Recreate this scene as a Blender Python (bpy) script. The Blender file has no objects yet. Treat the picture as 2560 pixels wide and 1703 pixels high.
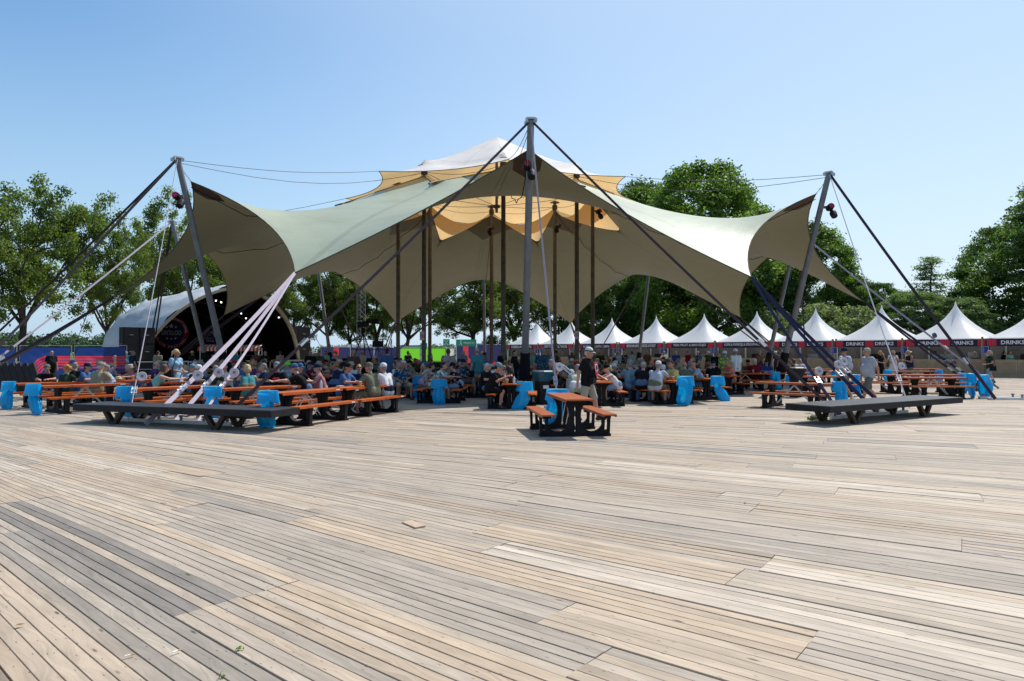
import bpy, bmesh, math, random
import numpy as np
from mathutils import Vector, Matrix, Quaternion
from math import sin, cos, pi, radians, sqrt, atan2

SC = bpy.context.scene
COL = SC.collection
random.seed(11)
RNG = np.random.default_rng(5)

# ------------------------------------------------------------------ camera
EYE = 1.65
PITCH = math.atan(30.5 / 1707.0)
cam_data = bpy.data.cameras.new('camera')
cam_data.lens = 24.0
cam_data.sensor_width = 36.0
cam_data.sensor_fit = 'HORIZONTAL'
cam_data.clip_start = 0.1
cam_data.clip_end = 6000.0
cam = bpy.data.objects.new('camera', cam_data)
COL.objects.link(cam)
cam.location = (0, 0, EYE)
cam.rotation_euler = (radians(90) + PITCH, 0, 0)
SC.camera = cam

# ------------------------------------------------------------------ sky, sun, exposure
SUN_DIR = Vector((0.50, 0.50, 1.0)).normalized()      # towards the sun: behind the tent, to the right
SUN_EL = math.asin(SUN_DIR.z)
SUN_AZ = math.atan2(SUN_DIR.x, SUN_DIR.y)
world = bpy.data.worlds.new('World')
SC.world = world
world.use_nodes = True
wn = world.node_tree
for n_ in list(wn.nodes):
    wn.nodes.remove(n_)
sky = wn.nodes.new('ShaderNodeTexSky')
sky.sky_type = 'NISHITA'
sky.sun_disc = False
sky.sun_elevation = SUN_EL
sky.sun_rotation = SUN_AZ
sky.altitude = 0.0
sky.air_density = 1.3
sky.dust_density = 0.2
sky.ozone_density = 4.0
SKY_STRENGTH = 0.13
bg = wn.nodes.new('ShaderNodeBackground')
bg.inputs['Strength'].default_value = SKY_STRENGTH
wo = wn.nodes.new('ShaderNodeOutputWorld')
# summer haze in the sky itself: paler round the sun and towards the horizon, all the way round
def _wmath(op, a=None, b=None, clamp=False):
    n = wn.nodes.new('ShaderNodeMath'); n.operation = op; n.use_clamp = clamp
    for i, x in enumerate((a, b)):
        if x is None: continue
        if isinstance(x, (int, float)): n.inputs[i].default_value = x
        else: wn.links.new(x, n.inputs[i])
    return n.outputs[0]
def _wmix(f, a, b):
    n = wn.nodes.new('ShaderNodeMix'); n.data_type = 'RGBA'
    wn.links.new(f, n.inputs['Factor'])
    for k, x in (('A', a), ('B', b)):
        if isinstance(x, tuple): n.inputs[k].default_value = tuple(q/0.15 for q in x) + (1.0,)
        else: wn.links.new(x, n.inputs[k])
    return n.outputs['Result']
def _wsmooth(x, lo, hi):
    n = wn.nodes.new('ShaderNodeMapRange'); n.interpolation_type = 'SMOOTHSTEP'
    n.inputs['From Min'].default_value = lo; n.inputs['From Max'].default_value = hi
    wn.links.new(x, n.inputs['Value'])
    return n.outputs[0]
wtc = wn.nodes.new('ShaderNodeTexCoord')
wdot = wn.nodes.new('ShaderNodeVectorMath'); wdot.operation = 'DOT_PRODUCT'
wn.links.new(wtc.outputs['Generated'], wdot.inputs[0]); wdot.inputs[1].default_value = SUN_DIR
wsep = wn.nodes.new('ShaderNodeSeparateXYZ'); wn.links.new(wtc.outputs['Generated'], wsep.inputs[0])
tint = wn.nodes.new('ShaderNodeVectorMath'); tint.operation = 'MULTIPLY'
wn.links.new(sky.outputs[0], tint.inputs[0]); tint.inputs[1].default_value = (0.74, 0.92, 1.0)
c1 = _wmix(_wmath('MULTIPLY', _wsmooth(wdot.outputs['Value'], 0.34, 0.95), 0.66), tint.outputs[0], (0.70, 0.83, 0.96))
horizon = _wmix(_wsmooth(wdot.outputs['Value'], 0.05, 0.8), (0.50, 0.68, 0.86), (0.80, 0.89, 0.98))
gel = _wmath('POWER', _wmath('SUBTRACT', 1.0, _wmath('DIVIDE', _wmath('ABSOLUTE', wsep.outputs['Z']), 0.42), True), 1.3)
c2 = _wmix(gel, c1, horizon)
wn.links.new(c2, bg.inputs['Color'])
wn.links.new(bg.outputs[0], wo.inputs['Surface'])

sun_data = bpy.data.lights.new('sun', 'SUN')
sun_data.energy = 4.6
sun_data.angle = radians(0.53)
sun_data.color = (1.0, 0.955, 0.89)
sun_ob = bpy.data.objects.new('sun', sun_data)
COL.objects.link(sun_ob)
sun_ob.location = (20, 20, 40)
sun_ob.rotation_euler = SUN_DIR.to_track_quat('Z', 'Y').to_euler()

SC.view_settings.view_transform = 'Standard'
SC.view_settings.look = 'None'
SC.view_settings.exposure = 0.22
SC.view_settings.gamma = 1.0
SC.view_settings.use_curve_mapping = False
SC.cycles.max_bounces = 6
SC.cycles.diffuse_bounces = 3
SC.cycles.glossy_bounces = 2
SC.cycles.transmission_bounces = 3
SC.cycles.transparent_max_bounces = 6

# ------------------------------------------------------------------ helpers
def at(px, py, d):
    """world point on the ray through photograph pixel (px,py) at depth y=d"""
    cx = (px - 1280) / 1706.7
    cz = (851.5 - py) / 1706.7
    dy = cos(PITCH) - cz * sin(PITCH)
    dz = sin(PITCH) + cz * cos(PITCH)
    return Vector((cx / dy * d, d, EYE + dz / dy * d))

def ground(px, d):
    return Vector(((px - 1280) / 1706.7 * d, d, 0.0))

def newname(n):
    return n

def props(o, label=None, cat=None, group=None, kind=None):
    if label: o['label'] = label
    if cat: o['category'] = cat
    if group: o['group'] = group
    if kind: o['kind'] = kind
    return o

def empty(name, loc, rz=0.0, label=None, cat=None, group=None, scale=1.0):
    o = bpy.data.objects.new(name, None)
    o.empty_display_size = 0.2
    COL.objects.link(o)
    o.location = loc
    o.rotation_euler = (0, 0, rz)
    if scale != 1.0:
        o.scale = (scale,) * 3
    return props(o, label, cat, group)

def link(name, me, parent=None, loc=None, rot=None, mats=None):
    o = bpy.data.objects.new(name, me)
    COL.objects.link(o)
    if parent is not None:
        o.parent = parent
    if loc is not None: o.location = loc
    if rot is not None: o.rotation_euler = rot
    if mats:
        for i, m in enumerate(mats):
            if m is None: continue
            o.material_slots[i].link = 'OBJECT'
            o.material_slots[i].material = m
    return o

def copy_tree(o, parent=None):
    c = o.copy()
    COL.objects.link(c)
    c.parent = parent
    for ch in list(o.children):
        copy_tree(ch, c)
    return c

class MB:
    """mesh builder: collects faces, becomes ONE mesh object"""
    def __init__(self):
        self.v = []; self.f = []; self.mi = []; self.uv = None; self.n = 0
    def add(self, verts, faces, m=0):
        b = len(self.v)
        self.v.extend([tuple(p) for p in verts])
        for f in faces:
            self.f.append(tuple(i + b for i in f)); self.mi.append(m)
        return b
    def box(self, c, s, rot=None, m=0, taper=1.0):
        hx, hy, hz = s[0]/2, s[1]/2, s[2]/2
        pts = []
        for z, k in ((-hz, 1.0), (hz, taper)):
            for x, y in ((-hx,-hy),(hx,-hy),(hx,hy),(-hx,hy)):
                pts.append(Vector((x*k, y*k, z)))
        if rot is not None:
            pts = [rot @ p for p in pts]
        c = Vector(c)
        self.add([p + c for p in pts], [(3,2,1,0),(4,5,6,7),(0,1,5,4),(1,2,6,5),(2,3,7,6),(3,0,4,7)], m)
    def bbox(self, lo, hi, m=0):
        self.box([(a+b)/2 for a, b in zip(lo, hi)], [abs(b-a) for a, b in zip(lo, hi)], None, m)
    def beam(self, p0, p1, w, h, up=(0,0,1), m=0):
        p0, p1 = Vector(p0), Vector(p1)
        d = (p1 - p0); L = d.length; d.normalize()
        up = Vector(up)
        s = d.cross(up)
        if s.length < 1e-4: s = d.cross(Vector((1,0,0)))
        s.normalize(); u = s.cross(d)
        R = Matrix((s, d, u)).transposed()
        self.box((p0+p1)/2, (w, L, h), R, m)
    def tube(self, path, r, n=8, m=0, cap=True):
        path = [Vector(p) for p in path]
        if not hasattr(r, '__len__'): r = [r]*len(path)
        rings = []
        t0 = (path[1]-path[0]).normalized()
        ref = Vector((0,0,1)) if abs(t0.z) < 0.9 else Vector((1,0,0))
        s = t0.cross(ref).normalized()
        for i, p in enumerate(path):
            a = path[max(i-1,0)]; b = path[min(i+1,len(path)-1)]
            t = (b-a).normalized()
            s = (s - t*s.dot(t)).normalized()
            u = t.cross(s)
            rings.append([p + (s*cos(2*pi*k/n) + u*sin(2*pi*k/n))*r[i] for k in range(n)])
        vs = [p for rg in rings for p in rg]
        fs = []
        for i in range(len(path)-1):
            for k in range(n):
                k2 = (k+1) % n
                fs.append((i*n+k, i*n+k2, (i+1)*n+k2, (i+1)*n+k))
        if cap:
            fs.append(tuple(range(n-1,-1,-1)))
            fs.append(tuple((len(path)-1)*n+k for k in range(n)))
        self.add(vs, fs, m)
    def lathe(self, prof, n=16, c=(0,0,0), m=0, R=None):
        vs = []; fs = []
        c = Vector(c)
        for (r, z) in prof:
            for k in range(n):
                p = Vector((r*cos(2*pi*k/n), r*sin(2*pi*k/n), z))
                if R is not None: p = R @ p
                vs.append(p + c)
        for i in range(len(prof)-1):
            for k in range(n):
                k2 = (k+1)%n
                fs.append((i*n+k, i*n+k2, (i+1)*n+k2, (i+1)*n+k))
        fs.append(tuple(range(n-1,-1,-1)))
        fs.append(tuple((len(prof)-1)*n+k for k in range(n)))
        self.add(vs, fs, m)
    def prism(self, poly, o, ux, uy, thick, m=0):
        """polygon (2d) extruded: o origin, ux,uy axes, thickness along ux x uy, centred"""
        o = Vector(o); ux = Vector(ux); uy = Vector(uy); w = ux.cross(uy).normalized()
        n = len(poly)
        a = [o + ux*x + uy*y - w*(thick/2) for x, y in poly]
        b = [o + ux*x + uy*y + w*(thick/2) for x, y in poly]
        fs = [tuple(range(n-1,-1,-1)), tuple(range(n, 2*n))]
        for i in range(n):
            j = (i+1)%n
            fs.append((i, j, n+j, n+i))
        self.add(a+b, fs, m)
    def grid(self, P, m=0, closed_u=False):
        """P[i][j] points"""
        nu = len(P); nv = len(P[0])
        vs = [p for row in P for p in row]
        fs = []
        for i in range(nu if closed_u else nu-1):
            i2 = (i+1) % nu
            for j in range(nv-1):
                fs.append((i*nv+j, i2*nv+j, i2*nv+j+1, i*nv+j+1))
        self.add(vs, fs, m)
    def mesh(self, name, mats, smooth=False):
        me = bpy.data.meshes.new(name)
        me.from_pydata([tuple(p) for p in self.v], [], self.f)
        for m in mats: me.materials.append(m)
        if len(mats) > 1:
            me.polygons.foreach_set('material_index', self.mi)
        if smooth:
            me.polygons.foreach_set('use_smooth', [True]*len(me.polygons))
        me.update()
        return me
    def build(self, name, mats, parent=None, smooth=False, world=False, loc=None, rot=None):
        if not isinstance(mats, (list, tuple)): mats = [mats]
        me = self.mesh(name, mats, smooth)
        o = bpy.data.objects.new(name, me)
        COL.objects.link(o)
        if parent is not None:
            o.parent = parent
            if world:       # vertices were given in world space
                o.matrix_parent_inverse = Matrix.Translation(-parent.location) if parent.rotation_euler.z == 0 else (Matrix.Translation(parent.location) @ parent.rotation_euler.to_matrix().to_4x4()).inverted()
        if loc is not None: o.location = loc
        if rot is not None: o.rotation_euler = rot
        return o

def auto_smooth(o, deg=40):
    me = o.data
    me.polygons.foreach_set('use_smooth', [True]*len(me.polygons))
    try:
        me.set_sharp_from_angle(angle=radians(deg))
    except Exception:
        pass

# ------------------------------------------------------------------ materials
MATS = {}
def mat(name, color, rough=0.7, spec=0.3, metal=0.0, var=0.12, scale=6.0, bump=0.0, bscale=40.0, emit=0.0, var2=0.0, transl=0.0):
    """principled with a gentle procedural variation of its own colour"""
    if name in MATS: return MATS[name]
    m = bpy.data.materials.new(name)
    m.use_nodes = True
    nt = m.node_tree; N = nt.nodes; L = nt.links
    b = N['Principled BSDF']
    b.inputs['Roughness'].default_value = rough
    b.inputs['Specular IOR Level'].default_value = spec
    b.inputs['Metallic'].default_value = metal
    c = tuple(color) + (1.0,)
    tc = N.new('ShaderNodeTexCoord')
    if var > 0:
        nz = N.new('ShaderNodeTexNoise'); nz.inputs['Scale'].default_value = scale; nz.inputs['Detail'].default_value = 4
        L.new(tc.outputs['Object'], nz.inputs['Vector'])
        mx = N.new('ShaderNodeMix'); mx.data_type = 'RGBA'
        mx.inputs['A'].default_value = tuple(max(0, x*(1-var*1.6)) for x in color) + (1,)
        mx.inputs['B'].default_value = tuple(min(1, x*(1+var*1.6)) for x in color) + (1,)
        L.new(nz.outputs['Fac'], mx.inputs['Factor'])
        L.new(mx.outputs['Result'], b.inputs['Base Color'])
    else:
        b.inputs['Base Color'].default_value = c
    if bump > 0:
        nb = N.new('ShaderNodeTexNoise'); nb.inputs['Scale'].default_value = bscale; nb.inputs['Detail'].default_value = 3
        L.new(tc.outputs['Object'], nb.inputs['Vector'])
        bp = N.new('ShaderNodeBump'); bp.inputs['Strength'].default_value = bump; bp.inputs['Distance'].default_value = 0.02
        L.new(nb.outputs['Fac'], bp.inputs['Height'])
        L.new(bp.outputs['Normal'], b.inputs['Normal'])
    if emit > 0:
        b.inputs['Emission Color'].default_value = c
        b.inputs['Emission Strength'].default_value = emit
    MATS[name] = m
    return m

M_STEEL = mat('weathered steel', (0.20,0.195,0.20), 0.5, 0.4, 0.35, 0.25, 3)
M_GALV = mat('galvanised metal', (0.55,0.56,0.57), 0.45, 0.5, 0.6, 0.15, 8)
M_BRIGHT = mat('bright zinc', (0.75,0.75,0.74), 0.3, 0.6, 0.8, 0.1, 8)
M_BLACK = mat('black painted wood', (0.016,0.016,0.019), 0.6, 0.2, 0, 0.35, 5, 0.15, 25)
M_BLACKP = mat('black recycled plastic', (0.011,0.0115,0.014), 0.65, 0.16, 0, 0.4, 7, 0.25, 30)
M_RUBBER = mat('black rubber', (0.012,0.012,0.013), 0.75, 0.2, 0, 0.2, 8)
M_BLACKC = mat('black cloth', (0.012,0.012,0.014), 0.9, 0.1, 0, 0.3, 3)
M_BROWNW = mat('dark stained timber', (0.055,0.038,0.028), 0.7, 0.2, 0, 0.3, 7, 0.2, 40)
M_WHITE = mat('white paint', (0.78,0.78,0.77), 0.5, 0.3, 0, 0.05, 4)
M_STRAPL = mat('lilac webbing', (0.45,0.40,0.47), 0.8, 0.2, 0, 0.12, 12, 0.2, 200)
M_STRAPW = mat('white webbing', (0.62,0.55,0.57), 0.75, 0.2, 0, 0.08, 12, 0.2, 200)
M_STRAPD = mat('dark plum webbing', (0.055,0.040,0.052), 0.8, 0.2, 0, 0.15, 12, 0.2, 200)
M_STRAPB = mat('navy webbing', (0.036,0.036,0.080), 0.8, 0.2, 0, 0.15, 12, 0.2, 200)
M_STRAPG = mat('grey webbing', (0.13,0.112,0.135), 0.8, 0.2, 0, 0.15, 12, 0.2, 200)
M_CABLE = mat('steel cable', (0.06,0.055,0.055), 0.6, 0.4, 0.2, 0.1, 9)
M_NAVY = mat('navy print', (0.022,0.016,0.052), 0.6, 0.3, 0, 0.1, 2)
M_REDP = mat('red print', (0.62,0.035,0.065), 0.6, 0.3, 0, 0.08, 2)
M_WHITEP = mat('white lettering', (0.80,0.80,0.78), 0.6, 0.2, 0, 0.03, 2)

def text_mesh(txt, height, width=None, depth=0.004, align='CENTER', bold=0.0):
    """flat-fronted lettering as a mesh in the XZ plane facing -Y, centred at origin"""
    cu = bpy.data.curves.new('lettering', 'FONT')
    cu.body = txt; cu.size = 1.0; cu.align_x = 'CENTER'; cu.align_y = 'CENTER'
    cu.resolution_u = 2
    cu.extrude = 0.5; cu.offset = bold
    o = bpy.data.objects.new('lettering', cu)
    COL.objects.link(o)
    dg = bpy.context.evaluated_depsgraph_get()
    me = bpy.data.meshes.new_from_object(o.evaluated_get(dg))
    bpy.data.objects.remove(o); bpy.data.curves.remove(cu)
    n = len(me.vertices)
    co = np.empty(n*3); me.vertices.foreach_get('co', co); co = co.reshape(-1,3)
    lo, hi = co.min(0), co.max(0)
    k = height/(hi[1]-lo[1])
    kx = k if width is None else width/(hi[0]-lo[0])
    c = (lo+hi)/2
    out = np.stack([(co[:,0]-c[0])*kx, -(co[:,2]-c[2])*depth, (co[:,1]-c[1])*k], 1)
    me.vertices.foreach_set('co', out.ravel().astype(np.float32))
    me.update()
    return me
# ------------------------------------------------------------------ ground, deck of planks
def grass_mat():
    m = bpy.data.materials.new('field grass'); m.use_nodes = True
    nt = m.node_tree; N = nt.nodes; L = nt.links; b = N['Principled BSDF']
    tc = N.new('ShaderNodeTexCoord')
    n1 = N.new('ShaderNodeTexNoise'); n1.inputs['Scale'].default_value = 0.05; n1.inputs['Detail'].default_value = 8
    L.new(tc.outputs['Object'], n1.inputs['Vector'])
    cr = N.new('ShaderNodeValToRGB')
    cr.color_ramp.elements[0].position = 0.3; cr.color_ramp.elements[0].color = (0.055,0.085,0.025,1)
    cr.color_ramp.elements[1].position = 0.7; cr.color_ramp.elements[1].color = (0.16,0.17,0.07,1)
    L.new(n1.outputs['Fac'], cr.inputs['Fac']); L.new(cr.outputs[0], b.inputs['Base Color'])
    b.inputs['Roughness'].default_value = 0.9; b.inputs['Specular IOR Level'].default_value = 0.1
    return m
g = MB(); S_ = 3000
g.add([(-S_,-S_,-0.14),(S_,-S_,-0.14),(S_,S_,-0.14),(-S_,S_,-0.14)], [(0,1,2,3)])
o = g.build('field_ground', grass_mat()); props(o, kind='structure', label='flat grass field reaching to the far horizon behind the stage')

def plank_mat():
    m = bpy.data.materials.new('weathered decking'); m.use_nodes = True
    nt = m.node_tree; N = nt.nodes; L = nt.links; b = N['Principled BSDF']
    b.inputs['Roughness'].default_value = 0.72; b.inputs['Specular IOR Level'].default_value = 0.28
    at_ = N.new('ShaderNodeAttribute'); at_.attribute_name = 'tone'
    uv = N.new('ShaderNodeUVMap'); uv.uv_map = 'grain'
    mp = N.new('ShaderNodeMapping'); mp.inputs['Scale'].default_value = (1.6, 42.0, 1.0)
    L.new(uv.outputs[0], mp.inputs['Vector'])
    # grain lines bent by a slow warp so that cathedral figures appear
    wz = N.new('ShaderNodeTexNoise'); wz.inputs['Scale'].default_value = 2.2; wz.inputs['Detail'].default_value = 2
    L.new(uv.outputs[0], wz.inputs['Vector'])
    wmul = N.new('ShaderNodeVectorMath'); wmul.operation = 'MULTIPLY_ADD'
    wmul.inputs[1].default_value = (0.0, 9.0, 0.0)
    L.new(wz.outputs['Color'], wmul.inputs[0]); L.new(mp.outputs[0], wmul.inputs[2])
    g1 = N.new('ShaderNodeTexNoise'); g1.inputs['Scale'].default_value = 1.0; g1.inputs['Detail'].default_value = 6; g1.inputs['Roughness'].default_value = 0.65
    L.new(wmul.outputs[0], g1.inputs['Vector'])
    # blotches: grey weathering patches with soft edges
    g2 = N.new('ShaderNodeTexNoise'); g2.inputs['Scale'].default_value = 1.3; g2.inputs['Detail'].default_value = 5; g2.inputs['Roughness'].default_value = 0.6
    mp2 = N.new('ShaderNodeMapping'); mp2.inputs['Scale'].default_value = (1.0, 3.0, 1.0)
    L.new(uv.outputs[0], mp2.inputs['Vector']); L.new(mp2.outputs[0], g2.inputs['Vector'])
    r1 = N.new('ShaderNodeMapRange'); r1.inputs['From Min'].default_value = 0.3; r1.inputs['From Max'].default_value = 0.7
    r1.inputs['To Min'].default_value = 0.80; r1.inputs['To Max'].default_value = 1.14
    L.new(g1.outputs['Fac'], r1.inputs['Value'])
    r2 = N.new('ShaderNodeMapRange'); r2.inputs['From Min'].default_value = 0.3; r2.inputs['From Max'].default_value = 0.72
    r2.inputs['To Min'].default_value = 0.76; r2.inputs['To Max'].default_value = 1.16
    L.new(g2.outputs['Fac'], r2.inputs['Value'])
    mu = N.new('ShaderNodeMath'); mu.operation = 'MULTIPLY'
    L.new(r1.outputs[0], mu.inputs[0]); L.new(r2.outputs[0], mu.inputs[1])
    # knots and screw heads
    vo = N.new('ShaderNodeTexVoronoi'); vo.inputs['Scale'].default_value = 1.0
    mp3 = N.new('ShaderNodeMapping'); mp3.inputs['Scale'].default_value = (2.6, 9.0, 1.0)
    L.new(uv.outputs[0], mp3.inputs['Vector']); L.new(mp3.outputs[0], vo.inputs['Vector'])
    kn = N.new('ShaderNodeMapRange'); kn.inputs['From Min'].default_value = 0.045; kn.inputs['From Max'].default_value = 0.13
    kn.inputs['To Min'].default_value = 0.22; kn.inputs['To Max'].default_value = 1.0
    L.new(vo.outputs['Distance'], kn.inputs['Value'])
    sel = N.new('ShaderNodeMath'); sel.operation = 'GREATER_THAN'; sel.inputs[1].default_value = 0.35
    sp = N.new('ShaderNodeSeparateColor'); L.new(vo.outputs['Color'], sp.inputs[0]); L.new(sp.outputs[0], sel.inputs[0])
    kx = N.new('ShaderNodeMath'); kx.operation = 'MAXIMUM'
    L.new(kn.outputs[0], kx.inputs[0]); L.new(sel.outputs[0], kx.inputs[1])
    vs = N.new('ShaderNodeTexVoronoi'); vs.inputs['Scale'].default_value = 1.0
    mp4 = N.new('ShaderNodeMapping'); mp4.inputs['Scale'].default_value = (7.0, 30.0, 1.0)
    L.new(uv.outputs[0], mp4.inputs['Vector']); L.new(mp4.outputs[0], vs.inputs['Vector'])
    ks = N.new('ShaderNodeMapRange'); ks.inputs['From Min'].default_value = 0.06; ks.inputs['From Max'].default_value = 0.12
    ks.inputs['To Min'].default_value = 0.28; ks.inputs['To Max'].default_value = 1.0
    L.new(vs.outputs['Distance'], ks.inputs['Value'])
    mu2 = N.new('ShaderNodeMath'); mu2.operation = 'MULTIPLY'; L.new(mu.outputs[0], mu2.inputs[0]); L.new(kx.outputs[0], mu2.inputs[1])
    mu3 = N.new('ShaderNodeMath'); mu3.operation = 'MULTIPLY'; L.new(mu2.outputs[0], mu3.inputs[0]); L.new(ks.outputs[0], mu3.inputs[1])
    vm = N.new('ShaderNodeVectorMath'); vm.operation = 'SCALE'
    L.new(at_.outputs['Color'], vm.inputs[0]); L.new(mu3.outputs[0], vm.inputs['Scale'])
    L.new(vm.outputs[0], b.inputs['Base Color'])
    bp = N.new('ShaderNodeBump'); bp.inputs['Strength'].default_value = 0.25; bp.inputs['Distance'].default_value = 0.004
    L.new(g1.outputs['Fac'], bp.inputs['Height']); L.new(bp.outputs['Normal'], b.inputs['Normal'])
    return m
M_PLANK = plank_mat()

def pang(v):
    return radians(47.2 + 1.32*min(max(v, -1.0), 20.0))
# centre curve of the plank field, integrated once
_vs = np.arange(-30.0, 95.0, 0.25)
_cx = np.zeros(len(_vs)); _cy = np.zeros(len(_vs))
i0 = int(np.argmin(abs(_vs)))
for i in range(i0+1, len(_vs)):
    a = pang(_vs[i-1]); _cx[i] = _cx[i-1] + cos(a)*0.25; _cy[i] = _cy[i-1] + sin(a)*0.25
for i in range(i0-1, -1, -1):
    a = pang(_vs[i+1]); _cx[i] = _cx[i+1] - cos(a)*0.25; _cy[i] = _cy[i+1] - sin(a)*0.25
def pmap(u, v):
    """u along the planks (far left +), v across them (away from the camera +)"""
    x = np.interp(v, _vs, _cx); y = np.interp(v, _vs, _cy); a = pang(v)
    return x - sin(a)*u, y + cos(a)*u
def dz(x, y):
    return 0.012*sin(x*0.9+1.0)*sin(y*0.7) + 0.010*sin(x*0.35-y*0.5)

TONES = [(0.40,0.335,0.268),(0.385,0.335,0.282),(0.365,0.322,0.276),(0.34,0.303,0.265),(0.30,0.273,0.245),(0.43,0.372,0.307),(0.425,0.348,0.268),(0.255,0.236,0.219),(0.46,0.41,0.35),(0.37,0.31,0.25)]
PW = [0.22,0.20,0.16,0.11,0.045,0.12,0.08,0.015,0.06,0.09]
PW = [q/sum(PW) for q in PW]
PITCH_P = 0.098
def in_view(x, y):
    return y > 2.2 and y < 80 and abs(x) < 0.80*y + 2.5

deck = MB()
deck.add([(-70,1.0,-0.075),(75,1.0,-0.075),(75,80,-0.075),(-70,80,-0.075)], [(0,1,2,3)])
deck_o = deck.build('wooden_deck', mat('dark gap under planks', (0.008,0.007,0.006), 0.95, 0.05))
props(deck_o, kind='structure', label='weathered timber deck covering the whole festival square')

OVER = [(-2.9,5.3,7,0.85),(-2.2,4.3,7,0.95),(-1.6,3.7,4,0.85),(-2.9,3.6,9,0.78),(-0.7,4.1,6,1.0),(1.3,4.7,8,1.05),(2.0,5.3,8,1.0),(-2.0,6.6,4,1.0),(3.4,4.9,3,0.95)]
planks = []      # (distance, verts, tone, uvs)
rr = np.random.default_rng(21)
vrow = -4.0
row = 0
while vrow < 78:
    off = rr.uniform(0, 4.7)
    PL = 4.7
    k0 = -20
    u = -62 + off
    zt = 0.0
    while u < 75:
        ln = PL * rr.choice([1.0, 1.0, 1.0, 0.5, 0.75])
        uc = u + ln/2
        xc, yc = pmap(uc, vrow + 0.25)
        if in_view(xc, yc) or in_view(*pmap(u, vrow)) or in_view(*pmap(u+ln, vrow)):
            pt = rr.choice(len(TONES), p=PW); ov_ = 1.0
            for (ox, oy, ot, ok) in OVER:
                if abs((xc-ox)*0.63+(yc-oy)*0.77) < 0.30 and abs(-(xc-ox)*0.77+(yc-oy)*0.63) < 2.0: pt = ot; ov_ = ok
            tilt = rr.normal(0, 0.0012); lift = abs(rr.normal(0, 0.0014))
            skew = rr.normal(0, 0.0012)
            for j in range(5):
                t = pt if rr.random() < 0.80 else rr.choice(len(TONES), p=PW)
                tone = np.array(TONES[t]) * np.array((1.055,0.998,0.925)) * rr.uniform(0.92, 1.08)*ov_
                gap = rr.choice([0.004, 0.006, 0.008, 0.011], p=[0.34,0.38,0.20,0.08])
                v0 = vrow + j*PITCH_P + gap/2; v1 = vrow + (j+1)*PITCH_P - gap/2
                u0 = u + 0.0015 + rr.uniform(0, 0.002); u1 = u + ln - 0.0015
                zoff = lift + tilt*(j-2) + rr.normal(0, 0.0006)
                e0 = rr.normal(0, 0.0015); e1 = rr.normal(0, 0.0015)
                nseg = 1 if yc > 30 else 4
                for uu_, w_ in ((u, 0), (u+ln, 1)):
                    ex, ey = pmap(uu_, vrow + 0.12)
                    if (ex-0.78)**2 + (ey-5.54)**2 < 0.55**2:
                        if w_ == 0: e0 = 0.032
                        else: e1 = 0.032
                vs = []; uvs = []
                ub = rr.uniform(0, 50); vb = rr.uniform(0, 50)
                c = 0.0025
                for s in range(nseg+1):
                    uu = u0 + (u1-u0)*s/nseg
                    sk = skew*(uu-uc)
                    ez = zoff + (e0 if s == 0 else (e1 if s == nseg else 0))
                    for (vv, zz) in ((v0, -0.035), (v0, -c), (v0+c, 0.0), (v1-c, 0.0), (v1, -c), (v1, -0.035)):
                        X, Y = pmap(uu, vv + sk)
                        vs.append((X, Y, zz + ez + dz(X, Y)*min(1.0, 12.0/max(Y,1)) ))
                        uvs.append((uu + ub, vv - v0 + vb))
                fs = []
                for s in range(nseg):
                    b0 = s*6; b1 = b0+6
                    for k in range(5):
                        fs.append((b0+k, b0+k+1, b1+k+1, b1+k))
                fs.append((5,4,3,2,1,0)); fs.append(tuple(nseg*6+k for k in range(6)))
                d = sqrt(xc*xc + yc*yc)
                planks.append((d, vs, fs, uvs, tone, (xc, yc)))
        u += ln
    vrow += 5*PITCH_P + 0.003
    row += 1
planks.sort(key=lambda q: q[0])

def plank_mesh(name, items):
    V = []; F = []; U = []; T = []
    for d, vs, fs, uvs, tone, cc in items:
        b0 = len(V)
        V.extend(vs); U.extend(uvs); T.extend([tuple(tone)+(1.0,)]*len(vs))
        F.extend([tuple(i+b0 for i in f) for f in fs])
    me = bpy.data.meshes.new(name)
    me.from_pydata(V, [], F)
    me.materials.append(M_PLANK)
    ca = me.color_attributes.new('tone', 'FLOAT_COLOR', 'POINT')
    ca.data.foreach_set('color', np.array(T, dtype=np.float32).ravel())
    ul = me.uv_layers.new(name='grain')
    li = np.empty(len(me.loops), dtype=np.int32); me.loops.foreach_get('vertex_index', li)
    ul.data.foreach_set('uv', np.array(U, dtype=np.float32)[li].ravel())
    me.update()
    return me
near = [p for p in planks if in_view(p[5][0], p[5][1]) or p[0] < 9][:298]
nid = set(id(p) for p in near)
for p in near:
    link('plank', plank_mesh('plank', [p]), deck_o)
far = [p for p in planks if id(p) not in nid]
o = link('decking_boards', plank_mesh('decking_boards', far), deck_o); o['kind'] = 'stuff'
print('planks', len(planks))
# the loose panel whose corner stands proud is given by its lifted boards
# ------------------------------------------------------------------ the stretch tent: eightfold, turned a few degrees
TC = Vector((-0.95, 42.0, 0.0))
TROT = radians(4.7)
def tp(ang, r, z):
    """tent polar: angle from the camera-side axis, positive to the right"""
    a = ang
    return Vector((TC.x + r*sin(a), TC.y - r*cos(a), z))
MAST_A = [TROT + k*pi/4 for k in range(8)]            # mast directions
LOW_A = [TROT + (k+0.5)*pi/4 for k in range(8)]       # tied-down corners

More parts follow.
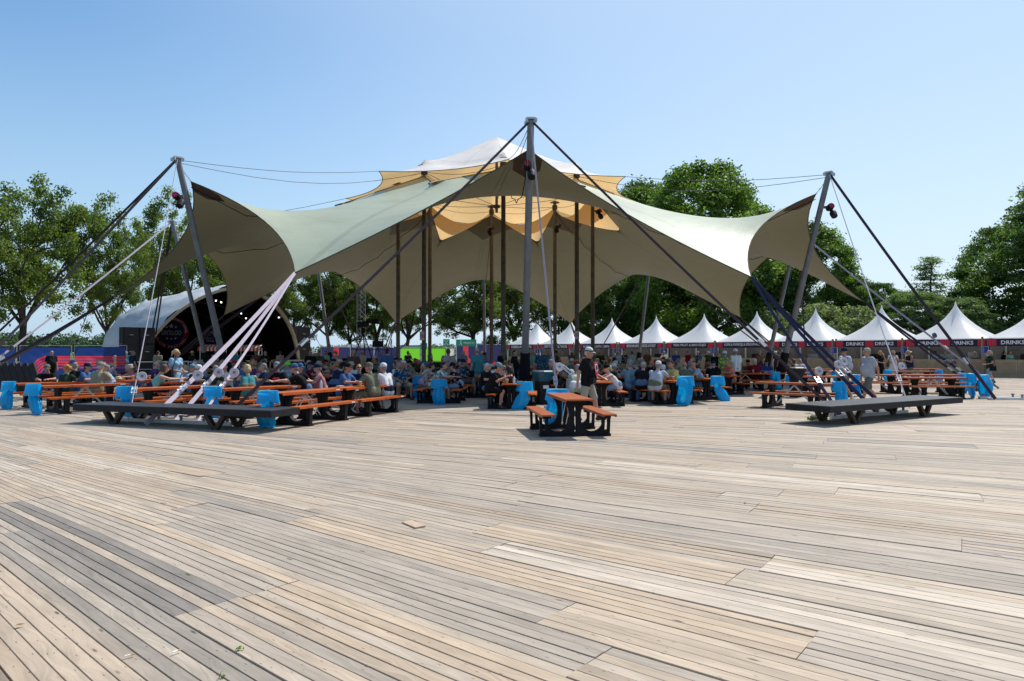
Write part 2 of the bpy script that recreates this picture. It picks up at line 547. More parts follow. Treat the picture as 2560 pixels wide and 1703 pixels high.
def fabric(name, top, under, transl, rough=0.6, spec=0.35, seams=True, tr_w=0.35):
    """coated canvas: outer and inner face differ, some light comes through"""
    m = bpy.data.materials.new(name); m.use_nodes = True
    nt = m.node_tree; N = nt.nodes; L = nt.links
    b = N['Principled BSDF']; out = N['Material Output']
    geo = N.new('ShaderNodeNewGeometry')
    tc = N.new('ShaderNodeTexCoord')
    nz = N.new('ShaderNodeTexNoise'); nz.inputs['Scale'].default_value = 0.45; nz.inputs['Detail'].default_value = 9; nz.inputs['Roughness'].default_value = 0.62
    L.new(tc.outputs['Object'], nz.inputs['Vector'])
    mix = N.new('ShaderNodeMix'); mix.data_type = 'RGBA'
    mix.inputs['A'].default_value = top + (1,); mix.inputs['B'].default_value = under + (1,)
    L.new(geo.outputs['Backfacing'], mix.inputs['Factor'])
    rg = N.new('ShaderNodeMapRange'); rg.inputs['From Min'].default_value = 0.25; rg.inputs['From Max'].default_value = 0.75
    rg.inputs['To Min'].default_value = 0.84; rg.inputs['To Max'].default_value = 1.10
    L.new(nz.outputs['Fac'], rg.inputs['Value'])
    sc_ = N.new('ShaderNodeVectorMath'); sc_.operation = 'SCALE'
    L.new(mix.outputs['Result'], sc_.inputs[0])
    if seams:
        uv = N.new('ShaderNodeUVMap'); uv.uv_map = 'panel'
        sx = N.new('ShaderNodeSeparateXYZ'); L.new(uv.outputs[0], sx.inputs[0])
        fr = N.new('ShaderNodeMath'); fr.operation = 'FRACT'; L.new(sx.outputs['X'], fr.inputs[0])
        lt = N.new('ShaderNodeMath'); lt.operation = 'LESS_THAN'; L.new(fr.outputs[0], lt.inputs[0]); lt.inputs[1].default_value = 0.05
        fy = N.new('ShaderNodeMath'); fy.operation = 'FRACT'; L.new(sx.outputs['Y'], fy.inputs[0])
        ly = N.new('ShaderNodeMath'); ly.operation = 'LESS_THAN'; L.new(fy.outputs[0], ly.inputs[0]); ly.inputs[1].default_value = 0.022
        mxs = N.new('ShaderNodeMath'); mxs.operation = 'MAXIMUM'; L.new(lt.outputs[0], mxs.inputs[0]); L.new(ly.outputs[0], mxs.inputs[1])
        sm = N.new('ShaderNodeMath'); sm.operation = 'MULTIPLY_ADD'; L.new(mxs.outputs[0], sm.inputs[0]); sm.inputs[1].default_value = -0.17; sm.inputs[2].default_value = 1.0
        pr = N.new('ShaderNodeMath'); pr.operation = 'MULTIPLY'; L.new(sm.outputs[0], pr.inputs[0]); L.new(rg.outputs[0], pr.inputs[1])
        L.new(pr.outputs[0], sc_.inputs['Scale'])
    else:
        L.new(rg.outputs[0], sc_.inputs['Scale'])
    L.new(sc_.outputs[0], b.inputs['Base Color'])
    b.inputs['Roughness'].default_value = rough
    b.inputs['Specular IOR Level'].default_value = spec
    wv = N.new('ShaderNodeTexNoise'); wv.inputs['Scale'].default_value = 1.3; wv.inputs['Detail'].default_value = 4
    L.new(tc.outputs['Object'], wv.inputs['Vector'])
    bp = N.new('ShaderNodeBump'); bp.inputs['Strength'].default_value = 0.22; bp.inputs['Distance'].default_value = 0.10
    L.new(wv.outputs['Fac'], bp.inputs['Height']); L.new(bp.outputs['Normal'], b.inputs['Normal'])
    tr = N.new('ShaderNodeBsdfTranslucent'); tr.inputs['Color'].default_value = transl + (1,)
    ms = N.new('ShaderNodeMixShader'); ms.inputs[0].default_value = tr_w
    L.new(b.outputs[0], ms.inputs[1]); L.new(tr.outputs[0], ms.inputs[2])
    L.new(ms.outputs[0], out.inputs['Surface'])
    return m
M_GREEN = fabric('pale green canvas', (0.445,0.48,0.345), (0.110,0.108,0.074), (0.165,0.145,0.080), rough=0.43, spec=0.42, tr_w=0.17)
M_TOP = fabric('white over ochre canvas', (0.93,0.925,0.91), (0.62,0.46,0.26), (0.98,0.66,0.31), rough=0.6, spec=0.3, tr_w=0.36)

def scallop(a, b, toward, sag, n):
    a, b, t = Vector(a), Vector(b), Vector(toward)
    mid = (a+b)/2; d = (t-mid).normalized()
    return [a.lerp(b, i/n) + d*(sag*4*(i/n)*(1-i/n)) for i in range(n+1)]

def relax(P, iters, fixed_mask, wv=1.0):
    P = P.copy()
    for _ in range(iters):
        up = np.roll(P, 1, 0); dn = np.roll(P, -1, 0)
        Q = P.copy()
        Q[:, 1:-1] = (P[:, :-2] + P[:, 2:] + (up + dn)[:, 1:-1]*wv) / (2 + 2*wv)
        Q[fixed_mask] = P[fixed_mask]
        P = Q
    return P

R_MA, H_MA = 18.75, 8.62      # canvas corner at a mast
R_LO, H_LO = 20.4, 4.30       # tied-down corner
R_IP, H_IP = 6.0, 11.35       # inner peak at a pole
R_IV, H_IV = 9.5, 9.9         # inner valley
NH = 14                       # steps per half sector
NR = 30
outer = []; inner = []
for k in range(8):
    m0 = tp(MAST_A[k], R_MA, H_MA); l0 = tp(LOW_A[k], R_LO, H_LO); m1 = tp(MAST_A[(k+1) % 8], R_MA, H_MA)
    ctr = TC + Vector((0,0,10.6))
    outer += scallop(m0, l0, ctr, 1.25, NH)[:-1] + scallop(l0, m1, ctr, 1.25, NH)[:-1]
    p0 = tp(MAST_A[k], R_IP, H_IP); v0 = tp(LOW_A[k], R_IV, H_IV); p1 = tp(MAST_A[(k+1) % 8], R_IP, H_IP)
    far_ = tp((MAST_A[k]+LOW_A[k])/2, 14, 10.0); far2 = tp((MAST_A[(k+1)%8]-pi/16-pi/16), 14, 10.0)
    inner += scallop(p0, v0, tp(MAST_A[k]+pi/16, 14, 9.8), 0.02, NH)[:-1] + scallop(v0, p1, tp(LOW_A[k]+pi/16, 14, 9.8), 0.02, NH)[:-1]
NT = len(outer)
P = np.zeros((NT, NR+1, 3))
for i in range(NT):
    for j in range(NR+1):
        s = j/NR
        s = s**0.9
        P[i, j] = np.array(inner[i])*(1-s) + np.array(outer[i])*s
mask = np.zeros(P.shape[:2], bool)
P = relax(P, 1500, mask, 1.0)
MEM = P
tent = empty('festival_tent', TC, 0, 'large eight-masted stretch tent of pale green canvas with an ochre and white centre', 'tent')

def canopy_mesh(name, P, m, closed=True, ulen=1.0, vlen=1.0):
    nt_, nr_ = P.shape[:2]
    me = bpy.data.meshes.new(name)
    v = (P - np.array(TC)).reshape(-1, 3)
    f = []
    for i in range(nt_ if closed else nt_-1):
        i2 = (i+1) % nt_
        for j in range(nr_-1):
            f.append((i*nr_+j, i*nr_+j+1, i2*nr_+j+1, i2*nr_+j))
    me.from_pydata(v.tolist(), [], f)
    me.materials.append(m)
    ul = me.uv_layers.new(name='panel')
    uvs = []
    for i in range(nt_ if closed else nt_-1):
        for j in range(nr_-1):
            a, b_ = i*ulen/1.0, (i+1)*ulen
            uvs += [(a, j*vlen), (a, (j+1)*vlen), (b_, (j+1)*vlen), (b_, j*vlen)]
    ul.data.foreach_set('uv', np.array(uvs, dtype=np.float32).ravel())
    me.polygons.foreach_set('use_smooth', [True]*len(me.polygons))
    me.update()
    # make normals point up / outwards
    zs = np.empty(len(me.polygons)*3); me.polygons.foreach_get('normal', zs)
    if zs.reshape(-1,3)[:,2].mean() < 0:
        me.flip_normals()
    return me
# vlen: a seam every 5 rows; ulen: a seam every 14 steps
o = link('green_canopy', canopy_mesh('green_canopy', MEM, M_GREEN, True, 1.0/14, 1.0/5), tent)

# hems: a dark rope edge along both rims
def rim(path, r, name, m, closed=True):
    b = MB(); pth = [Vector(p) - TC for p in path]
    if closed: pth = pth + [pth[0]]
    b.tube(pth, r, 5, cap=False)
    return b.build(name, m, tent)
M_HEM = mat('canvas hem', (0.10,0.095,0.07), 0.8, 0.2, 0, 0.1, 4)
rim(outer, 0.022, 'canopy_hem', M_HEM)
rim(inner, 0.022, 'canopy_hem', M_HEM)

# filler lenses in the notches of the star (white outside, ochre inside)
for k in range(8):
    p0 = tp(MAST_A[k], R_IP, 11.6); p1 = tp(MAST_A[(k+1)%8], R_IP, 11.6); v0 = tp(LOW_A[k], R_IV, H_IV)
    n = 20
    arc = scallop(p0, p1, tp(LOW_A[k], 5.0, 9.4), 1.10, n)
    i0_ = k*2*NH
    edge = [Vector(inner[(i0_ + int(round(2*NH*q/n))) % NT]) + Vector((0,0,0.05)) for q in range(n+1)]
    G = np.array([[np.array(arc[q].lerp(edge[q], (j/7.0))) for j in range(8)] for q in range(n+1)])
    for q in range(n+1):
        for j in range(8):
            s = j/7.0
            G[q, j, 2] -= 0.22*sin(pi*s)*sin(pi*q/n)
    link('inner_canopy', canopy_mesh('inner_canopy', G, M_TOP, False, 1.0/10, 0.21), tent)

# upper canopy: tips over the masts, rim drawn in between, one central peak and eight pole bumps
R_T, H_T = 9.15, 11.0
rimA = []
for k in range(8):
    t0 = tp(MAST_A[k], R_T, H_T); t1 = tp(MAST_A[(k+1)%8], R_T, H_T)
    rimA += scallop(t0, t1, TC + Vector((0,0,11.35)), 0.95, 2*NH)[:-1]
NRA = 28
A = np.zeros((NT, NRA+1, 3))
for i in range(NT):
    for j in range(NRA+1):
        s = j/NRA
        A[i, j] = np.array(TC + Vector((0,0,14.95)))*(1-s) + np.array(rimA[i])*s
# small ring at the top so the cone keeps its point
for i in range(NT):
    a = TROT + i*2*pi/NT
    A[i, 0] = np.array(tp(a, 0.12, 14.95))
mask = np.zeros(A.shape[:2], bool)
jp = int(NRA*0.60)
for i in range(NT):      # a ridge carried by the poles, sagging a little between them
    ph_ = (i % (2*NH))/(2*NH)
    A[i, jp] = np.array(tp(TROT + i*2*pi/NT, 6.0 - 0.25*sin(pi*ph_), 12.30 - 0.62*sin(pi*ph_)**0.8)); mask[i, jp] = True
A = relax(A, 900, mask, 1.0)
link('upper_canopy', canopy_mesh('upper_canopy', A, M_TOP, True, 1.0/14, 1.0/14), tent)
rim(rimA, 0.02, 'canopy_hem', M_HEM)

def local(p): return Vector(p) - TC
# ---- masts, leaning outwards
TOPS = []
for k in range(8):
    a = MAST_A[k]
    base = tp(a, 17.0, 0.0); top = tp(a, 19.3, 9.45)
    TOPS.append(top)
    b = MB()
    d = (top-base).normalized()
    b.tube([local(base + d*0.25), local(base+d*1.2), local(top)], [0.125,0.13,0.12], 14)
    mo = b.build('mast', M_STEEL, tent); auto_smooth(mo, 50)
    h = MB()     # head plate with lugs
    h.box(local(top) + Vector((0,0,0.03)), (0.30,0.30,0.06), Matrix.Rotation(a, 3, 'Z'))
    for q in range(4):
        aa = a + pi/4 + q*pi/2
        h.box(local(top) + Vector((sin(aa)*0.2, -cos(aa)*0.2, -0.05)), (0.03,0.14,0.14), Matrix.Rotation(aa, 3, 'Z'))
    h.build('mast_head', M_GALV, mo)
    s = MB()     # padded sleeve and foot plate
    s.tube([local(base + d*0.02), local(base+d*0.5), local(base + d*1.7)], [0.24,0.22,0.17], 12)
    s.build('foot_sleeve', M_BLACKC, mo)
    f = MB(); f.box(local(base) + Vector((0,0,0.012)), (0.9,0.5,0.024), Matrix.Rotation(a, 3, 'Z')); f.build('foot_plate', M_GALV, mo)
    # shackle chain from mast to canvas corner
    c = MB(); q0 = local(tp(a, R_MA, H_MA)); q1 = local(base + d*(9.2/ d.z))
    for t in range(7):
        e0 = q0.lerp(q1, t/7); e1 = q0.lerp(q1, (t+0.8)/7)
        c.beam(e0, e1, 0.05 if t % 2 else 0.015, 0.015 if t % 2 else 0.05)
    c.build('chain', M_GALV, mo)
    # clamped corner plate on the canvas
    cp = MB()
    pl = [Vector(MEM[(k*2*NH) % NT, NR]), Vector(MEM[(k*2*NH+1) % NT, NR]), Vector(MEM[(k*2*NH+1) % NT, NR-1]), Vector(MEM[(k*2*NH) % NT, NR-2]), Vector(MEM[(k*2*NH-1) % NT, NR-1]), Vector(MEM[(k*2*NH-1) % NT, NR])]
    up = [local(p)+Vector((0,0,0.02)) for p in pl]; dn_ = [local(p)+Vector((0,0,-0.02)) for p in pl]
    n_ = 6
    cp.add(up+dn_, [tuple(range(6)), tuple(range(11,5,-1))] + [(q, q+6, (q+1)%6+6, (q+1)%6) for q in range(6)])
    cp.build('corner_plate', mat('brown reinforcing patch', (0.10,0.07,0.055), 0.7, 0.3, 0, 0.3, 9), tent)
# ---- inner poles
M_POLE = mat('aged larch pole', (0.135,0.122,0.108), 0.65, 0.3, 0.1, 0.35, 4, 0.2, 20)
POLES = []
for k in range(8):
    a = MAST_A[k]
    base = tp(a, R_IP, 0.0); top = tp(a, R_IP, 12.05)
    POLES.append(base)
    b = MB(); b.tube([local(base), local(base)+Vector((0,0,6)), local(top)], [0.12,0.125,0.11], 12)
    po = b.build('pole', M_POLE, tent); auto_smooth(po, 50)
    c = MB()
    c.lathe([(0.13,11.45),(0.18,11.47),(0.18,11.73),(0.13,11.75)], 10, local(base))
    c.build('pole_collar', M_CABLE, po)
    dsk = MB(); dsk.lathe([(0.34,11.93),(0.25,11.98),(0.12,12.0)], 18, local(base)); dsk.build('pole_cap', mat('dark top plate', (0.25,0.16,0.09), 0.6, 0.3, 0, 0.1, 3), po)
# flying mast hung on cables in the middle
b = MB(); b.tube([Vector((0,0,10.3)), Vector((0,0,14.9))], 0.09, 10); fm = b.build('flying_mast', M_POLE, tent)
b = MB(); b.lathe([(0.22,10.6),(0.22,10.75)], 10); b.build('mast_collar', M_CABLE, fm)
cb = MB(); cb2 = MB(); cb3 = MB(); cb4 = MB()
for k in range(8):
    a = MAST_A[k]
    c1_ = MB(); c1_.tube([local(tp(a, R_IP, 11.6)), local(tp(a, 3.0, 11.05)), local(tp(a, 0.2, 10.7))], 0.016, 5); c1_.build('stay_cable', M_CABLE, tent)
    c2_ = MB(); nxt = tp(MAST_A[(k+1)%8], R_IP, 11.6); me_ = tp(a, R_IP, 11.6)
    c2_.tube([local(me_.lerp(nxt, q/6)) - Vector((0,0,0.30*sin(pi*q/6))) for q in range(7)], 0.014, 5); c2_.build('ring_cable', M_CABLE, tent)
    for dh, r0, z0, sg in ((0.0, R_T, H_T, 0.25), (-0.12, R_IP, 11.55, 0.7)):
        c3_ = MB(); p0 = tp(a, 19.15, 9.40+dh); p1 = tp(a, r0, z0)
        c3_.tube([local(p0.lerp(p1, q/8)) - Vector((0,0,sg*sin(pi*q/8))) for q in range(9)], 0.013, 5); c3_.build('radial_cable', M_CABLE, tent)
    # loose electric cable below the canvas along the ridge
    i = k*2*NH
    c4_ = MB(); pth = [local(MEM[i, j]) - Vector((0,0,0.05 + 0.25*abs(sin(j*0.55)))) for j in range(0, NR+1, 2)]
    c4_.tube(pth, 0.018, 5); c4_.build('power_cable', M_RUBBER, tent)
    # rope lacing between the canvases
    lc = MB(); v = tp(LOW_A[k], R_IV, H_IV)
    lc.tube([local(v), local(tp(LOW_A[k], R_IV+0.4, H_IV-0.15))], 0.05, 6); lc.build('valley_shackle', M_CABLE, tent)

# ---- webbing straps
def strap(p0, p1, w, m, up=None, name='strap'):
    b = MB(); p0, p1 = local(p0), local(p1)
    d = (p1-p0)
    vd = (p0 + p1)*0.5 + TC - Vector((0,0,EYE))
    side = d.cross(vd).normalized() + d.normalized().cross(Vector((0,0,1)))*0.25 if up is None else up
    n = 8
    for i in range(n):
        a_ = p0.lerp(p1, i/n) - Vector((0,0,0.10*sin(pi*i/n))); b_ = p0.lerp(p1, (i+1)/n) - Vector((0,0,0.10*sin(pi*(i+1)/n)))
        b.beam(a_, b_, w, 0.007, up=(b_-a_).cross(side))
    return b.build(name, m, tent)

def ratchet(so, p0, p1, t, w=0.11):
    """steel tensioner clamped over the strap"""
    p = local(p0).lerp(local(p1), t); d = (local(p1)-local(p0)).normalized()
    s = Vector((-d.y, d.x, 0)).normalized(); u = s.cross(d)
    R = Matrix((s, d, u)).transposed()
    b = MB()
    for sx in (-1, 1):
        b.box(p + s*(sx*(w/2+0.012)) + u*0.02, (0.012,0.27,0.06), R)
    b.box(p + u*0.03 - d*0.04, (w+0.04,0.035,0.035), R); b.box(p + u*0.02 + d*0.10, (w+0.04,0.025,0.025), R)
    b.box(p + u*0.05 - d*0.12, (w+0.03,0.06,0.02), R)
    b.build('ratchet', M_BRIGHT, so)

def roll(so, p0, p1, t, m, r=0.19, w=0.07, side=1):
    r *= 0.66
    """the spare webbing wound into a roll and tied to the strap"""
    p = local(p0).lerp(local(p1), t); d = (local(p1)-local(p0)).normalized()
    s = Vector((-d.y, d.x, 0)).normalized()*side
    ax = (s*0.35 + Vector((0,-1,0))*0.9 + Vector((0,0,0.25))).normalized()
    R = ax.to_track_quat('Z', 'Y').to_matrix()
    b = MB(); c = p + s*0.15 + Vector((0,-0.05,0.02))
    n = 22
    prof = [(r, -w/2), (r, w/2), (r*0.92, w/2+0.004), (r*0.66, w/2-0.006), (r*0.64, w/2+0.002), (r*0.36, w/2-0.006), (r*0.33, -w/2+0.01)]
    vs = []; fs = []
    for (q, z) in prof:
        for k in range(n): vs.append(R @ Vector((q*cos(2*pi*k/n), q*sin(2*pi*k/n), z)) + c)
    for i in range(len(prof)-1):
        for k in range(n):
            k2 = (k+1) % n; fs.append((i*n+k, i*n+k2, (i+1)*n+k2, (i+1)*n+k))
    fs.append(tuple(range(n-1,-1,-1))); b.add(vs, fs)
    b.build('strap_roll', m, so)

# anchor points (ground) for every tied-down direction
ANCH = {}
FL = tp(LOW_A[7], R_LO, H_LO); FR = tp(LOW_A[0], R_LO, H_LO)
LW = tp(LOW_A[6], R_LO, H_LO); RW = tp(LOW_A[1], R_LO, H_LO)
def gp(px, y):
    d = EYE*1706.7/(y-882.0)
    return Vector(((px-1280)/1706.7*d, d, 0.05))
zz = Vector((0,0,0))
# front-left corner: three lilac straps
for (q, w, rr_, tr_) in (((366,1066), 0.108, 0.775, 0.80), ((442,1056), 0.10, 0.765, 0.79), ((497,1058), 0.062, 0.765, 0.80)):
    g_ = gp(*q); so = strap(FL, g_, w, M_STRAPL); ratchet(so, FL, g_, tr_+0.02, w); roll(so, FL, g_, rr_-0.015, M_STRAPW, 0.18)
# front-right corner: three navy straps
for (q, w, tq) in (((2100,1041), 0.085, 0.80), ((2190,1036), 0.10, 0.76), ((2222,1033), 0.10, 0.74)):
    g_ = gp(*q); so = strap(FR, g_, w, M_STRAPB); ratchet(so, FR, g_, tq, w); roll(so, FR, g_, tq-0.05, M_STRAPW, 0.18)
# mast stays
g_ = gp(549,1062); so = strap(TOPS[0], g_, 0.078, M_STRAPD); ratchet(so, TOPS[0], g_, 0.80, 0.115)
g_ = gp(2096,1042); so = strap(TOPS[0], g_, 0.075, M_STRAPD); ratchet(so, TOPS[0], g_, 0.80, 0.10)
g_ = Vector((1.35, 20.0, 0.03)); so = strap(TOPS[0], g_, 0.075, M_STRAPL, up=Vector((0.6,-0.8,0))); ratchet(so, TOPS[0], g_, 0.915, 0.075); roll(so, TOPS[0], g_, 0.875, M_STRAPW, 0.19)
g_ = gp(322,1060); so = strap(TOPS[7], g_, 0.085, M_STRAPW, up=Vector((0.6,-0.8,0))); ratchet(so, TOPS[7], g_, 0.925, 0.085); roll(so, TOPS[7], g_, 0.895, M_STRAPW, 0.17)
LA = Vector((-24.6, 29.2, 0.05)); LA2 = Vector((-23.6, 29.0, 0.05)); LA3 = Vector((-23.4,28.2,0.05))
for src, dst, m, w in ((TOPS[7], LA, M_STRAPD, 0.085), (TOPS[7], LA2, M_STRAPG, 0.10), (TOPS[6], LA2, M_STRAPL, 0.085), (LW, LA3, M_STRAPD, 0.12), (LW, LA2, M_STRAPG, 0.10)):
    so = strap(src, dst, w, m); ratchet(so, src, dst, 0.86, w); roll(so, src, dst, 0.81, M_STRAPG, 0.2)
RA = Vector((21.3, 30.6, 0.05))
g_ = gp(2487,1001); so = strap(TOPS[1], g_, 0.105, M_STRAPD); ratchet(so, TOPS[1], g_, 0.86, 0.105)
g_ = Vector((11.4,19.6,0.05)); so = strap(TOPS[1], g_, 0.035, M_STRAPW); ratchet(so, TOPS[1], g_, 0.91, 0.06); roll(so, TOPS[1], g_, 0.875, M_STRAPW, 0.16)
for src, m, w, dx in ((RW, M_STRAPD, 0.11, 0.0), (TOPS[2], M_STRAPL, 0.09, 0.5), (RW, M_STRAPD, 0.09, -0.5)):
    dst = RA + Vector((dx, 0, 0)); so = strap(src, dst, w, m); ratchet(so, src, dst, 0.80, w); roll(so, src, dst, 0.74, M_STRAPG, 0.2)
# the far side
for k in (2, 3, 4, 5):
    c0 = tp(LOW_A[k], R_LO, H_LO); gA = tp(LOW_A[k], 27.0, 0.05)
    strap(c0, gA, 0.10, M_STRAPD); strap(c0, gA + Vector((0.6,0,0)), 0.10, M_STRAPD)
    for kk in (k, (k+1) % 8):
        strap(TOPS[kk], gA + Vector((0.4*(1 if kk == k else -1),0,0)), 0.10, M_STRAPD)
strap(TOPS[5], tp(LOW_A[5]+0.0, 27, 0.05), 0.1, M_STRAPD); strap(TOPS[6], tp(LOW_A[5], 27, 0.05), 0.1, M_STRAPD)
# ------------------------------------------------------------------ trees
def leaf_mat(name, dark, light, yellow=None, tr=0.42, scale=0.35):
    m = bpy.data.materials.new(name); m.use_nodes = True
    nt = m.node_tree; N = nt.nodes; L = nt.links
    b = N['Principled BSDF']; out = N['Material Output']
    tc = N.new('ShaderNodeTexCoord')
    nz = N.new('ShaderNodeTexNoise'); nz.inputs['Scale'].default_value = scale; nz.inputs['Detail'].default_value = 5
    L.new(tc.outputs['Object'], nz.inputs['Vector'])
    at_ = N.new('ShaderNodeAttribute'); at_.attribute_name = 'leafvar'
    ad = N.new('ShaderNodeMath'); ad.operation = 'ADD'; L.new(nz.outputs['Fac'], ad.inputs[0]); L.new(at_.outputs['Fac'], ad.inputs[1])
    cr = N.new('ShaderNodeValToRGB')
    cr.color_ramp.elements[0].position = 0.55; cr.color_ramp.elements[0].color = dark + (1,)
    cr.color_ramp.elements[1].position = 1.35 if False else 0.98; cr.color_ramp.elements[1].color = light + (1,)
    if yellow:
        e = cr.color_ramp.elements.new(0.90); e.color = yellow + (1,)
    L.new(ad.outputs[0], cr.inputs['Fac']); L.new(cr.outputs[0], b.inputs['Base Color'])
    b.inputs['Roughness'].default_value = 0.55; b.inputs['Specular IOR Level'].default_value = 0.25
    t = N.new('ShaderNodeBsdfTranslucent')
    sc_ = N.new('ShaderNodeVectorMath'); sc_.operation = 'MULTIPLY'; sc_.inputs[1].default_value = (1.5, 1.7, 0.6)
    L.new(cr.outputs[0], sc_.inputs[0]); L.new(sc_.outputs[0], t.inputs['Color'])
    ms = N.new('ShaderNodeMixShader'); ms.inputs[0].default_value = tr
    L.new(b.outputs[0], ms.inputs[1]); L.new(t.outputs[0], ms.inputs[2]); L.new(ms.outputs[0], out.inputs['Surface'])
    return m
M_LEAF_OAK = leaf_mat('oak leaves', (0.056,0.098,0.024), (0.130,0.190,0.044), (0.150,0.190,0.044))
M_LEAF_LIN = leaf_mat('lime leaves', (0.060,0.110,0.020), (0.150,0.235,0.045))
M_LEAF_DARK = leaf_mat('dark beech leaves', (0.038,0.078,0.024), (0.110,0.180,0.052))
M_LEAF_PALE = leaf_mat('silvery leaves', (0.085,0.120,0.055), (0.230,0.270,0.150))
M_LEAF_FAR = leaf_mat('far wood leaves', (0.040,0.080,0.036), (0.085,0.135,0.060), None, 0.2, 0.05)
M_LEAF_CON = leaf_mat('larch needles', (0.075,0.125,0.050), (0.165,0.235,0.100))
M_BARK = mat('bark', (0.060,0.048,0.038), 0.9, 0.1, 0, 0.35, 3, 0.6, 12)

def leaf_cloud(name, centres, radii, n_per, size, m, rg, flat=0.6, parent=None, hollow=0.5, loc=None):
    """leaf-sized quads spread through a set of blobs"""
    cs = np.asarray(centres, float); rs = np.asarray(radii, float)
    if rs.ndim == 1: rs = np.stack([rs, rs, rs*0.8], 1)
    vol = rs.prod(1); cnt = np.maximum(6, (n_per*len(cs)*(vol**0.67)/(vol**0.67).sum())).astype(int)
    idx = np.repeat(np.arange(len(cs)), cnt); n = len(idx)
    d = rg.normal(size=(n,3)); d /= np.linalg.norm(d, axis=1)[:,None]
    rad = hollow + (1-hollow)*rg.random(n)**0.8
    p = cs[idx] + d*rs[idx]*rad[:,None]*(1+0.22*rg.normal(size=(n,1)))
    nrm = d*0.55 + rg.normal(size=(n,3))*0.6; nrm[:,2] += 0.35
    nrm /= np.linalg.norm(nrm, axis=1)[:,None]
    a = np.cross(nrm, rg.normal(size=(n,3))); a /= np.linalg.norm(a, axis=1)[:,None]
    b = np.cross(nrm, a)
    s = size*(0.6+0.8*rg.random(n))[:,None]
    V = np.stack([p - a*s, p - b*s*flat, p + a*s, p + b*s*flat], 1).reshape(-1,3)
    me = bpy.data.meshes.new(name)
    me.vertices.add(n*4); me.vertices.foreach_set('co', V.astype(np.float32).ravel())
    me.loops.add(n*4); me.loops.foreach_set('vertex_index', np.arange(n*4, dtype=np.int32))
    me.polygons.add(n); me.polygons.foreach_set('loop_start', np.arange(0, n*4, 4, dtype=np.int32)); me.polygons.foreach_set('loop_total', np.full(n, 4, dtype=np.int32))
    me.update(calc_edges=True)
    me.materials.append(m)
    # per-leaf variation: random plus a value per clump
    cv = rg.random(len(cs))*0.30
    lv = np.repeat(cv[idx] + rg.random(n)*0.22, 4)
    at_ = me.attributes.new('leafvar', 'FLOAT', 'POINT'); at_.data.foreach_set('value', lv.astype(np.float32))
    return me

def branch_tree(rg, H, trunk_h, crown_r, r0, n_limbs, lean=0.0, shape='oak'):
    """trunk + forking limbs; returns (MB, tip points)"""
    b = MB(); tips = []
    top = Vector((rg.normal()*0.3, rg.normal()*0.3, trunk_h))
    b.tube([(0,0,-0.15),(0.02,0,0.5),(top.x*0.5, top.y*0.5, trunk_h*0.55), top], [r0*1.5, r0*1.05, r0*0.9, r0*0.8], 9)
    def limb(p, d, L, r, depth):
        n = 4; path = [p]; q = Vector(p); dd = Vector(d)
        for i in range(n):
            dd = (dd + Vector(rg.normal(size=3))*0.16 + Vector((0,0,0.05))).normalized()
            q = q + dd*(L/n); path.append(Vector(q))
        b.tube(path, [r*(1-0.17*i) for i in range(n+1)], 5 if depth else 7, cap=False)
        tips.append((path[2], L)); tips.append((path[3], L)); tips.append((path[4], L))
        if depth < 2:
            for k in range(3 if depth == 0 else 2):
                i = int(rg.integers(2, n+1))
                nd = (dd + Vector(rg.normal(size=3))*0.75).normalized()
                limb(path[i], nd, L*0.6, r*0.5, depth+1)
    for k in range(n_limbs):
        a = 2*pi*k/n_limbs + rg.normal()*0.4
        up = 0.5 + 1.3*rg.random()
        d = Vector((cos(a), sin(a), up)).normalized()
        L = (H-trunk_h)*(0.50+0.35*rg.random())*min(1.0, crown_r/((H-trunk_h)*0.5)/max(0.35, (1-d.z**2)**0.5)*0.6+0.35)
        z0 = trunk_h*(0.8+0.2*rg.random())
        limb(Vector((top.x*z0/trunk_h, top.y*z0/trunk_h, z0)), d, L, r0*0.5, 0)
    limb(top, Vector((0,0,1)), (H-trunk_h)*0.8, r0*0.65, 0)
    return b, tips

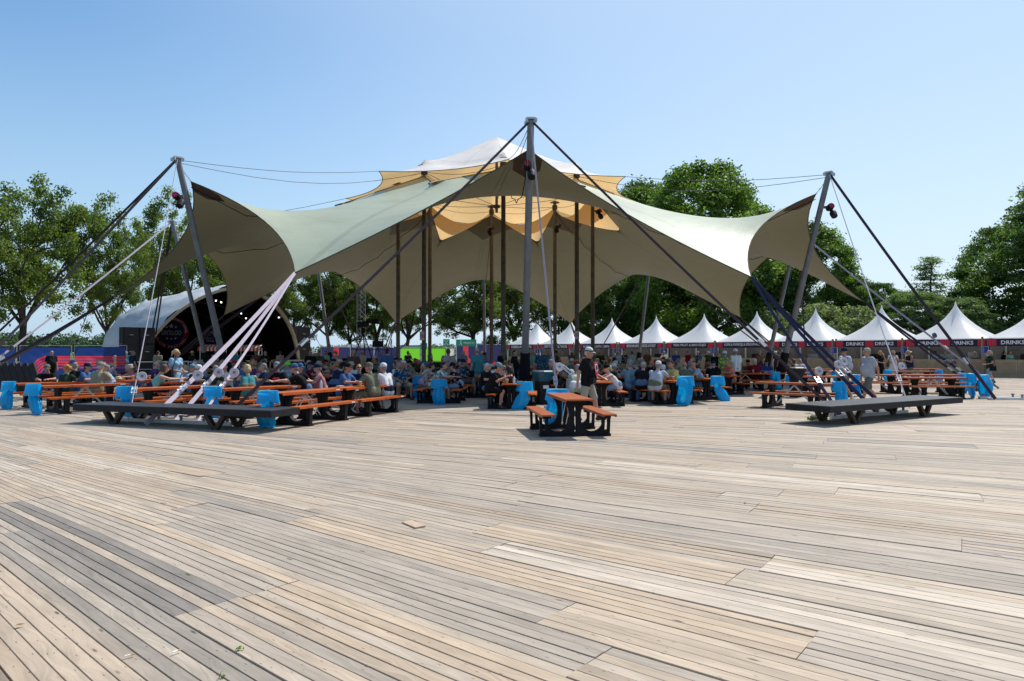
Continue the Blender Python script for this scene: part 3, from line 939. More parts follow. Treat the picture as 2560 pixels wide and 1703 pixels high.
TREE_CACHE = {}
def tree_proto(kind, seed):
    key = (kind, seed)
    if key in TREE_CACHE: return TREE_CACHE[key]
    rg = np.random.default_rng(seed)
    if kind == 'oak':            # airy crown with sky showing through, H = 16
        b, tips = branch_tree(rg, 16.0, 4.6, 5.5, 0.36, 6)
        cs = [t[0] + Vector(rg.normal(size=3))*0.5 for t in tips if t[0].z > 4.4]
        rad = [0.55+0.65*rg.random() for _ in cs]
        extra = []
        for k in range(46):
            a = rg.random()*2*pi; z = 5.2 + 10.6*rg.random(); rr_ = 5.4*(1-((z-9.5)/7.2)**2)**0.5 if abs(z-9.5) < 7.1 else 0.8
            rr_ *= 0.45+0.6*rg.random()
            extra.append(Vector((cos(a)*rr_, sin(a)*rr_, z)))
        cs += extra; rad += [0.55+0.6*rg.random() for _ in extra]
        lm = leaf_cloud('crown', [tuple(c) for c in cs], rad, 175, 0.125, M_LEAF_OAK, rg, hollow=0.2)
    elif kind == 'lime':         # dense domed crown, H = 25
        b, tips = branch_tree(rg, 15.0, 4.0, 6.0, 0.5, 6)
        cs = []; rad = []
        for k in range(300):
            a = rg.random()*2*pi; u = rg.random()
            z = 3.2 + 20.8*u
            R_ = 9.6*max(0.06, (1-((z-10.5)/14.0)**2))**0.62
            q = R_*(0.55+0.42*rg.random()**0.4)
            cs.append((cos(a)*q, sin(a)*q, z)); rad.append(0.9+0.9*rg.random())
        lm = leaf_cloud('crown', cs, rad, 230, 0.19, M_LEAF_LIN, rg, hollow=0.35)
    elif kind == 'beech':        # dark spreading crown, layered sprays, H = 24
        b, tips = branch_tree(rg, 14.0, 3.0, 6.0, 0.5, 7)
        cs = []; rad = []
        for k in range(330):
            a = rg.random()*2*pi; z = 2.0 + 21.5*rg.random()
            R_ = 10.5*max(0.08, (1-((z-8.0)/17.0)**2))**0.75
            q = R_*(0.42+0.62*rg.random()**0.5)
            cs.append((cos(a)*q, sin(a)*q, z)); s_ = 0.8+0.9*rg.random(); rad.append((s_*1.25, s_*1.25, s_*0.55))
        rad = np.array(rad)
        lm = leaf_cloud('crown', cs, rad, 190, 0.19, M_LEAF_DARK, rg, hollow=0.3)
    elif kind == 'bush':         # H = 5
        b, tips = branch_tree(rg, 3.0, 0.6, 1.6, 0.10, 6)
        cs = []; rad = []
        for k in range(80):
            a = rg.random()*2*pi; z = 0.3 + 4.7*rg.random(); q = 2.6*max(0.1, (1-((z-2.0)/3.4)**2))**0.5*(0.35+0.65*rg.random()**0.5)
            cs.append((cos(a)*q, sin(a)*q, z)); rad.append(0.45+0.5*rg.random())
        lm = leaf_cloud('crown', cs, rad, 130, 0.105, M_LEAF_PALE, rg, hollow=0.3)
    elif kind == 'larch':        # airy conifer with level sprays, H = 14
        b = MB(); b.tube([(0,0,-0.15),(0.05,0,5),(0,0.05,10),(0.15,0,14)], [0.22,0.16,0.08,0.015], 8)
        cs = []; rad = []
        for k in range(95):
            z = 1.5 + 12.2*(k/95.0); L = 0.35 + (14-z)*0.27*(0.4+0.9*rg.random()); a = rg.random()*2*pi
            e = Vector((cos(a)*L, sin(a)*L, z - 0.12*L + 0.25*rg.random()))
            b.tube([(0,0,z), e*0.5 + Vector((0,0,z*0.5+0.1)), e], [0.035,0.025,0.008], 4, cap=False)
            for t in (0.45, 0.7, 0.95):
                cs.append((e.x*t, e.y*t, z + (e.z-z)*t)); rad.append((0.75,0.75,0.26))
        lm = leaf_cloud('crown', cs, np.array(rad), 36, 0.085, M_LEAF_CON, rg, hollow=0.1)
    tm = b.mesh('trunk', [M_BARK], True)
    TREE_CACHE[key] = (tm, lm)
    return TREE_CACHE[key]

def tree(kind, seed, loc, sxy, sz, rz, label, name='tree', cat='tree', group=None, leaf=None):
    tm, lm = tree_proto(kind, seed)
    r = empty(name, (loc[0], loc[1], -0.14), rz, label, cat, group)
    r.scale = (sxy, sxy, sz)
    link('trunk', tm, r)
    c = link('crown', lm, r)
    if leaf:
        c.material_slots[0].link = 'OBJECT'; c.material_slots[0].material = leaf
    return r
def tpix(px, ytop, d): 
    """foot and height of a tree whose top is at (px,ytop) when it stands at depth d"""
    p = at(px, ytop, d); return (p.x, d, 0), p.z + 0.14
GOAK = 'open-crowned trees in a row behind the stage'
T = [
 ('oak',1, 58,452,62, 0.80, 0.3,'tallest open-crowned tree at the far left above the navy banner fence',None),
 ('oak',2, 268,532,68, 0.52,1.2,'open-crowned tree between the far left tree and the stage roof',None),
 ('oak',3, 446,530,82, 0.72,2.0,'tree rising behind the stage roof left of the left mast',None),
 ('oak',1, 575,600,92, 0.7,3.1,'tree crown showing right above the top of the stage arch',None),
 ('oak',2, 735,640,90, 0.78,4.0,'tree just right of the stage arch, beside the loudspeaker stack',None),
 ('oak',3, 828,640,96, 0.72,5.1,'slim tree rising left of the camera platform',None),
 ('oak',1, 876,690,100, 0.8,0.9,'tree with a crooked trunk behind the tripod camera',None),
 ('oak',2, 942,650,98, 0.78,2.7,'tree with a straight trunk right of the tripod camera',None),
 ('oak',3, 1010,655,92, 0.9,1.7,'forked tree standing behind the green banner',None),
 ('oak',1, 1180,640,96, 1.0,4.4,'broad tree above the emergency exit sign',None),
 ('oak',2, 1288,640,100, 1.1,5.5,'twin-trunked tree left of the first white food tent',None),
 ('oak',3, 1392,690,104, 1.0,0.2,'tree between the first two white food tents',None),
]
for (k, s, px, yt, d, sx, rz, lab, g_) in T:
    p, h = tpix(px, yt, d); tree(k, s, p, sx*h/16.0*1.06, h/16.8, rz, lab, 'open_crowned_tree', 'tree', None)
B = [
 ('lime',7, 1760,415,92, 1.00, 0.0,'huge domed lime tree whose top rises above the tent canopy','lime_tree',None),
 ('lime',8, 1600,462,118, 1.0, 1.0,'smaller round tree crown left of the huge domed lime tree','lime_tree',None),
 ('lime',8, 2010,560,92, 1.0, 2.0,'bright green lime tree right of the right mast, sloping down','lime_tree',None),
 ('lime',7, 2115,690,90, 0.9, 3.0,'lower lime tree at the right foot of the green slope','lime_tree',None),
 ('beech',9, 1520,650,100, 1.0, 0.5,'dark leafy tree behind the third and fourth food tents','beech_tree',None),
 ('beech',10, 1660,640,98, 1.0, 1.5,'dark leafy tree behind the fruit stall tent','beech_tree',None),
 ('beech',9, 1840,640,92, 1.0, 2.5,'dark leafy tree behind the coffee stall tent','beech_tree',None),
 ('beech',10, 1950,700,88, 0.9, 3.7,'dark leafy tree behind the first drinks tent','beech_tree',None),
 ('beech',9, 2195,705,88, 0.8, 4.5,'small dark tree behind the second drinks tent','beech_tree',None),
 ('beech',10, 2285,725,80, 1.1, 5.2,'spreading mid green tree left of the conifer','beech_tree',M_LEAF_CON),
 ('beech',9, 2390,745,78, 1.1, 0.9,'spreading green tree right of the conifer','beech_tree',M_LEAF_CON),
 ('beech',10, 2700,425,80, 1.12, 1.9,'great dark tree filling the right edge of the picture','beech_tree',None),
 ('beech',9, 2510,560,90, 0.9, 2.6,'dark tree reaching out left of the great tree at the right edge','beech_tree',None),
 ('larch',11, 2326,632,86, 1.45, 0.0,'thin feathery conifer standing alone against the sky','conifer',None),
 ('bush',12, 1240,838,95, 1.0, 0.0,'small round bush behind the navy banner left of the food tents','bush',M_LEAF_OAK),
 ('bush',13, 1292,848,88, 1.1, 0.6,'light green bush beside the first white food tent','bush',M_LEAF_LIN),
 ('bush',12, 2105,768,76, 1.3, 1.2,'pale silvery bush between the first and second drinks tents','bush',None),
 ('bush',13, 1995,752,80, 1.3, 2.2,'pale silvery bush behind the first drinks tent roof','bush',None),
]
HB = {'lime':24.6, 'beech':24.2, 'larch':14.2, 'bush':5.4}
for (k, s, px, yt, d, sx, rz, lab, nm, lf) in B:
    p, h = tpix(px, yt, d); q = h/HB[k]; tree(k, s, p, sx*(q if q > 0.55 else q*1.25), q, rz, lab, nm, 'bush' if k == 'bush' else 'tree', None, lf)
# undergrowth behind the food tents
rg = np.random.default_rng(77)
cs = []; rd = []
for k in range(130):
    x = 9 + 62*rg.random(); y = 96 - 0.28*x + 8*rg.random(); cs.append((x, y, 0.8 + 4.2*rg.random())); rd.append(1.0+1.0*rg.random())
me = leaf_cloud('undergrowth', cs, rd, 260, 0.17, M_LEAF_DARK, rg, hollow=0.2)
props(link('undergrowth', me), 'dark leafy undergrowth behind the row of white food tents', 'shrubs', kind='stuff')
# far wood on the left and thin tree lines on the horizon
cs = []; rd = []
for k in range(420):
    x = -420 + 280*rg.random(); y = 380 + 60*rg.random(); h = 9 + 5*rg.random()
    cs.append((x, y, h*(0.3+0.62*rg.random()))); rd.append(3.0+2.4*rg.random())
me = leaf_cloud('far_wood', cs, rd, 110, 0.8, M_LEAF_FAR, rg, hollow=0.4)
props(link('far_wood', me), 'low green wood along the horizon behind the left banner fence', 'wood', kind='stuff')
cs = []; rd = []
for k in range(700):
    x = -420 + 900*rg.random(); y = 760 + 90*rg.random(); h = 7 + 4.5*rg.random()
    cs.append((x, y, h*(0.2+0.65*rg.random()))); rd.append(3.6+2.4*rg.random())
me = leaf_cloud('horizon_trees', cs, rd, 40, 1.3, M_LEAF_FAR, rg, hollow=0.4)
props(link('horizon_trees', me), 'thin dark tree line on the flat horizon in the middle distance', 'wood', kind='stuff')

# ------------------------------------------------------------------ white pagoda tents with signs
def canvas_white():
    m = bpy.data.materials.new('white pvc'); m.use_nodes = True
    nt = m.node_tree; N = nt.nodes; L = nt.links; b = N['Principled BSDF']; out = N['Material Output']
    b.inputs['Base Color'].default_value = (0.88,0.885,0.89,1); b.inputs['Roughness'].default_value = 0.45; b.inputs['Specular IOR Level'].default_value = 0.35
    tc = N.new('ShaderNodeTexCoord'); nz = N.new('ShaderNodeTexNoise'); nz.inputs['Scale'].default_value = 1.2; nz.inputs['Detail'].default_value = 5
    L.new(tc.outputs['Object'], nz.inputs['Vector'])
    cr = N.new('ShaderNodeMapRange'); cr.inputs['From Min'].default_value = 0.2; cr.inputs['From Max'].default_value = 0.8; cr.inputs['To Min'].default_value = 0.92; cr.inputs['To Max'].default_value = 1.04
    L.new(nz.outputs['Fac'], cr.inputs['Value'])
    vm = N.new('ShaderNodeVectorMath'); vm.operation = 'SCALE'; vm.inputs[0].default_value = (0.88,0.885,0.89); L.new(cr.outputs[0], vm.inputs['Scale']); L.new(vm.outputs[0], b.inputs['Base Color'])
    t = N.new('ShaderNodeBsdfTranslucent'); t.inputs['Color'].default_value = (0.93,0.93,0.92,1)
    ms = N.new('ShaderNodeMixShader'); ms.inputs[0].default_value = 0.38
    L.new(b.outputs[0], ms.inputs[1]); L.new(t.outputs[0], ms.inputs[2]); L.new(ms.outputs[0], out.inputs['Surface'])
    return m
M_PVC = canvas_white()
M_COUNTER = mat('pale birch panel', (0.36,0.255,0.155), 0.6, 0.3, 0, 0.15, 3, 0.15, 30)
M_COUNTER2 = mat('birch frame', (0.42,0.31,0.19), 0.6, 0.3, 0, 0.15, 3, 0.15, 30)
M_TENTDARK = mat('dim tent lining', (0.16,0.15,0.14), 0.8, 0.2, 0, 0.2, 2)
M_EQUIP = mat('brushed catering steel', (0.35,0.36,0.38), 0.4, 0.5, 0.6, 0.2, 4)
M_BLUESIGN = mat('blue price board', (0.03,0.04,0.22), 0.5, 0.3, 0, 0.1, 2)
M_LIGHTBLUE = mat('light blue sign', (0.10,0.36,0.62), 0.5, 0.3, 0, 0.05, 2)
M_POSTW = mat('raw timber post', (0.30,0.21,0.13), 0.75, 0.2, 0, 0.2, 5)
M_BOTTLE = mat('clear bottle', (0.55,0.60,0.62), 0.2, 0.6, 0, 0.1, 4)

TW = 2.58      # half width
def tent_roof_mesh():
    b = MB(); n = 24; rows = []
    for i in range(13):
        t = i/12.0
        s = TW*(1 - t)**1.0
        # concave pagoda profile
        k = (1-t)
        z = 2.55 + 2.75*(1-k**0.42) if False else None
        rows.append(t)
    P = []
    for i in range(15):
        u = i/14.0                     # 0 eave .. 1 peak
        half = TW*(1-u)**1.52*0.99 + 0.03
        z = 2.62 + 2.72*u**1.02
        ring = []
        for k in range(n):
            a = 2*pi*k/n
            c, s_ = cos(a), sin(a)
            m_ = max(abs(c), abs(s_)); sq = Vector((c/m_, s_/m_, 0)); rd_ = Vector((c, s_, 0))
            w = min(1, u*1.6)
            ring.append((sq.lerp(rd_, w*0.85))*half + Vector((0,0,z)))
        P.append(ring)
    vs = [p for r_ in P for p in r_]; fs = []
    for i in range(14):
        for k in range(n):
            k2 = (k+1) % n; fs.append((i*n+k, i*n+k2, (i+1)*n+k2, (i+1)*n+k))
    fs.append(tuple(14*n+k for k in range(n)))
    b.add(vs, fs)
    return b.mesh('roof', [M_PVC], True)
ROOF = tent_roof_mesh()
TPX = [(2603,46.2),(2390,50.2),(2205,54.2),(2040,58.1),(1893,62.0),(1761,66.0),(1641,69.9),(1530,73.9),(1428,77.8),(1343,81.8)]
SIGNS = ['DRINKS','DRINKS','DRINKS','DRINKS','KOFFIE & POFFERTJES & STROOPWAFELS','VERS FRUIT & BROODJES','BEENHAM & BABY BURGER & WORST','BLOEMKOOL & SATÉ & LOEMPIA','GREYTS PATAT & SNACKS','KIBBELING & VIS']
TLAB = ['white pointed drinks tent cut off by the right edge of the picture','white pointed drinks tent with double DRINKS banner, nearest wholly visible one','white pointed drinks tent partly behind the crossing straps','white pointed drinks tent beside the right mast','white pointed tent with the coffee and pancake sign','white pointed tent with the fresh fruit and rolls sign','white pointed tent with the ham and burger sign','white pointed tent with the satay and spring roll sign','white pointed tent with the fries and snacks sign','leftmost white pointed tent with the fried fish sign']
TDIR = (Vector((TPX[-1][0]-1280, 0, 0)))
tent_pos = [ground(px, d) for px, d in TPX]
row_dir = (tent_pos[-1]-tent_pos[0]).normalized()
front_n = Vector((row_dir.y, -row_dir.x, 0))
if front_n.y > 0: front_n = -front_n
TRZ = atan2(front_n.y, front_n.x) + pi/2        # local -Y is the front
text_cache = {}
for i, p in enumerate(tent_pos):
    r = empty('pagoda_tent', (p.x, p.y, 0), TRZ, TLAB[i], 'tent', 'white pointed food and drink tents')
    link('roof', ROOF, r)
    b = MB(); b.box((0,0,5.36), (0.05,0.05,0.12)); b.build('finial', M_PVC, r)
    for sx in (-1,1):
        for sy in (-1,1):
            b = MB(); b.bbox((sx*(TW-0.09)-0.05, sy*(TW-0.09)-0.05, 0), (sx*(TW-0.09)+0.05, sy*(TW-0.09)+0.05, 2.60)); b.build('tent_post', M_WHITE, r)
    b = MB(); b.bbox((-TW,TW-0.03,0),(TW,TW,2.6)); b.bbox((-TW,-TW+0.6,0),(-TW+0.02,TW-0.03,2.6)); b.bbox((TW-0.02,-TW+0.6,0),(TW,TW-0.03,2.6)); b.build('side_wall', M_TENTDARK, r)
    b = MB(); b.bbox((-TW-0.01,-TW-0.035,2.08),(TW+0.01,-TW-0.005,2.60)); va = b.build('valance', M_NAVY, r)
    b = MB(); b.bbox((-TW,-TW-0.06,2.62),(TW,-TW-0.03,2.65)); b.build('gutter_rail', M_WHITE, r)
    dr = SIGNS[i] == 'DRINKS'
    # red striped blocks
    xs = [(-TW+0.08,-TW+0.62),(TW-0.62,TW-0.08)] + ([(-0.30,0.30)] if dr else [])
    for (x0, x1) in xs:
        b = MB(); nn = 6
        for q in range(nn):
            w = (x1-x0)/nn; b.bbox((x0+q*w, -TW-0.042, 2.11), (x0+q*w+w*0.86, -TW-0.036, 2.57))
        so = b.build('red_stripes', M_REDP, va)
        so['kind'] = 'stuff'
    if dr:
        for xc in (-1.06, 1.06):
            if 'D' not in text_cache: text_cache['D'] = text_mesh('DRINKS', 0.26, 1.30, 0.006, bold=0.022); text_cache['D'].materials.append(M_WHITEP)
            link('lettering', text_cache['D'], va, loc=(xc, -TW-0.040, 2.34))
    else:
        w = 3.55 if len(SIGNS[i]) > 16 else 3.4
        tmesh = text_mesh(SIGNS[i], 0.29, w, 0.006, bold=0.012); tmesh.materials.append(M_WHITEP)
        link('lettering', tmesh, va, loc=(0, -TW-0.040, 2.34))
    # counter of wooden panels
    ct = MB(); ct.bbox((-TW+0.1,-TW+0.05,1.13),(TW-0.1,-TW+0.55,1.18)); cto = ct.build('counter', M_COUNTER2, r)
    for q in range(3):
        x0 = -TW+0.12 + q*(2*TW-0.24)/3; x1 = x0 + (2*TW-0.24)/3 - 0.02
        b = MB(); b.bbox((x0,-TW+0.08,0.02),(x1,-TW+0.11,1.125)); pn = b.build('counter_panel', M_COUNTER, cto)
        f = MB(); 
        for (a0,a1,c0,c1) in ((x0,x0+0.09,0.03,1.12),(x1-0.09,x1,0.03,1.12),(x0+0.09,x1-0.09,1.02,1.12),(x0+0.09,x1-0.09,0.03,0.14)):
            f.bbox((a0,-TW+0.06,c0),(a1,-TW+0.08,c1))
        fo = f.build('panel_frame', M_COUNTER2, cto)
    # things behind the counter
    rgx = random.Random(i)
    b = MB()
    b.bbox((-1.9,TW-0.9,0),(1.9,TW-0.4,0.95)); b.bbox((-1.5,TW-0.8,0.95),(-0.6,TW-0.4,1.55)); b.bbox((0.3,TW-0.75,0.95),(0.9,TW-0.42,1.7)); b.bbox((1.2,TW-0.7,0.0),(1.85,TW-0.1,1.95))
    eo = b.build('back_equipment', M_EQUIP if i % 2 else M_BLACK, r); eo['kind'] = 'stuff'
    if i < 9:
        pp = MB(); pp.box((-TW-0.20,-TW+0.02,1.38), (0.12,0.12,2.75)); pp.build('timber_post', M_POSTW, r)
        pp = MB(); pp.box((TW+0.12,-TW+0.02,1.38), (0.12,0.12,2.75)); pp.build('timber_post', M_POSTW, r)
# blue price boards on the posts between the tents
for i in range(len(tent_pos)):
    for sx in (-1, 1):
        off = Vector((sx*(TW-0.06 if sx > 0 else TW+0.02), -TW-0.12, 0)); off.rotate(Matrix.Rotation(TRZ, 3, 'Z'))
        q = tent_pos[i] + off
        r = empty('price_board', (q.x, q.y, 1.60), TRZ, 'blue price board on the %s post of the %s tent' % ('right' if sx > 0 else 'left', ('cut off drinks','nearest whole drinks','strap crossed second drinks','mast side drinks','coffee','fresh fruit','ham and burger','satay','fries','fried fish')[i]), 'sign', 'blue price boards on the tent posts')
        b = MB(); b.bbox((-0.20,-0.015,0),(0.20,0.0,0.46)); b.build('board', M_BLUESIGN, r)
        for (x0,x1,z0,z1) in ((-0.22,0.22,0.46,0.48),(-0.22,0.22,-0.02,0.0),(-0.22,-0.20,0.0,0.46),(0.20,0.22,0.0,0.46)):
            b = MB(); b.bbox((x0,-0.02,z0),(x1,0.005,z1)); b.build('frame_bar', M_GALV, r)
        b = MB()
        for q_ in range(6): b.bbox((-0.16,-0.018,0.06+q_*0.06),(-0.02 - 0.02*(q_%3),-0.0155,0.085+q_*0.06))
        lo_ = b.build('price_lines', mat('pale print', (0.35,0.38,0.6), 0.6), r); lo_['kind'] = 'stuff'
# ------------------------------------------------------------------ stage
SX, SY = -21.9, 52.0
stage = empty('stage', (SX, SY, 0), 0, 'arched festival stage with a grey tarpaulin roof and black interior', 'stage')
LD = Vector((0.64, 0.77, 0)).normalized(); BD = Vector((-0.77, 0.64, 0)).normalized(); ZD = Vector((0,0,1))
M_TARP = mat('grey tarpaulin', (0.42,0.45,0.47), 0.55, 0.35, 0, 0.12, 0.6, 0.25, 2.5)
M_RIM = mat('cream arch rim', (0.43,0.37,0.285), 0.6, 0.3, 0, 0.12, 2)
M_STBLK = mat('stage black', (0.006,0.006,0.007), 0.95, 0.05, 0, 0.2, 2)
def sp(l, b_, z): return LD*l + BD*b_ + ZD*z
def arch(w, h, z0, t, e=1.0):
    a = pi*(1-t)
    x = cos(a); z = sin(a)
    # flattened super-ellipse
    return w*math.copysign(abs(x)**(0.78+0.36*e), x), z0 + h*z**(0.74+0.36*e)
NA = 36
LEAN = 2.3       # the front arch leans out over the stage
def shell(name, w0, h0, w1, h1, depth, m, off=0.0, wrinkle=0.0):
    P = []
    for i in range(NA+1):
        row = []
        for j in range(19):
            v = j/18.0
            w = w0 + (w1-w0)*v**1.3; h = h0 + (h1-h0)*v**1.5
            l, z = arch(w-off, h-off, 0.0, i/NA, max(0.0, 1-1.6*v))
            rip = wrinkle*(sin(i*1.7+j*0.6)*0.5 + sin(j*pi*4.5)**2*0.9 + 0.4*sin(i*0.9-j*1.9))*(sin(pi*i/NA)**0.5)
            row.append(sp(l*(1+rip*0.012), depth*v - LEAN*(z/6.55)**1.2*(1-v)**2, z*(1+rip*0.014)))
        P.append(row)
    b = MB(); b.grid(P)
    o = b.build(name, m, stage, smooth=True); return o
shell('roof_tarpaulin', 6.45, 6.55, 5.2, 5.5, 9.8, M_TARP, 0.0, 2.2)
shell('roof_lining', 6.45, 6.55, 5.2, 5.5, 9.7, M_STBLK, 0.14)
# end wall of the shell
b = MB(); pts = []
for i in range(NA+1):
    l, z = arch(5.18, 5.48, 0.0, i/NA, 0.0); pts.append(sp(l, 9.72, z))
b.add(pts, [tuple(range(NA+1))]); b.build('rear_wall', M_TARP, stage)
b = MB(); b.add([p - BD*0.06 for p in pts], [tuple(range(NA+1))]); b.build('backdrop', M_STBLK, stage)
# rim
b = MB(); P = []
for i in range(NA+1):
    l0, z0 = arch(6.45, 6.55, 0, i/NA); l1, z1 = arch(6.24, 6.34, 0, i/NA)
    f0 = -LEAN*(max(z0,0)/6.55)**1.2; f1 = -LEAN*(max(z1,0)/6.55)**1.2
    P.append([sp(l0,0.12+f0,z0), sp(l0,-0.12+f0,z0), sp(l1,-0.12+f1,max(z1,0)), sp(l1,0.12+f1,max(z1,0))])
b.grid(P); b.build('arch_rim', M_RIM, stage)
for w, h, bd in ((5.6,5.6,3.0),(5.0,5.0,6.0)):
    b = MB(); b.tube([sp(*( (lambda q: (q[0], bd, q[1]))(arch(w,h,0.0,i/NA)))) for i in range(NA+1)], 0.09, 6); b.build('roof_truss', M_CABLE, stage)
# floor
b = MB(); c = sp(0,4.2,0.52)
R = Matrix((LD, BD, ZD)).transposed()
b.box(c, (12.6,9.6,1.02), R); b.build('stage_floor', M_STBLK, stage)
b = MB(); b.box(sp(0,-0.66,1.03), (13.2,0.08,0.05), R); b.build('stage_edge', M_GALV, stage)
# side speaker stacks: each cabinet liftable
M_CAB = mat('black speaker cabinet', (0.010,0.010,0.011), 0.7, 0.2, 0, 0.2, 3)
M_GRILLE = mat('black grille', (0.022,0.022,0.024), 0.85, 0.2, 0, 0.2, 30)
def cabinet(l, bb, z, w, h, lab):
    p = Vector((SX, SY, 0)) + sp(l, bb, 0)
    r = empty('speaker_cabinet', (p.x, p.y, z), atan2(LD.y, LD.x), lab, 'loudspeaker', 'black speaker cabinets beside the stage')
    k = MB(); k.bbox((-w/2,-0.35,0),(w/2,0.35,h-0.012)); k.build('cabinet', M_CAB, r)
    k = MB(); k.bbox((-w/2+0.05,-0.372,0.05),(w/2-0.05,-0.352,h-0.06)); k.build('grille', M_GRILLE, r)
    k = MB(); k.bbox((-0.12,-0.385,h*0.52),(0.12,-0.374,h*0.52+0.03)); k.build('handle', M_GALV, r)
for z, nm in ((0,'lowest'),(1.12,'middle'),(2.24,'topmost')):
    for dx, sd in ((-0.50,'left'),(0.51,'right')):
        cabinet(-6.75+dx, -1.2, z, 1.0, 1.12, '%s black speaker cabinet in the %s column left of the stage arch' % (nm, sd))
for z, nm in ((0,'lowest'),(1.28,'middle'),(2.56,'topmost')):
    cabinet(7.3, 0.9, z, 1.25, 1.28, '%s black speaker cabinet in the stack right of the stage arch' % nm)
# hanging logo disc
def disc(name, l, bb, z, rings, label, cat='sign'):
    p = Vector((SX, SY, 0)) + sp(l, bb, z)
    r = empty(name, p, 0.12, label, cat)
    y = 0.0
    for (ro, ri, m, nm) in rings:
        k = MB(); n = 40
        vs = [(ro*cos(2*pi*q/n), y-0.012, ro*sin(2*pi*q/n)) for q in range(n)] + [(ro*cos(2*pi*q/n), y+0.012, ro*sin(2*pi*q/n)) for q in range(n)]
        k.add(vs, [tuple(range(n)), tuple(range(2*n-1,n-1,-1))] + [(q, n+q, n+(q+1)%n, (q+1)%n) for q in range(n)])
        k.build(nm, m, r); y -= 0.02
    return r, y
M_SREDL = mat('dark red print', (0.24,0.010,0.022), 0.7, 0.2, 0, 0.05, 2)
M_SNAVY = mat('deep navy print', (0.012,0.014,0.045), 0.7, 0.2, 0, 0.05, 2)
M_SWH = mat('dull white print', (0.45,0.47,0.55), 0.7, 0.2, 0, 0.03, 2)
lg, yl = disc('stage_logo', -2.9, 2.4, 3.15, [(1.22,0,M_SREDL,'red_ring'),(0.92,0,M_SNAVY,'navy_disc')], 'round red and navy GROLLOO blues emblem hung inside the stage')
tm_ = text_mesh('GROLLOO', 0.36, 1.42, 0.01); tm_.materials.append(M_SWH); link('lettering', tm_, lg, loc=(0, yl-0.006, 0))
def star_mesh(r):
    k = MB(); pts = [(r*(1 if q % 2 == 0 else 0.42)*sin(pi*q/5), r*(1 if q % 2 == 0 else 0.42)*cos(pi*q/5)) for q in range(10)]
    k.prism(pts, (0,0,0), (1,0,0), (0,0,1), 0.01); return k.mesh('star', [M_SWH])
for (sx_, sz_, sr_) in ((0,0.50,0.20),(0.32,0.42,0.11),(-0.32,0.42,0.11),(-0.30,-0.42,0.11),(0,-0.45,0.09),(0.30,-0.42,0.11)):
    link('star', star_mesh(sr_), lg, loc=(sx_, yl-0.004, sz_))
def ring_text(txt, rad, a0, step, h, parent, y, flip=False):
    for q, ch in enumerate(txt):
        if ch == ' ': continue
        key = ('ring', ch, h)
        if key not in text_cache:
            t_ = text_mesh(ch, h, None, 0.008, bold=0.02); t_.materials.append(M_SWH); text_cache[key] = t_
        a = a0 + q*step
        o_ = link('letter', text_cache[key], parent, loc=(rad*sin(a), y, rad*cos(a)))
        o_.rotation_euler = (0, a + (pi if flip else 0), 0)
ring_text('HOLLAND INTERNATIONAL', 1.07, -1.62, 0.158, 0.17, lg, yl+0.008)
ring_text('BLUES FESTIVAL', 1.07, pi+1.20, -0.178, 0.17, lg, yl+0.008, True)
lg2, yl2 = disc('sponsor_disc', 0.6, 3.0, 3.05, [(0.85,0,M_SNAVY,'navy_disc')], 'small navy disc with a pale animal head hung inside the stage')
k = MB(); k.prism([(-0.30,0.12),(-0.08,0.20),(0.02,0.34),(0.20,0.22),(0.27,0.0),(0.16,-0.22),(0.02,-0.26),(-0.06,-0.06),(-0.14,0.04)], (0.08,yl2-0.004,0.10), (1,0,0), (0,0,1), 0.01); k.build('animal_head', M_SWH, lg2)
for q, tx in enumerate(('HARRY','MUSKEE')):
    t_ = text_mesh(tx, 0.14, 0.55, 0.008); t_.materials.append(M_SWH); link('lettering', t_, lg2, loc=(-0.2, yl2-0.004, -0.27-0.19*q))
# lamps under the stage roof
for q, (px, py, col, e) in enumerate(((505,746,(0.25,0.25,1.0),9.0),(540,752,(1,1,1),10.0),(553,756,(1,0.95,0.85),14.0),(603,784,(0.6,1.0,0.9),8.0),(615,796,(0.8,1,1),8.0),(697,794,(1,1,1),6.0))):
    p = at(px, py, 53.2)
    r = empty('stage_lamp', p, 0, '%s stage lamp glowing inside the stage roof, %s from the left' % (('violet','white','warm white','greenish','pale green','dim white')[q], ('first','second','third','fourth','fifth','last')[q]), 'lamp', 'lamps inside the stage roof')
    k = MB(); k.lathe([(0.10,-0.0),(0.12,0.25),(0.06,0.32)], 10, (0,0,0), R=Matrix.Rotation(-pi/2, 3, 'X')); k.build('lamp_housing', M_BLACK, r)
    k = MB(); k.lathe([(0.06,0.005),(0.06,0.02)], 10, (0,-0.02,0), R=Matrix.Rotation(-pi/2, 3, 'X')); k.build('lens', mat('lamp glow %d' % q, col, 0.5, 0.2, 0, 0, 1, emit=e*0.3), r)
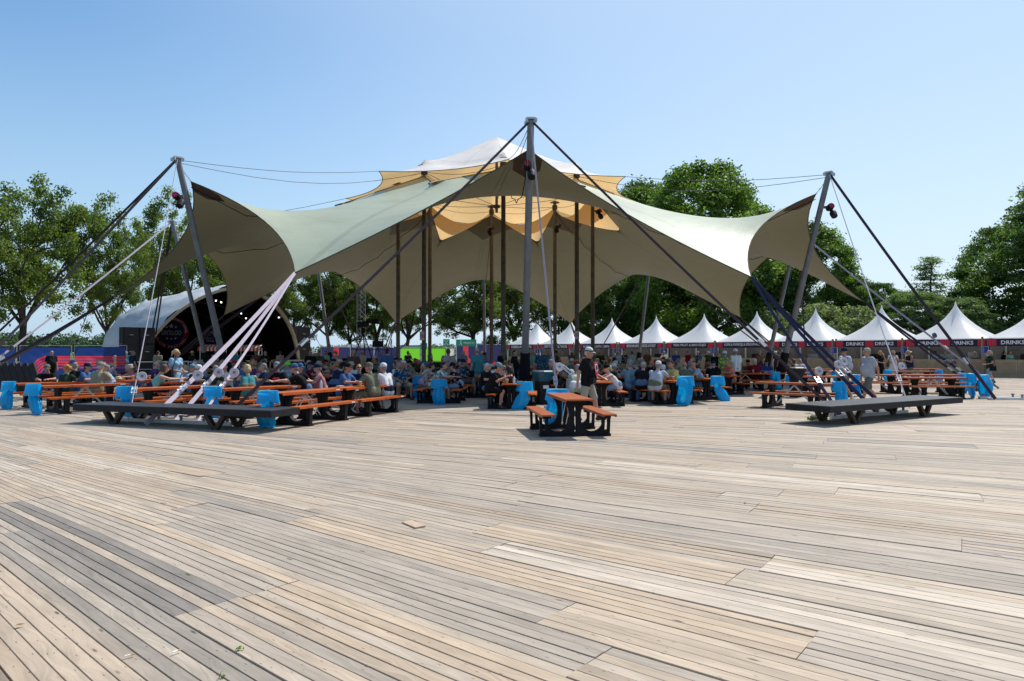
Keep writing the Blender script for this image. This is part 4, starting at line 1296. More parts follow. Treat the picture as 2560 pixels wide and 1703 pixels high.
# two little red and white striped market carts on the stage
M_AWR = mat('red awning stripe', (0.50,0.06,0.03), 0.7, 0.2); M_AWW = mat('cream awning stripe', (0.62,0.56,0.48), 0.7, 0.2)
for q, (px, lab) in enumerate(((533,'left striped awning cart on the stage floor'),(624,'right striped awning cart on the stage floor'))):
    p = at(px, 896, 51.0 + q*1.6)
    r = empty('awning_cart', (p.x, p.y, 1.03), 0.05, lab, 'cart', 'striped awning carts on the stage')
    for s in range(14):
        k = MB(); x0 = -0.95+s*1.9/14; m_ = M_AWR if s % 2 == 0 else M_AWW
        k.add([(x0,-0.5,1.02),(x0+1.9/14,-0.5,1.02),(x0+1.9/14,0.0,1.22),(x0,0.0,1.22)], [(0,1,2,3)])
        k.bbox((x0,-0.52,0.74),(x0+1.9/14-0.004,-0.5,1.02)); k.build('awning_stripe', m_, r)
    for (x, y) in ((-0.8,-0.4),(0.8,-0.4),(-0.8,0.4),(0.8,0.4)):
        k = MB(); k.box((x,y,0.5),(0.06,0.06,1.0)); k.build('cart_leg', M_WHITE, r)
    k = MB(); k.box((0,0,0.42),(1.7,0.8,0.06)); k.build('cart_shelf', M_BROWNW, r)
# crowd barrier in front of the stage
bar = empty('crowd_barrier', (SX+4.5, SY-8.5, 0), 0.20, 'long metal crowd barrier rail in front of the stage', 'barrier')
k = MB(); k.tube([(-13,0,1.08),(13,0,1.08)], 0.03, 6); k.build('top_rail', M_GALV, bar)
k = MB(); k.tube([(-13,0,0.62),(13,0,0.62)], 0.02, 6); k.build('mid_rail', M_GALV, bar)
for q in range(14):
    k = MB(); k.box((-13+2*q,0,0.53),(0.05,0.05,1.06)); k.build('upright', M_GALV, bar)
k = MB(); k.bbox((-13,0.04,0.02),(13,0.06,1.03)); k.build('kick_sheet', mat('dark barrier cloth', (0.02,0.02,0.022), 0.8), bar)

# ------------------------------------------------------------------ banner fences
def stripes_poly(b, pts, w, y):
    """a band of constant width along 2-d points in the xz plane"""
    n = len(pts); L_ = []; R_ = []
    for i in range(n):
        a = Vector(pts[max(i-1,0)]); c = Vector(pts[min(i+1,n-1)]); d = (c-a).normalized(); nn = Vector((-d.y, d.x))
        L_.append(Vector(pts[i]) + nn*w/2); R_.append(Vector(pts[i]) - nn*w/2)
    for i in range(n-1):
        b.add([(L_[i].x,y,L_[i].y),(R_[i].x,y,R_[i].y),(R_[i+1].x,y,R_[i+1].y),(L_[i+1].x,y,L_[i+1].y)], [(0,1,2,3)])
def banner_cloth_mat(name, col):
    m = bpy.data.materials.new(name); m.use_nodes = True
    nt = m.node_tree; N = nt.nodes; L = nt.links; b = N['Principled BSDF']; out = N['Material Output']
    b.inputs['Base Color'].default_value = col + (1,); b.inputs['Roughness'].default_value = 0.5
    t = N.new('ShaderNodeBsdfTranslucent'); t.inputs['Color'].default_value = tuple(min(1, c*1.5) for c in col) + (1,)
    ms = N.new('ShaderNodeMixShader'); ms.inputs[0].default_value = 0.4
    L.new(b.outputs[0], ms.inputs[1]); L.new(t.outputs[0], ms.inputs[2]); L.new(ms.outputs[0], out.inputs['Surface'])
    return m
M_BNAVY = banner_cloth_mat('royal blue banner cloth', (0.010,0.040,0.185))
M_BNAVY2 = banner_cloth_mat('dusky navy banner cloth', (0.028,0.030,0.105))
M_BGREEN = banner_cloth_mat('bright green banner cloth', (0.18,0.62,0.03))
M_BRED = banner_cloth_mat('red banner print', (0.66,0.045,0.055))
def fence_panel(p0, p1, h, m, label, design=None, folds=True):
    p0 = Vector(p0); p1 = Vector(p1); d = p1-p0; W = d.length; rz = atan2(d.y, d.x)
    r = empty('banner_fence_panel', p0, rz, label, 'fence', 'banner covered fence panels')
    k = MB(); k.tube([(0.02,0,0),(0.02,0,h),(W-0.02,0,h),(W-0.02,0,0)], 0.024, 6); k.build('tube_frame', M_GALV, r)
    for x in (0.02, W-0.02):
        k = MB(); k.bbox((x-0.10,-0.28,0),(x+0.10,0.28,0.13)); k.build('foot_block', mat('concrete foot', (0.3,0.3,0.29), 0.9), r)
    n = 110 if design else 30; nz_ = 46 if design else 10
    paths = []
    gp_ = 0.15
    if design:
        for q in range(5 if design != 'bottom' else 3):
            if design == 'curve':       # from the left, rising round a corner, then level
                R_ = 1.15 - q*gp_; cx, cz = 1.75, 0.08
                pts = [(cx-R_, 0.17)] + [(cx - R_*cos(a_), cz + 0.2 + R_*sin(a_)) for a_ in np.linspace(0, pi/2, 12)] + [(W-0.08, cz+0.2+R_)]
            elif design == 'straight':
                z = 1.43 - q*gp_; pts = [(0.08, z), (W-0.08, z)]
            elif design == 'J':         # comes in level along the foot, turns upright
                R_ = 0.30 + q*gp_*0.75; cx = W*0.36; cz = 0.30 + 0.95
                pts = [(0.08, cz-R_), (cx, cz-R_)] + [(cx + R_*sin(a_), cz - R_*cos(a_)) for a_ in np.linspace(0.1, pi/2, 10)] + [(cx+R_, h-0.1)]
            elif design == 'L':
                R_ = 0.30 + q*gp_*0.75; cx = W*0.72; cz = 0.30 + 0.95
                pts = [(cx-R_, h-0.1)] + [(cx - R_*cos(a_), cz - R_*sin(a_)) for a_ in np.linspace(0, pi/2, 10)] + [(W-0.08, cz-R_)]
            else:
                z = 0.62 - q*gp_; pts = [(0.08, z), (W-0.08, z)]
            paths.append(np.array(pts))
    def in_stripe(x, z):
        for p_ in paths:
            a_ = p_[:-1]; d_ = p_[1:]-a_; t_ = np.clip(((x-a_[:,0])*d_[:,0] + (z-a_[:,1])*d_[:,1])/(d_**2).sum(1), 0, 1)
            e_ = a_ + d_*t_[:,None]
            if ((e_[:,0]-x)**2 + (e_[:,1]-z)**2).min() < 0.046**2: return True
        return False
    P = []
    for i in range(n+1):
        x = 0.06 + (W-0.12)*i/n; row = []
        for j in range(nz_+1):
            jj = j/nz_; z = 0.16 + (h-0.24)*jj
            u = i/n; v = 1-jj     # folds run down from the upper corners
            f = 0.030*sin(14*atan2(v+0.02, u+0.02)) * min(1, 2*u*v*4) + 0.030*sin(14*atan2(v+0.02, 1-u+0.02))*min(1, 2*(1-u)*v*4)
            row.append((x, -0.05 + (f if folds else 0)*sin(pi*u)*sin(pi*(jj*0.9+0.05)), z))
        P.append(row)
    k = MB(); k.grid(P)
    if design:
        k.mi = [1 if in_stripe(P[i][j][0]+(W-0.12)/n/2, P[i][j][2]+(h-0.24)/nz_/2) else 0 for i in range(n) for j in range(nz_)]
    co = k.build('banner_cloth', [m, M_BRED] if design else m, r, smooth=True)
    return r
def fpt(px, d): 
    g_ = ground(px, d); return (g_.x, g_.y, 0)
fp = fence_panel(fpt(-95, 38.5), fpt(43, 38.2), 2.05, M_BNAVY, 'blue banner fence panel at the left picture edge with white script')
k = text_mesh('blues', 0.42, 1.3, 0.006); k.materials.append(M_WHITEP); link('lettering', k, fp, loc=(2.75,-0.10,0.75))
k = MB(); k.prism([(0,0),(0.18,0.05),(0.3,0.2),(0.22,0.42),(0.1,0.5),(-0.05,0.42),(-0.1,0.2)], (2.45,-0.10,1.05), (1,0,0), (0,0,1), 0.004); k.build('white_figure', M_WHITEP, fp)
fence_panel(fpt(49, 38.2), fpt(180, 38.0), 2.05, M_BNAVY, 'blue banner fence panel where the red stripes curve upward', 'curve')
fence_panel(fpt(186, 38.0), fpt(318, 37.8), 2.05, M_BNAVY, 'blue banner fence panel with level red stripes beside the stage', 'straight')
fence_panel(fpt(802, 74), fpt(877, 74), 2.3, M_BNAVY2, 'navy banner fence panel with upright red stripes right of the stage', 'J', False)
fence_panel(fpt(877, 74), fpt(935, 74), 2.3, M_BNAVY2, 'navy banner fence panel behind the left leg of the camera tripod', 'bottom', False)
fence_panel(fpt(936, 74), fpt(997, 74), 2.3, M_BNAVY2, 'navy banner fence panel behind the camera scaffold', 'bottom', False)
fence_panel(fpt(1001, 70), fpt(1052, 70), 2.2, M_BGREEN, 'bright green banner fence panel, left half', None, False)
fence_panel(fpt(1053, 70), fpt(1115, 70), 2.2, M_BGREEN, 'bright green banner fence panel, right half beside the white gap', None, False)
fence_panel(fpt(1117, 72), fpt(1137, 72), 2.2, banner_cloth_mat('white banner cloth', (0.6,0.6,0.6)), 'narrow white fence panel between green and navy banners', None, False)
fence_panel(fpt(1140, 72), fpt(1191, 72), 2.5, M_BNAVY2, 'navy banner fence panel below the emergency exit sign', 'L', False)
fence_panel(fpt(1194, 72), fpt(1264, 72), 2.5, M_BNAVY2, 'navy banner fence panel left of the fish stall tent', 'bottom', False)

# ------------------------------------------------------------------ signs, truck, cabins, lattice mast behind
M_SGREEN = mat('emergency green', (0.02,0.30,0.20), 0.5, 0.3, 0, 0.06, 2)
def sign_on_poles(name, px0, px1, y0, y1, d, m, label, poles=True):
    a = at(px0, y1, d); c = at(px1, y0, d); W = c.x-a.x; H = c.z-a.z
    r = empty(name, (a.x, d, 0), 0, label, 'sign')
    k = MB(); k.bbox((0,-0.02,a.z),(W,0.02,c.z)); k.build('sign_panel', m, r)
    for x in ((0.05, W-0.05) if poles else (W/2,)):
        k = MB(); k.tube([(x,0.05,0),(x,0.05,c.z)], 0.035, 6); k.build('sign_pole', M_GALV, r)
    return r, W, a.z, H
r, W, z0, H = sign_on_poles('emergency_exit_sign', 1140, 1191, 849, 866, 71, M_SGREEN, 'long green emergency exit sign above the navy banner fence')
t_ = text_mesh('EMERGENCY EXIT', H*0.30, W*0.52, 0.01); t_.materials.append(M_WHITEP); link('lettering', t_, r, loc=(W*0.64,-0.03,z0+H*0.5))
def running_man(parent, x, z, s):
    k = MB()
    k.lathe([(0.001,-0.09*s),(0.08*s,-0.04*s),(0.09*s,0),(0.08*s,0.04*s),(0.001,0.09*s)], 8, (x+0.02*s,-0.03,z+0.42*s), R=Matrix.Rotation(pi/2,3,'X')); k.build('figure_head', M_WHITEP, parent)
    k = MB()
    for (a_, b_, w) in (((0,0.30),(-0.04,0.0),0.13),((-0.04,0.02),(0.14,-0.14),0.09),((0.14,-0.14),(0.10,-0.38),0.08),((-0.04,0.02),(-0.12,-0.18),0.09),((-0.12,-0.18),(-0.32,-0.24),0.08),((0,0.27),(0.20,0.12),0.07),((0,0.27),(-0.20,0.14),0.07)):
        k.beam((x+a_[0]*s,-0.03,z+a_[1]*s),(x+b_[0]*s,-0.03,z+b_[1]*s), w*s, 0.012, up=(0,1,0))
    k.build('figure_body', M_WHITEP, parent)
running_man(r, W*0.24, z0+H*0.48, H*0.9)
r, W, z0, H = sign_on_poles('assembly_point_sign', 1108, 1124, 848, 866, 69, M_SGREEN, 'square green assembly point sign on a single pole', False)
for (dx, dz_) in ((-0.25,0.2),(0.25,0.2),(-0.25,-0.2),(0.25,-0.2)):
    k = MB(); k.beam((W/2+dx*W*1.1,-0.03,z0+H/2+dz_*H*1.6),(W/2+dx*W*0.45,-0.03,z0+H/2+dz_*H*0.7), 0.07, 0.01, up=(0,1,0)); k.build('white_arrow', M_WHITEP, r)
running_man(r, W/2, z0+H*0.46, H*0.42)
sign_on_poles('green_direction_sign', 1051, 1068, 858, 873, 68, M_SGREEN, 'small green sign behind the inner tent pole with the smoking ban', False)
sign_on_poles('green_direction_sign', 1192, 1212, 859, 868, 73, M_SGREEN, 'narrow green sign panel right of the emergency exit sign', False)
# white truck trailer
r = empty('truck_trailer', (at(885,880,84).x, 84, -0.1), 0.02, 'white truck trailer parked behind the navy banners', 'truck')
x0 = at(834,870,84).x - r.location.x; x1 = at(957,870,84).x - r.location.x
k = MB(); k.bbox((x0+1.7,0,1.0),(x1-1.9,2.4,2.75)); k.build('box_body', M_WHITE, r)
k = MB(); k.bbox((x0,0.1,0.9),(x0+1.6,2.3,2.6)); k.build('rear_module', mat('greyish white panel', (0.5,0.48,0.52), 0.6), r)
cab = MB(); cab.prism([(0,0.5),(1.8,0.5),(1.8,1.5),(1.35,2.6),(0,2.6)], (x1-1.85,1.2,0), (1,0,0), (0,0,1), 2.2); cab.build('cab', M_WHITE, r)
k = MB(); k.add([(x1-0.45,-0.02,1.55),(x1-0.1,-0.02,1.5),(x1-0.5,-0.02,2.4),(x1-0.9,-0.02,2.4)], [(0,1,2,3)]); k.build('cab_window', mat('dim glass', (0.12,0.18,0.22), 0.1, 0.6), r)
for xx in (x0+1.0, x0+2.2, x1-2.6, x1-0.7):
    k = MB(); k.lathe([(0.48,-0.14),(0.48,0.14)], 14, (xx,0.2,0.48), R=Matrix.Rotation(pi/2,3,'X')); k.build('wheel', M_RUBBER, r)
# site cabin
r = empty('site_cabin', (at(1027,880,86).x, 86, -0.1), 0, 'pale grey site cabin behind the green banner', 'cabin')
k = MB(); k.bbox((-1.35,0,0.1),(1.35,2.2,2.6)); k.build('cabin_body', mat('pale grey sheet', (0.46,0.50,0.54), 0.6), r)
k = MB(); k.bbox((-1.42,-0.07,2.6),(1.42,2.27,2.68)); k.build('cabin_roof', M_CABLE, r)
k = MB(); k.bbox((0.0,-0.03,1.2),(0.9,0.0,2.0)); k.build('window', mat('cabin window', (0.2,0.25,0.3), 0.2, 0.6), r)
# parked cars
M_GLASS = mat('car glass', (0.03,0.035,0.04), 0.08, 0.7, 0, 0)
for q, (px, col, lab) in enumerate(((1078,(0.5,0.52,0.54),'silver parked car left of the assembly point sign'),(1124,(0.62,0.66,0.70),'white parked car right of the assembly point sign'),(812,(0.7,0.7,0.68),'white parked van beside the navy banners at the stage end'))):
    x = at(px, 878, 82).x
    r = empty('parked_car', (x, 82, -0.14), 0.1, lab, 'car', 'vehicles parked beyond the fence')
    k = MB(); k.prism([(-2.1,0.35),(2.1,0.35),(2.1,0.8),(1.2,0.95),(0.6,1.45),(-1.3,1.48),(-2.0,0.95)], (0,0,0.35), (1,0,0), (0,0,1), 1.7); k.build('body', mat('car paint %d' % q, col, 0.3, 0.5), r)
    k = MB(); k.add([(0.98,-0.86,1.35),(0.5,-0.86,1.74),(-1.2,-0.86,1.76),(-1.7,-0.86,1.35)], [(0,1,2,3)]); k.build('side_window', M_GLASS, r)
    for xx in (-1.35, 1.35):
        k = MB(); k.lathe([(0.34,-0.1),(0.34,0.1)], 14, (xx,-0.8,0.36), R=Matrix.Rotation(pi/2,3,'X')); k.build('wheel', M_RUBBER, r)
# lattice mast
lx = at(892, 880, 78).x
r = empty('lattice_mast', (lx, 78, -0.1), 0.3, 'slender steel lattice mast behind the tripod camera', 'mast')
hh = at(892, 700, 78).z
for (x, y) in ((0,0),(0.95,0),(0.48,0.8)):
    k = MB(); k.tube([(x,y,0),(x,y,hh)], 0.035, 5); k.build('mast_leg', M_STEEL, r)
k = MB(); nseg = int(hh/0.55)
for s in range(nseg):
    z = s*0.55
    for (a_, b_) in (((0,0),(0.95,0)),((0.95,0),(0.48,0.8)),((0.48,0.8),(0,0))):
        k.beam((a_[0],a_[1],z),(b_[0],b_[1],z+0.55), 0.02, 0.02); k.beam((a_[0],a_[1],z),(b_[0],b_[1],z), 0.02, 0.02)
lo_ = k.build('lattice_bracing', M_STEEL, r); lo_['kind'] = 'stuff'
# camera platform with scaffold and tripod camera
cp_ = at(925, 905, 46)
r = empty('camera_platform', (cp_.x, 46, 0), 0, 'black draped camera platform with a scaffold rail', 'platform')
k = MB(); k.bbox((-1.9,-1.0,0),(2.0,1.0,1.28)); k.build('draped_base', M_BLACKC, r)
for (a_, b_) in (((-1.05,-0.9,1.2),(-1.05,-0.9,2.55)),((1.3,-0.9,1.2),(1.3,-0.9,2.62)),((-1.05,-0.9,2.52),(1.3,-0.9,2.55)),((-1.05,-0.9,1.85),(1.3,-0.9,1.85)),((1.3,-0.9,1.2),(1.3,0.9,2.55)),((1.3,0.9,1.2),(1.3,0.9,2.6))):
    k = MB(); k.tube([a_, b_], 0.028, 6); k.build('scaffold_tube', M_CABLE, r)
tr = empty('tripod_camera', (at(908,870,46).x, 46, 1.28), 0, 'broadcast camera on a tall tripod on the black platform', 'camera')
for (x, y) in ((-0.55,-0.3),(0.65,-0.3),(0.0,0.6)):
    k = MB(); k.tube([(x,y,0),(x*0.5,y*0.5,0.9),(0,0,1.72)], [0.035,0.04,0.04], 6); k.build('tripod_leg', M_BLACK, tr)
k = MB(); k.lathe([(0.12,1.70),(0.16,1.85),(0.10,2.05)], 10); k.build('fluid_head', M_BLACK, tr)
k = MB(); k.box((0.0,0,2.28), (0.75,0.30,0.38), Matrix.Rotation(-0.12,3,'Y')); k.box((0.42,0,2.50),(0.36,0.30,0.30), Matrix.Rotation(-0.12,3,'Y')); k.lathe([(0.15,0),(0.19,0.4),(0.22,0.55)], 12, (0.5,0,2.5), R=Matrix.Rotation(pi/2,3,'Y')); k.build('camera_body', M_BLACK, tr)
k = MB(); k.box((-0.15,-0.1,2.62),(0.35,0.12,0.10)); k.build('viewfinder', M_BLACK, tr)
k = MB(); k.tube([(0.1,0,1.95),(0.5,-0.2,1.80),(0.85,-0.3,1.55)], 0.02, 5); k.build('pan_handle', M_BLACK, tr)
k = MB(); k.box((0.42,-0.2,1.45),(0.18,0.1,0.16)); k.build('zoom_control', M_BLACK, tr)
r2 = empty('tripod_monitor', (at(947,880,46).x, 45.7, 1.28), 0, 'dark monitor on a small tripod beside the broadcast camera', 'monitor')
k = MB(); k.box((0,0,0.95),(0.72,0.12,0.42)); k.build('screen', M_BLACK, r2)
for (x, y) in ((-0.3,-0.2),(0.3,-0.2),(0,0.35)):
    k = MB(); k.tube([(x,y,0),(0,0,0.75)], 0.02, 5); k.build('monitor_leg', M_BLACK, r2)
# ------------------------------------------------------------------ picnic tables
M_ORANGE = mat('orange varnished board', (0.46,0.100,0.020), 0.45, 0.22, 0, 0.26, 4, 0.08, 60)
M_ORANGE2 = mat('worn brown orange board', (0.37,0.100,0.036), 0.40, 0.25, 0, 0.18, 5, 0.08, 60)
def plank_top(L, W, th, edge):
    b = MB()
    b.bbox((-W/2,-L/2,-th),(W/2,L/2,0))
    for sx in (-1,1): b.bbox((sx*(W/2-0.012)-0.012,-L/2+0.01,-edge),(sx*(W/2-0.012)+0.012,L/2-0.01,-th-0.0005))
    return b
def frame_mesh():
    b = MB(); R_ = []
    pts = [(0.020,0.0),(0.585,0.0),(0.585,0.12),(0.575,0.30)]
    c, r = (0.342,0.318), 0.226
    for k in range(13):
        a = -radians(4 + 172*k/12); pts.append((c[0]+r*cos(a), c[1]+r*sin(a)))
    pts += [(0.112,0.42),(0.125,0.52),(0.175,0.63),(0.255,0.705),(0.020,0.705)]
    for s in (1, -1):
        q_ = [(s*x, z) for x, z in pts]
        b.prism(q_ if s > 0 else q_[::-1], (0,0,0), (1,0,0), (0,0,1), 0.10)
    b.bbox((-0.0195,-0.049,0.0),(0.0195,0.049,0.09)); b.bbox((-0.0195,-0.049,0.60),(0.0195,0.049,0.705))
    for s in (-1, 1):
        b.prism([(s*x, z) for x, z in ((0.586,0.0),(0.70,0.0),(0.70,0.12),(0.586,0.12))][::s], (0,0,0), (1,0,0), (0,0,1), 0.10)
        b.prism([(s*x, z) for x, z in ((0.655,0.121),(0.70,0.121),(0.715,0.42),(0.66,0.35))][::s], (0,0,0), (1,0,0), (0,0,1), 0.10)
        b.prism([(s*x, z) for x, z in ((0.552,0.121),(0.588,0.121),(0.60,0.35),(0.54,0.35))][::s], (0,0,0), (1,0,0), (0,0,1), 0.10)
        b.prism([(s*x, z) for x, z in ((0.49,0.352),(0.715,0.352),(0.73,0.425),(0.47,0.425))][::s], (0,0,0), (1,0,0), (0,0,1), 0.11)
    # foot gussets and a split along the middle
    for s in (-1,1): b.bbox((s*0.66-0.05,-0.09,0.0),(s*0.66+0.05,0.09,0.05))
    return b.mesh('trestle', [M_BLACKP])
ME_TOP = plank_top(2.2, 0.56, 0.030, 0.058).mesh('tabletop', [M_ORANGE])
ME_SEAT = plank_top(2.2, 0.27, 0.028, 0.052).mesh('bench_seat', [M_ORANGE])
ME_FRAME = frame_mesh()
b = MB(); b.beam((0,-0.52,0.12),(0,0.0,0.68),0.012,0.025); b.beam((0,0.52,0.12),(0,0.0,0.68),0.012,0.025); ME_STRUT = b.mesh('steel_strut', [M_GALV])
b = MB(); b.bbox((-0.001,-0.07,-0.035),(0.004,0.07,-0.012)); ME_PLATE = b.mesh('white_label', [M_WHITE])
TABLES = []
def table(x, y, rz_deg, label=None, m=None, group='picnic tables with orange boards on black trestles'):
    r = empty('picnic_table', (x, y, 0), radians(rz_deg), label, 'table', group)
    mm = [m] if m else None
    link('tabletop', ME_TOP, r, loc=(0,0,0.755), mats=mm)
    link('bench_seat', ME_SEAT, r, loc=(-0.60,0,0.462), mats=mm); link('bench_seat', ME_SEAT, r, loc=(0.60,0,0.462), mats=mm)
    for sy in (-0.66, 0.66): link('trestle', ME_FRAME, r, loc=(0,sy,0))
    link('steel_strut', ME_STRUT, r, loc=(0.05,0,0)); link('steel_strut', ME_STRUT, r, loc=(-0.05,0,0))
    link('white_label', ME_PLATE, r, loc=(0.281,0.9,0.755)); link('white_label', ME_PLATE, r, loc=(0.735,0.9,0.46))
    TABLES.append(r)
    return r
def bagmat():
    m = bpy.data.materials.new('blue bin bag plastic'); m.use_nodes = True
    nt = m.node_tree; N = nt.nodes; L = nt.links; b = N['Principled BSDF']; out = N['Material Output']
    b.inputs['Base Color'].default_value = (0.0,0.44,0.80,1); b.inputs['Roughness'].default_value = 0.28; b.inputs['Specular IOR Level'].default_value = 0.5
    tc = N.new('ShaderNodeTexCoord'); nz = N.new('ShaderNodeTexNoise'); nz.inputs['Scale'].default_value = 7; nz.inputs['Detail'].default_value = 4
    mp = N.new('ShaderNodeMapping'); mp.inputs['Scale'].default_value = (1.6,1.6,0.30); L.new(tc.outputs['Object'], mp.inputs['Vector']); L.new(mp.outputs[0], nz.inputs['Vector'])
    bp = N.new('ShaderNodeBump'); bp.inputs['Strength'].default_value = 0.8; bp.inputs['Distance'].default_value = 0.06
    L.new(nz.outputs['Fac'], bp.inputs['Height']); L.new(bp.outputs['Normal'], b.inputs['Normal'])
    t = N.new('ShaderNodeBsdfTranslucent'); t.inputs['Color'].default_value = (0.0,0.55,0.92,1)
    ms = N.new('ShaderNodeMixShader'); ms.inputs[0].default_value = 0.40
    L.new(b.outputs[0], ms.inputs[1]); L.new(t.outputs[0], ms.inputs[2]); L.new(ms.outputs[0], out.inputs['Surface'])
    return m
M_BAG = bagmat()
def bag_mesh(seed, w, h, sway, full, lift=0.0):
    """hanging sack: open ring at the top (z=h), folded cuff, twisted body, foot on the deck; back at y=0 towards +y table"""
    rg = np.random.default_rng(seed); n = 40; rows = 16
    ph = rg.random(4)*6.28; P = []
    for i in range(rows+1):
        t = i/rows; z = h*(1-t) + lift*t
        if t < 0.06: rx, ry = w*0.5, 0.115
        else:
            waist = 1 - 0.55*sin(min(1, (t-0.06)/0.5)*pi)*(1-full) - 0.10*t
            rx = w*0.46*waist; ry = (0.10 + 0.07*full*sin(t*pi))*(0.75+0.4*full)
        if t > 0.93: rx *= 0.85; ry *= 0.6
        cx = sway*t*t + 0.03*sin(5*t+ph[0]); cy = -0.02 - 0.05*t + 0.02*sin(4*t+ph[1])
        row = []
        for k in range(n):
            a = 2*pi*k/n
            wr = 1 + (0.10*sin(3*a+ph[2]+2.5*t) + 0.11*sin(6*a+ph[3]-1.5*t) + 0.10*sin(10*a+ph[0]+2*t) + 0.03*rg.normal())*min(1, t*4)
            row.append((cx + rx*wr*cos(a), cy + ry*wr*sin(a), z + 0.012*sin(4*a+ph[1])*min(1,t*8)))
        P.append(row)
    b = MB()
    vs = [p for r_ in P for p in r_]; fs = []
    for i in range(rows):
        for k in range(n):
            k2 = (k+1)%n; fs.append((i*n+k, (i+1)*n+k, (i+1)*n+k2, i*n+k2))
    fs.append(tuple(rows*n+k for k in range(n)))
    b.add(vs, fs)
    me = b.mesh('sack', [M_BAG], True)
    c = MB(); P2 = []      # the turned-down cuff
    for i in range(6):
        t = i/5; z = h + 0.012 - 0.26*t - 0.03*t*rg.random()
        P2.append([((w*0.5+0.012+0.035*t*(1+0.6*sin(5*2*pi*k/n+ph[0])))*cos(2*pi*k/n), -0.02 + (0.13+0.03*t*(1+0.6*sin(4*2*pi*k/n+ph[1])))*sin(2*pi*k/n), z + 0.035*t*sin(3*2*pi*k/n+ph[2])) for k in range(n)])
    vs = [p for r_ in P2 for p in r_]; fs = []
    for i in range(5):
        for k in range(n):
            k2 = (k+1)%n; fs.append((i*n+k, (i+1)*n+k, (i+1)*n+k2, i*n+k2))
    c.add(vs, fs); me2 = c.mesh('cuff', [M_BAG], True)
    return me, me2
BAGS = [bag_mesh(1,0.42,0.80,0.22,0.15), bag_mesh(2,0.44,0.80,0.0,0.35), bag_mesh(3,0.46,0.80,-0.10,0.9), bag_mesh(4,0.40,0.80,0.15,0.55), bag_mesh(5,0.42,0.80,-0.22,0.2)]
def bag(x, y, v, rz_deg, label, scale=1.0, dz=0.0):
    r = empty('rubbish_bag', (x, y, 0.005+dz), radians(rz_deg), label, 'bag', 'blue rubbish bags tied to table ends', scale)
    a, c = BAGS[v % 5]; link('sack', a, r); link('cuff', c, r)
    k = MB(); k.tube([(0.21*cos(2*pi*q/14), -0.02+0.125*sin(2*pi*q/14), 0.80) for q in range(15)], 0.008, 5, cap=False); k.build('holder_ring', M_GALV, r)
    return r
def tbl_end(t, which, off=0.13):
    a = t.rotation_euler.z; s = 1 if which else -1
    return t.location.x - sin(a)*s*(1.1+off), t.location.y + cos(a)*s*(1.1+off)

# sunlit tables on the left: rz turns the long axis (local y); negative = leaning to the right as it recedes
T1 = table(-4.92, 16.25, -22, 'sunlit picnic table in front of the men in caps, rightmost of the left ones')
T2 = table(-4.06, 18.45, -21, 'picnic table where the men in the olive shirt and the white shirt sit')
T3 = table(-6.65, 17.95, -38, 'sunlit picnic table right of the three lilac straps')
T4 = table(-8.95, 18.05, -33, 'sunlit picnic table behind the left end of the black platform')
T5 = table(-12.1, 19.35, -38, 'empty sunlit picnic table with a blue bag near the left edge')
T6 = table(-13.85, 20.85, -40, 'picnic table cut by the left edge behind two blue bags')
T7 = table(-12.2, 22.75, -40, 'picnic table at the left with a straw hat lying on it')
T8 = table(-10.2, 21.4, -38, 'picnic table at the left with the man in the khaki polo')
TF = table(1.17, 14.2, 6.5, 'lone picnic table in front of the tent, its end facing the viewer', M_ORANGE2)
# sunlit tables on the right
R1 = table(8.45, 20.45, 49, 'picnic table left of the right black platform, standing at an angle', M_ORANGE2)
R2 = table(15.4, 25.0, 88, 'nearest broadside picnic table right of the walking men', M_ORANGE2)
R3 = table(14.9, 28.1, 89, 'second broadside picnic table, left one of a pair end to end', M_ORANGE2)
R4 = table(17.25, 28.1, 89, 'second broadside picnic table, right one of a pair end to end', M_ORANGE2)
R5 = table(19.6, 33.4, 88, 'third broadside picnic table with a bag at its right end', M_ORANGE2)
R6 = table(23.2, 38.8, 88, 'farthest broadside picnic table near the drinks counter', M_ORANGE2)
R7 = table(11.9, 26.2, 86, 'picnic table right of the black waste bin behind the straps', M_ORANGE2)
R8 = table(15.2, 34.8, 88, 'picnic table behind the walking men, left of the far bags', M_ORANGE2)
R9 = table(17.6, 37.8, 87, 'picnic table where the bald man in white sits in the sun', M_ORANGE2)
R10 = table(12.4, 30.6, 87, 'picnic table half hidden behind the straps and the walking men', M_ORANGE2)
# in the shade of the tent: front row
U1 = table(-2.35, 22.9, -3, 'shaded picnic table with the man in the green leaf shirt and white shorts')
U2 = table(0.02, 20.65, -2, 'shaded picnic table with the phone reader in black, nearest in the middle')
U3 = table(2.75, 21.8, 2, 'shaded picnic table with the woman in the white top')
U4 = table(4.95, 22.6, 24, 'shaded picnic table with the man in the yellow polo')
U5 = table(6.55, 24.5, 22, 'shaded picnic table with the man in the light blue tee')
U6 = table(8.25, 27.4, 20, 'shaded picnic table with the man in the salmon shirt')
U7 = table(10.35, 30.3, 75, 'shaded picnic table with the man in the dark red shirt')
SHADE = [U1,U2,U3,U4,U5,U6,U7]
rt = random.Random(3)
FILL = []
rows_ = [(25.6,(-15.5,-12.6,-9.8,-6.9,-3.9,-0.9,2.1,4.4)), (29.2,(-14.2,-11.2,-8.2,-5.2,-2.2,0.9,3.9,6.2)), (33.0,(-15,-12,-9,-6,-3,0.2,3.2,6.4,9.4)), (37.0,(-13,-10,-7,-4,1.5,4.8,8,11)), (41.5,(-12,-8.8,-5.4,2.2,5.8,9.2,12.6)), (46.5,(-9,2.0,6.2,10.4))]
for yy, xs in rows_:
    for xx in xs:
        FILL.append((xx + rt.uniform(-0.35,0.35), yy + rt.uniform(-0.4,0.4), rt.uniform(-16,16) - xx*1.0))

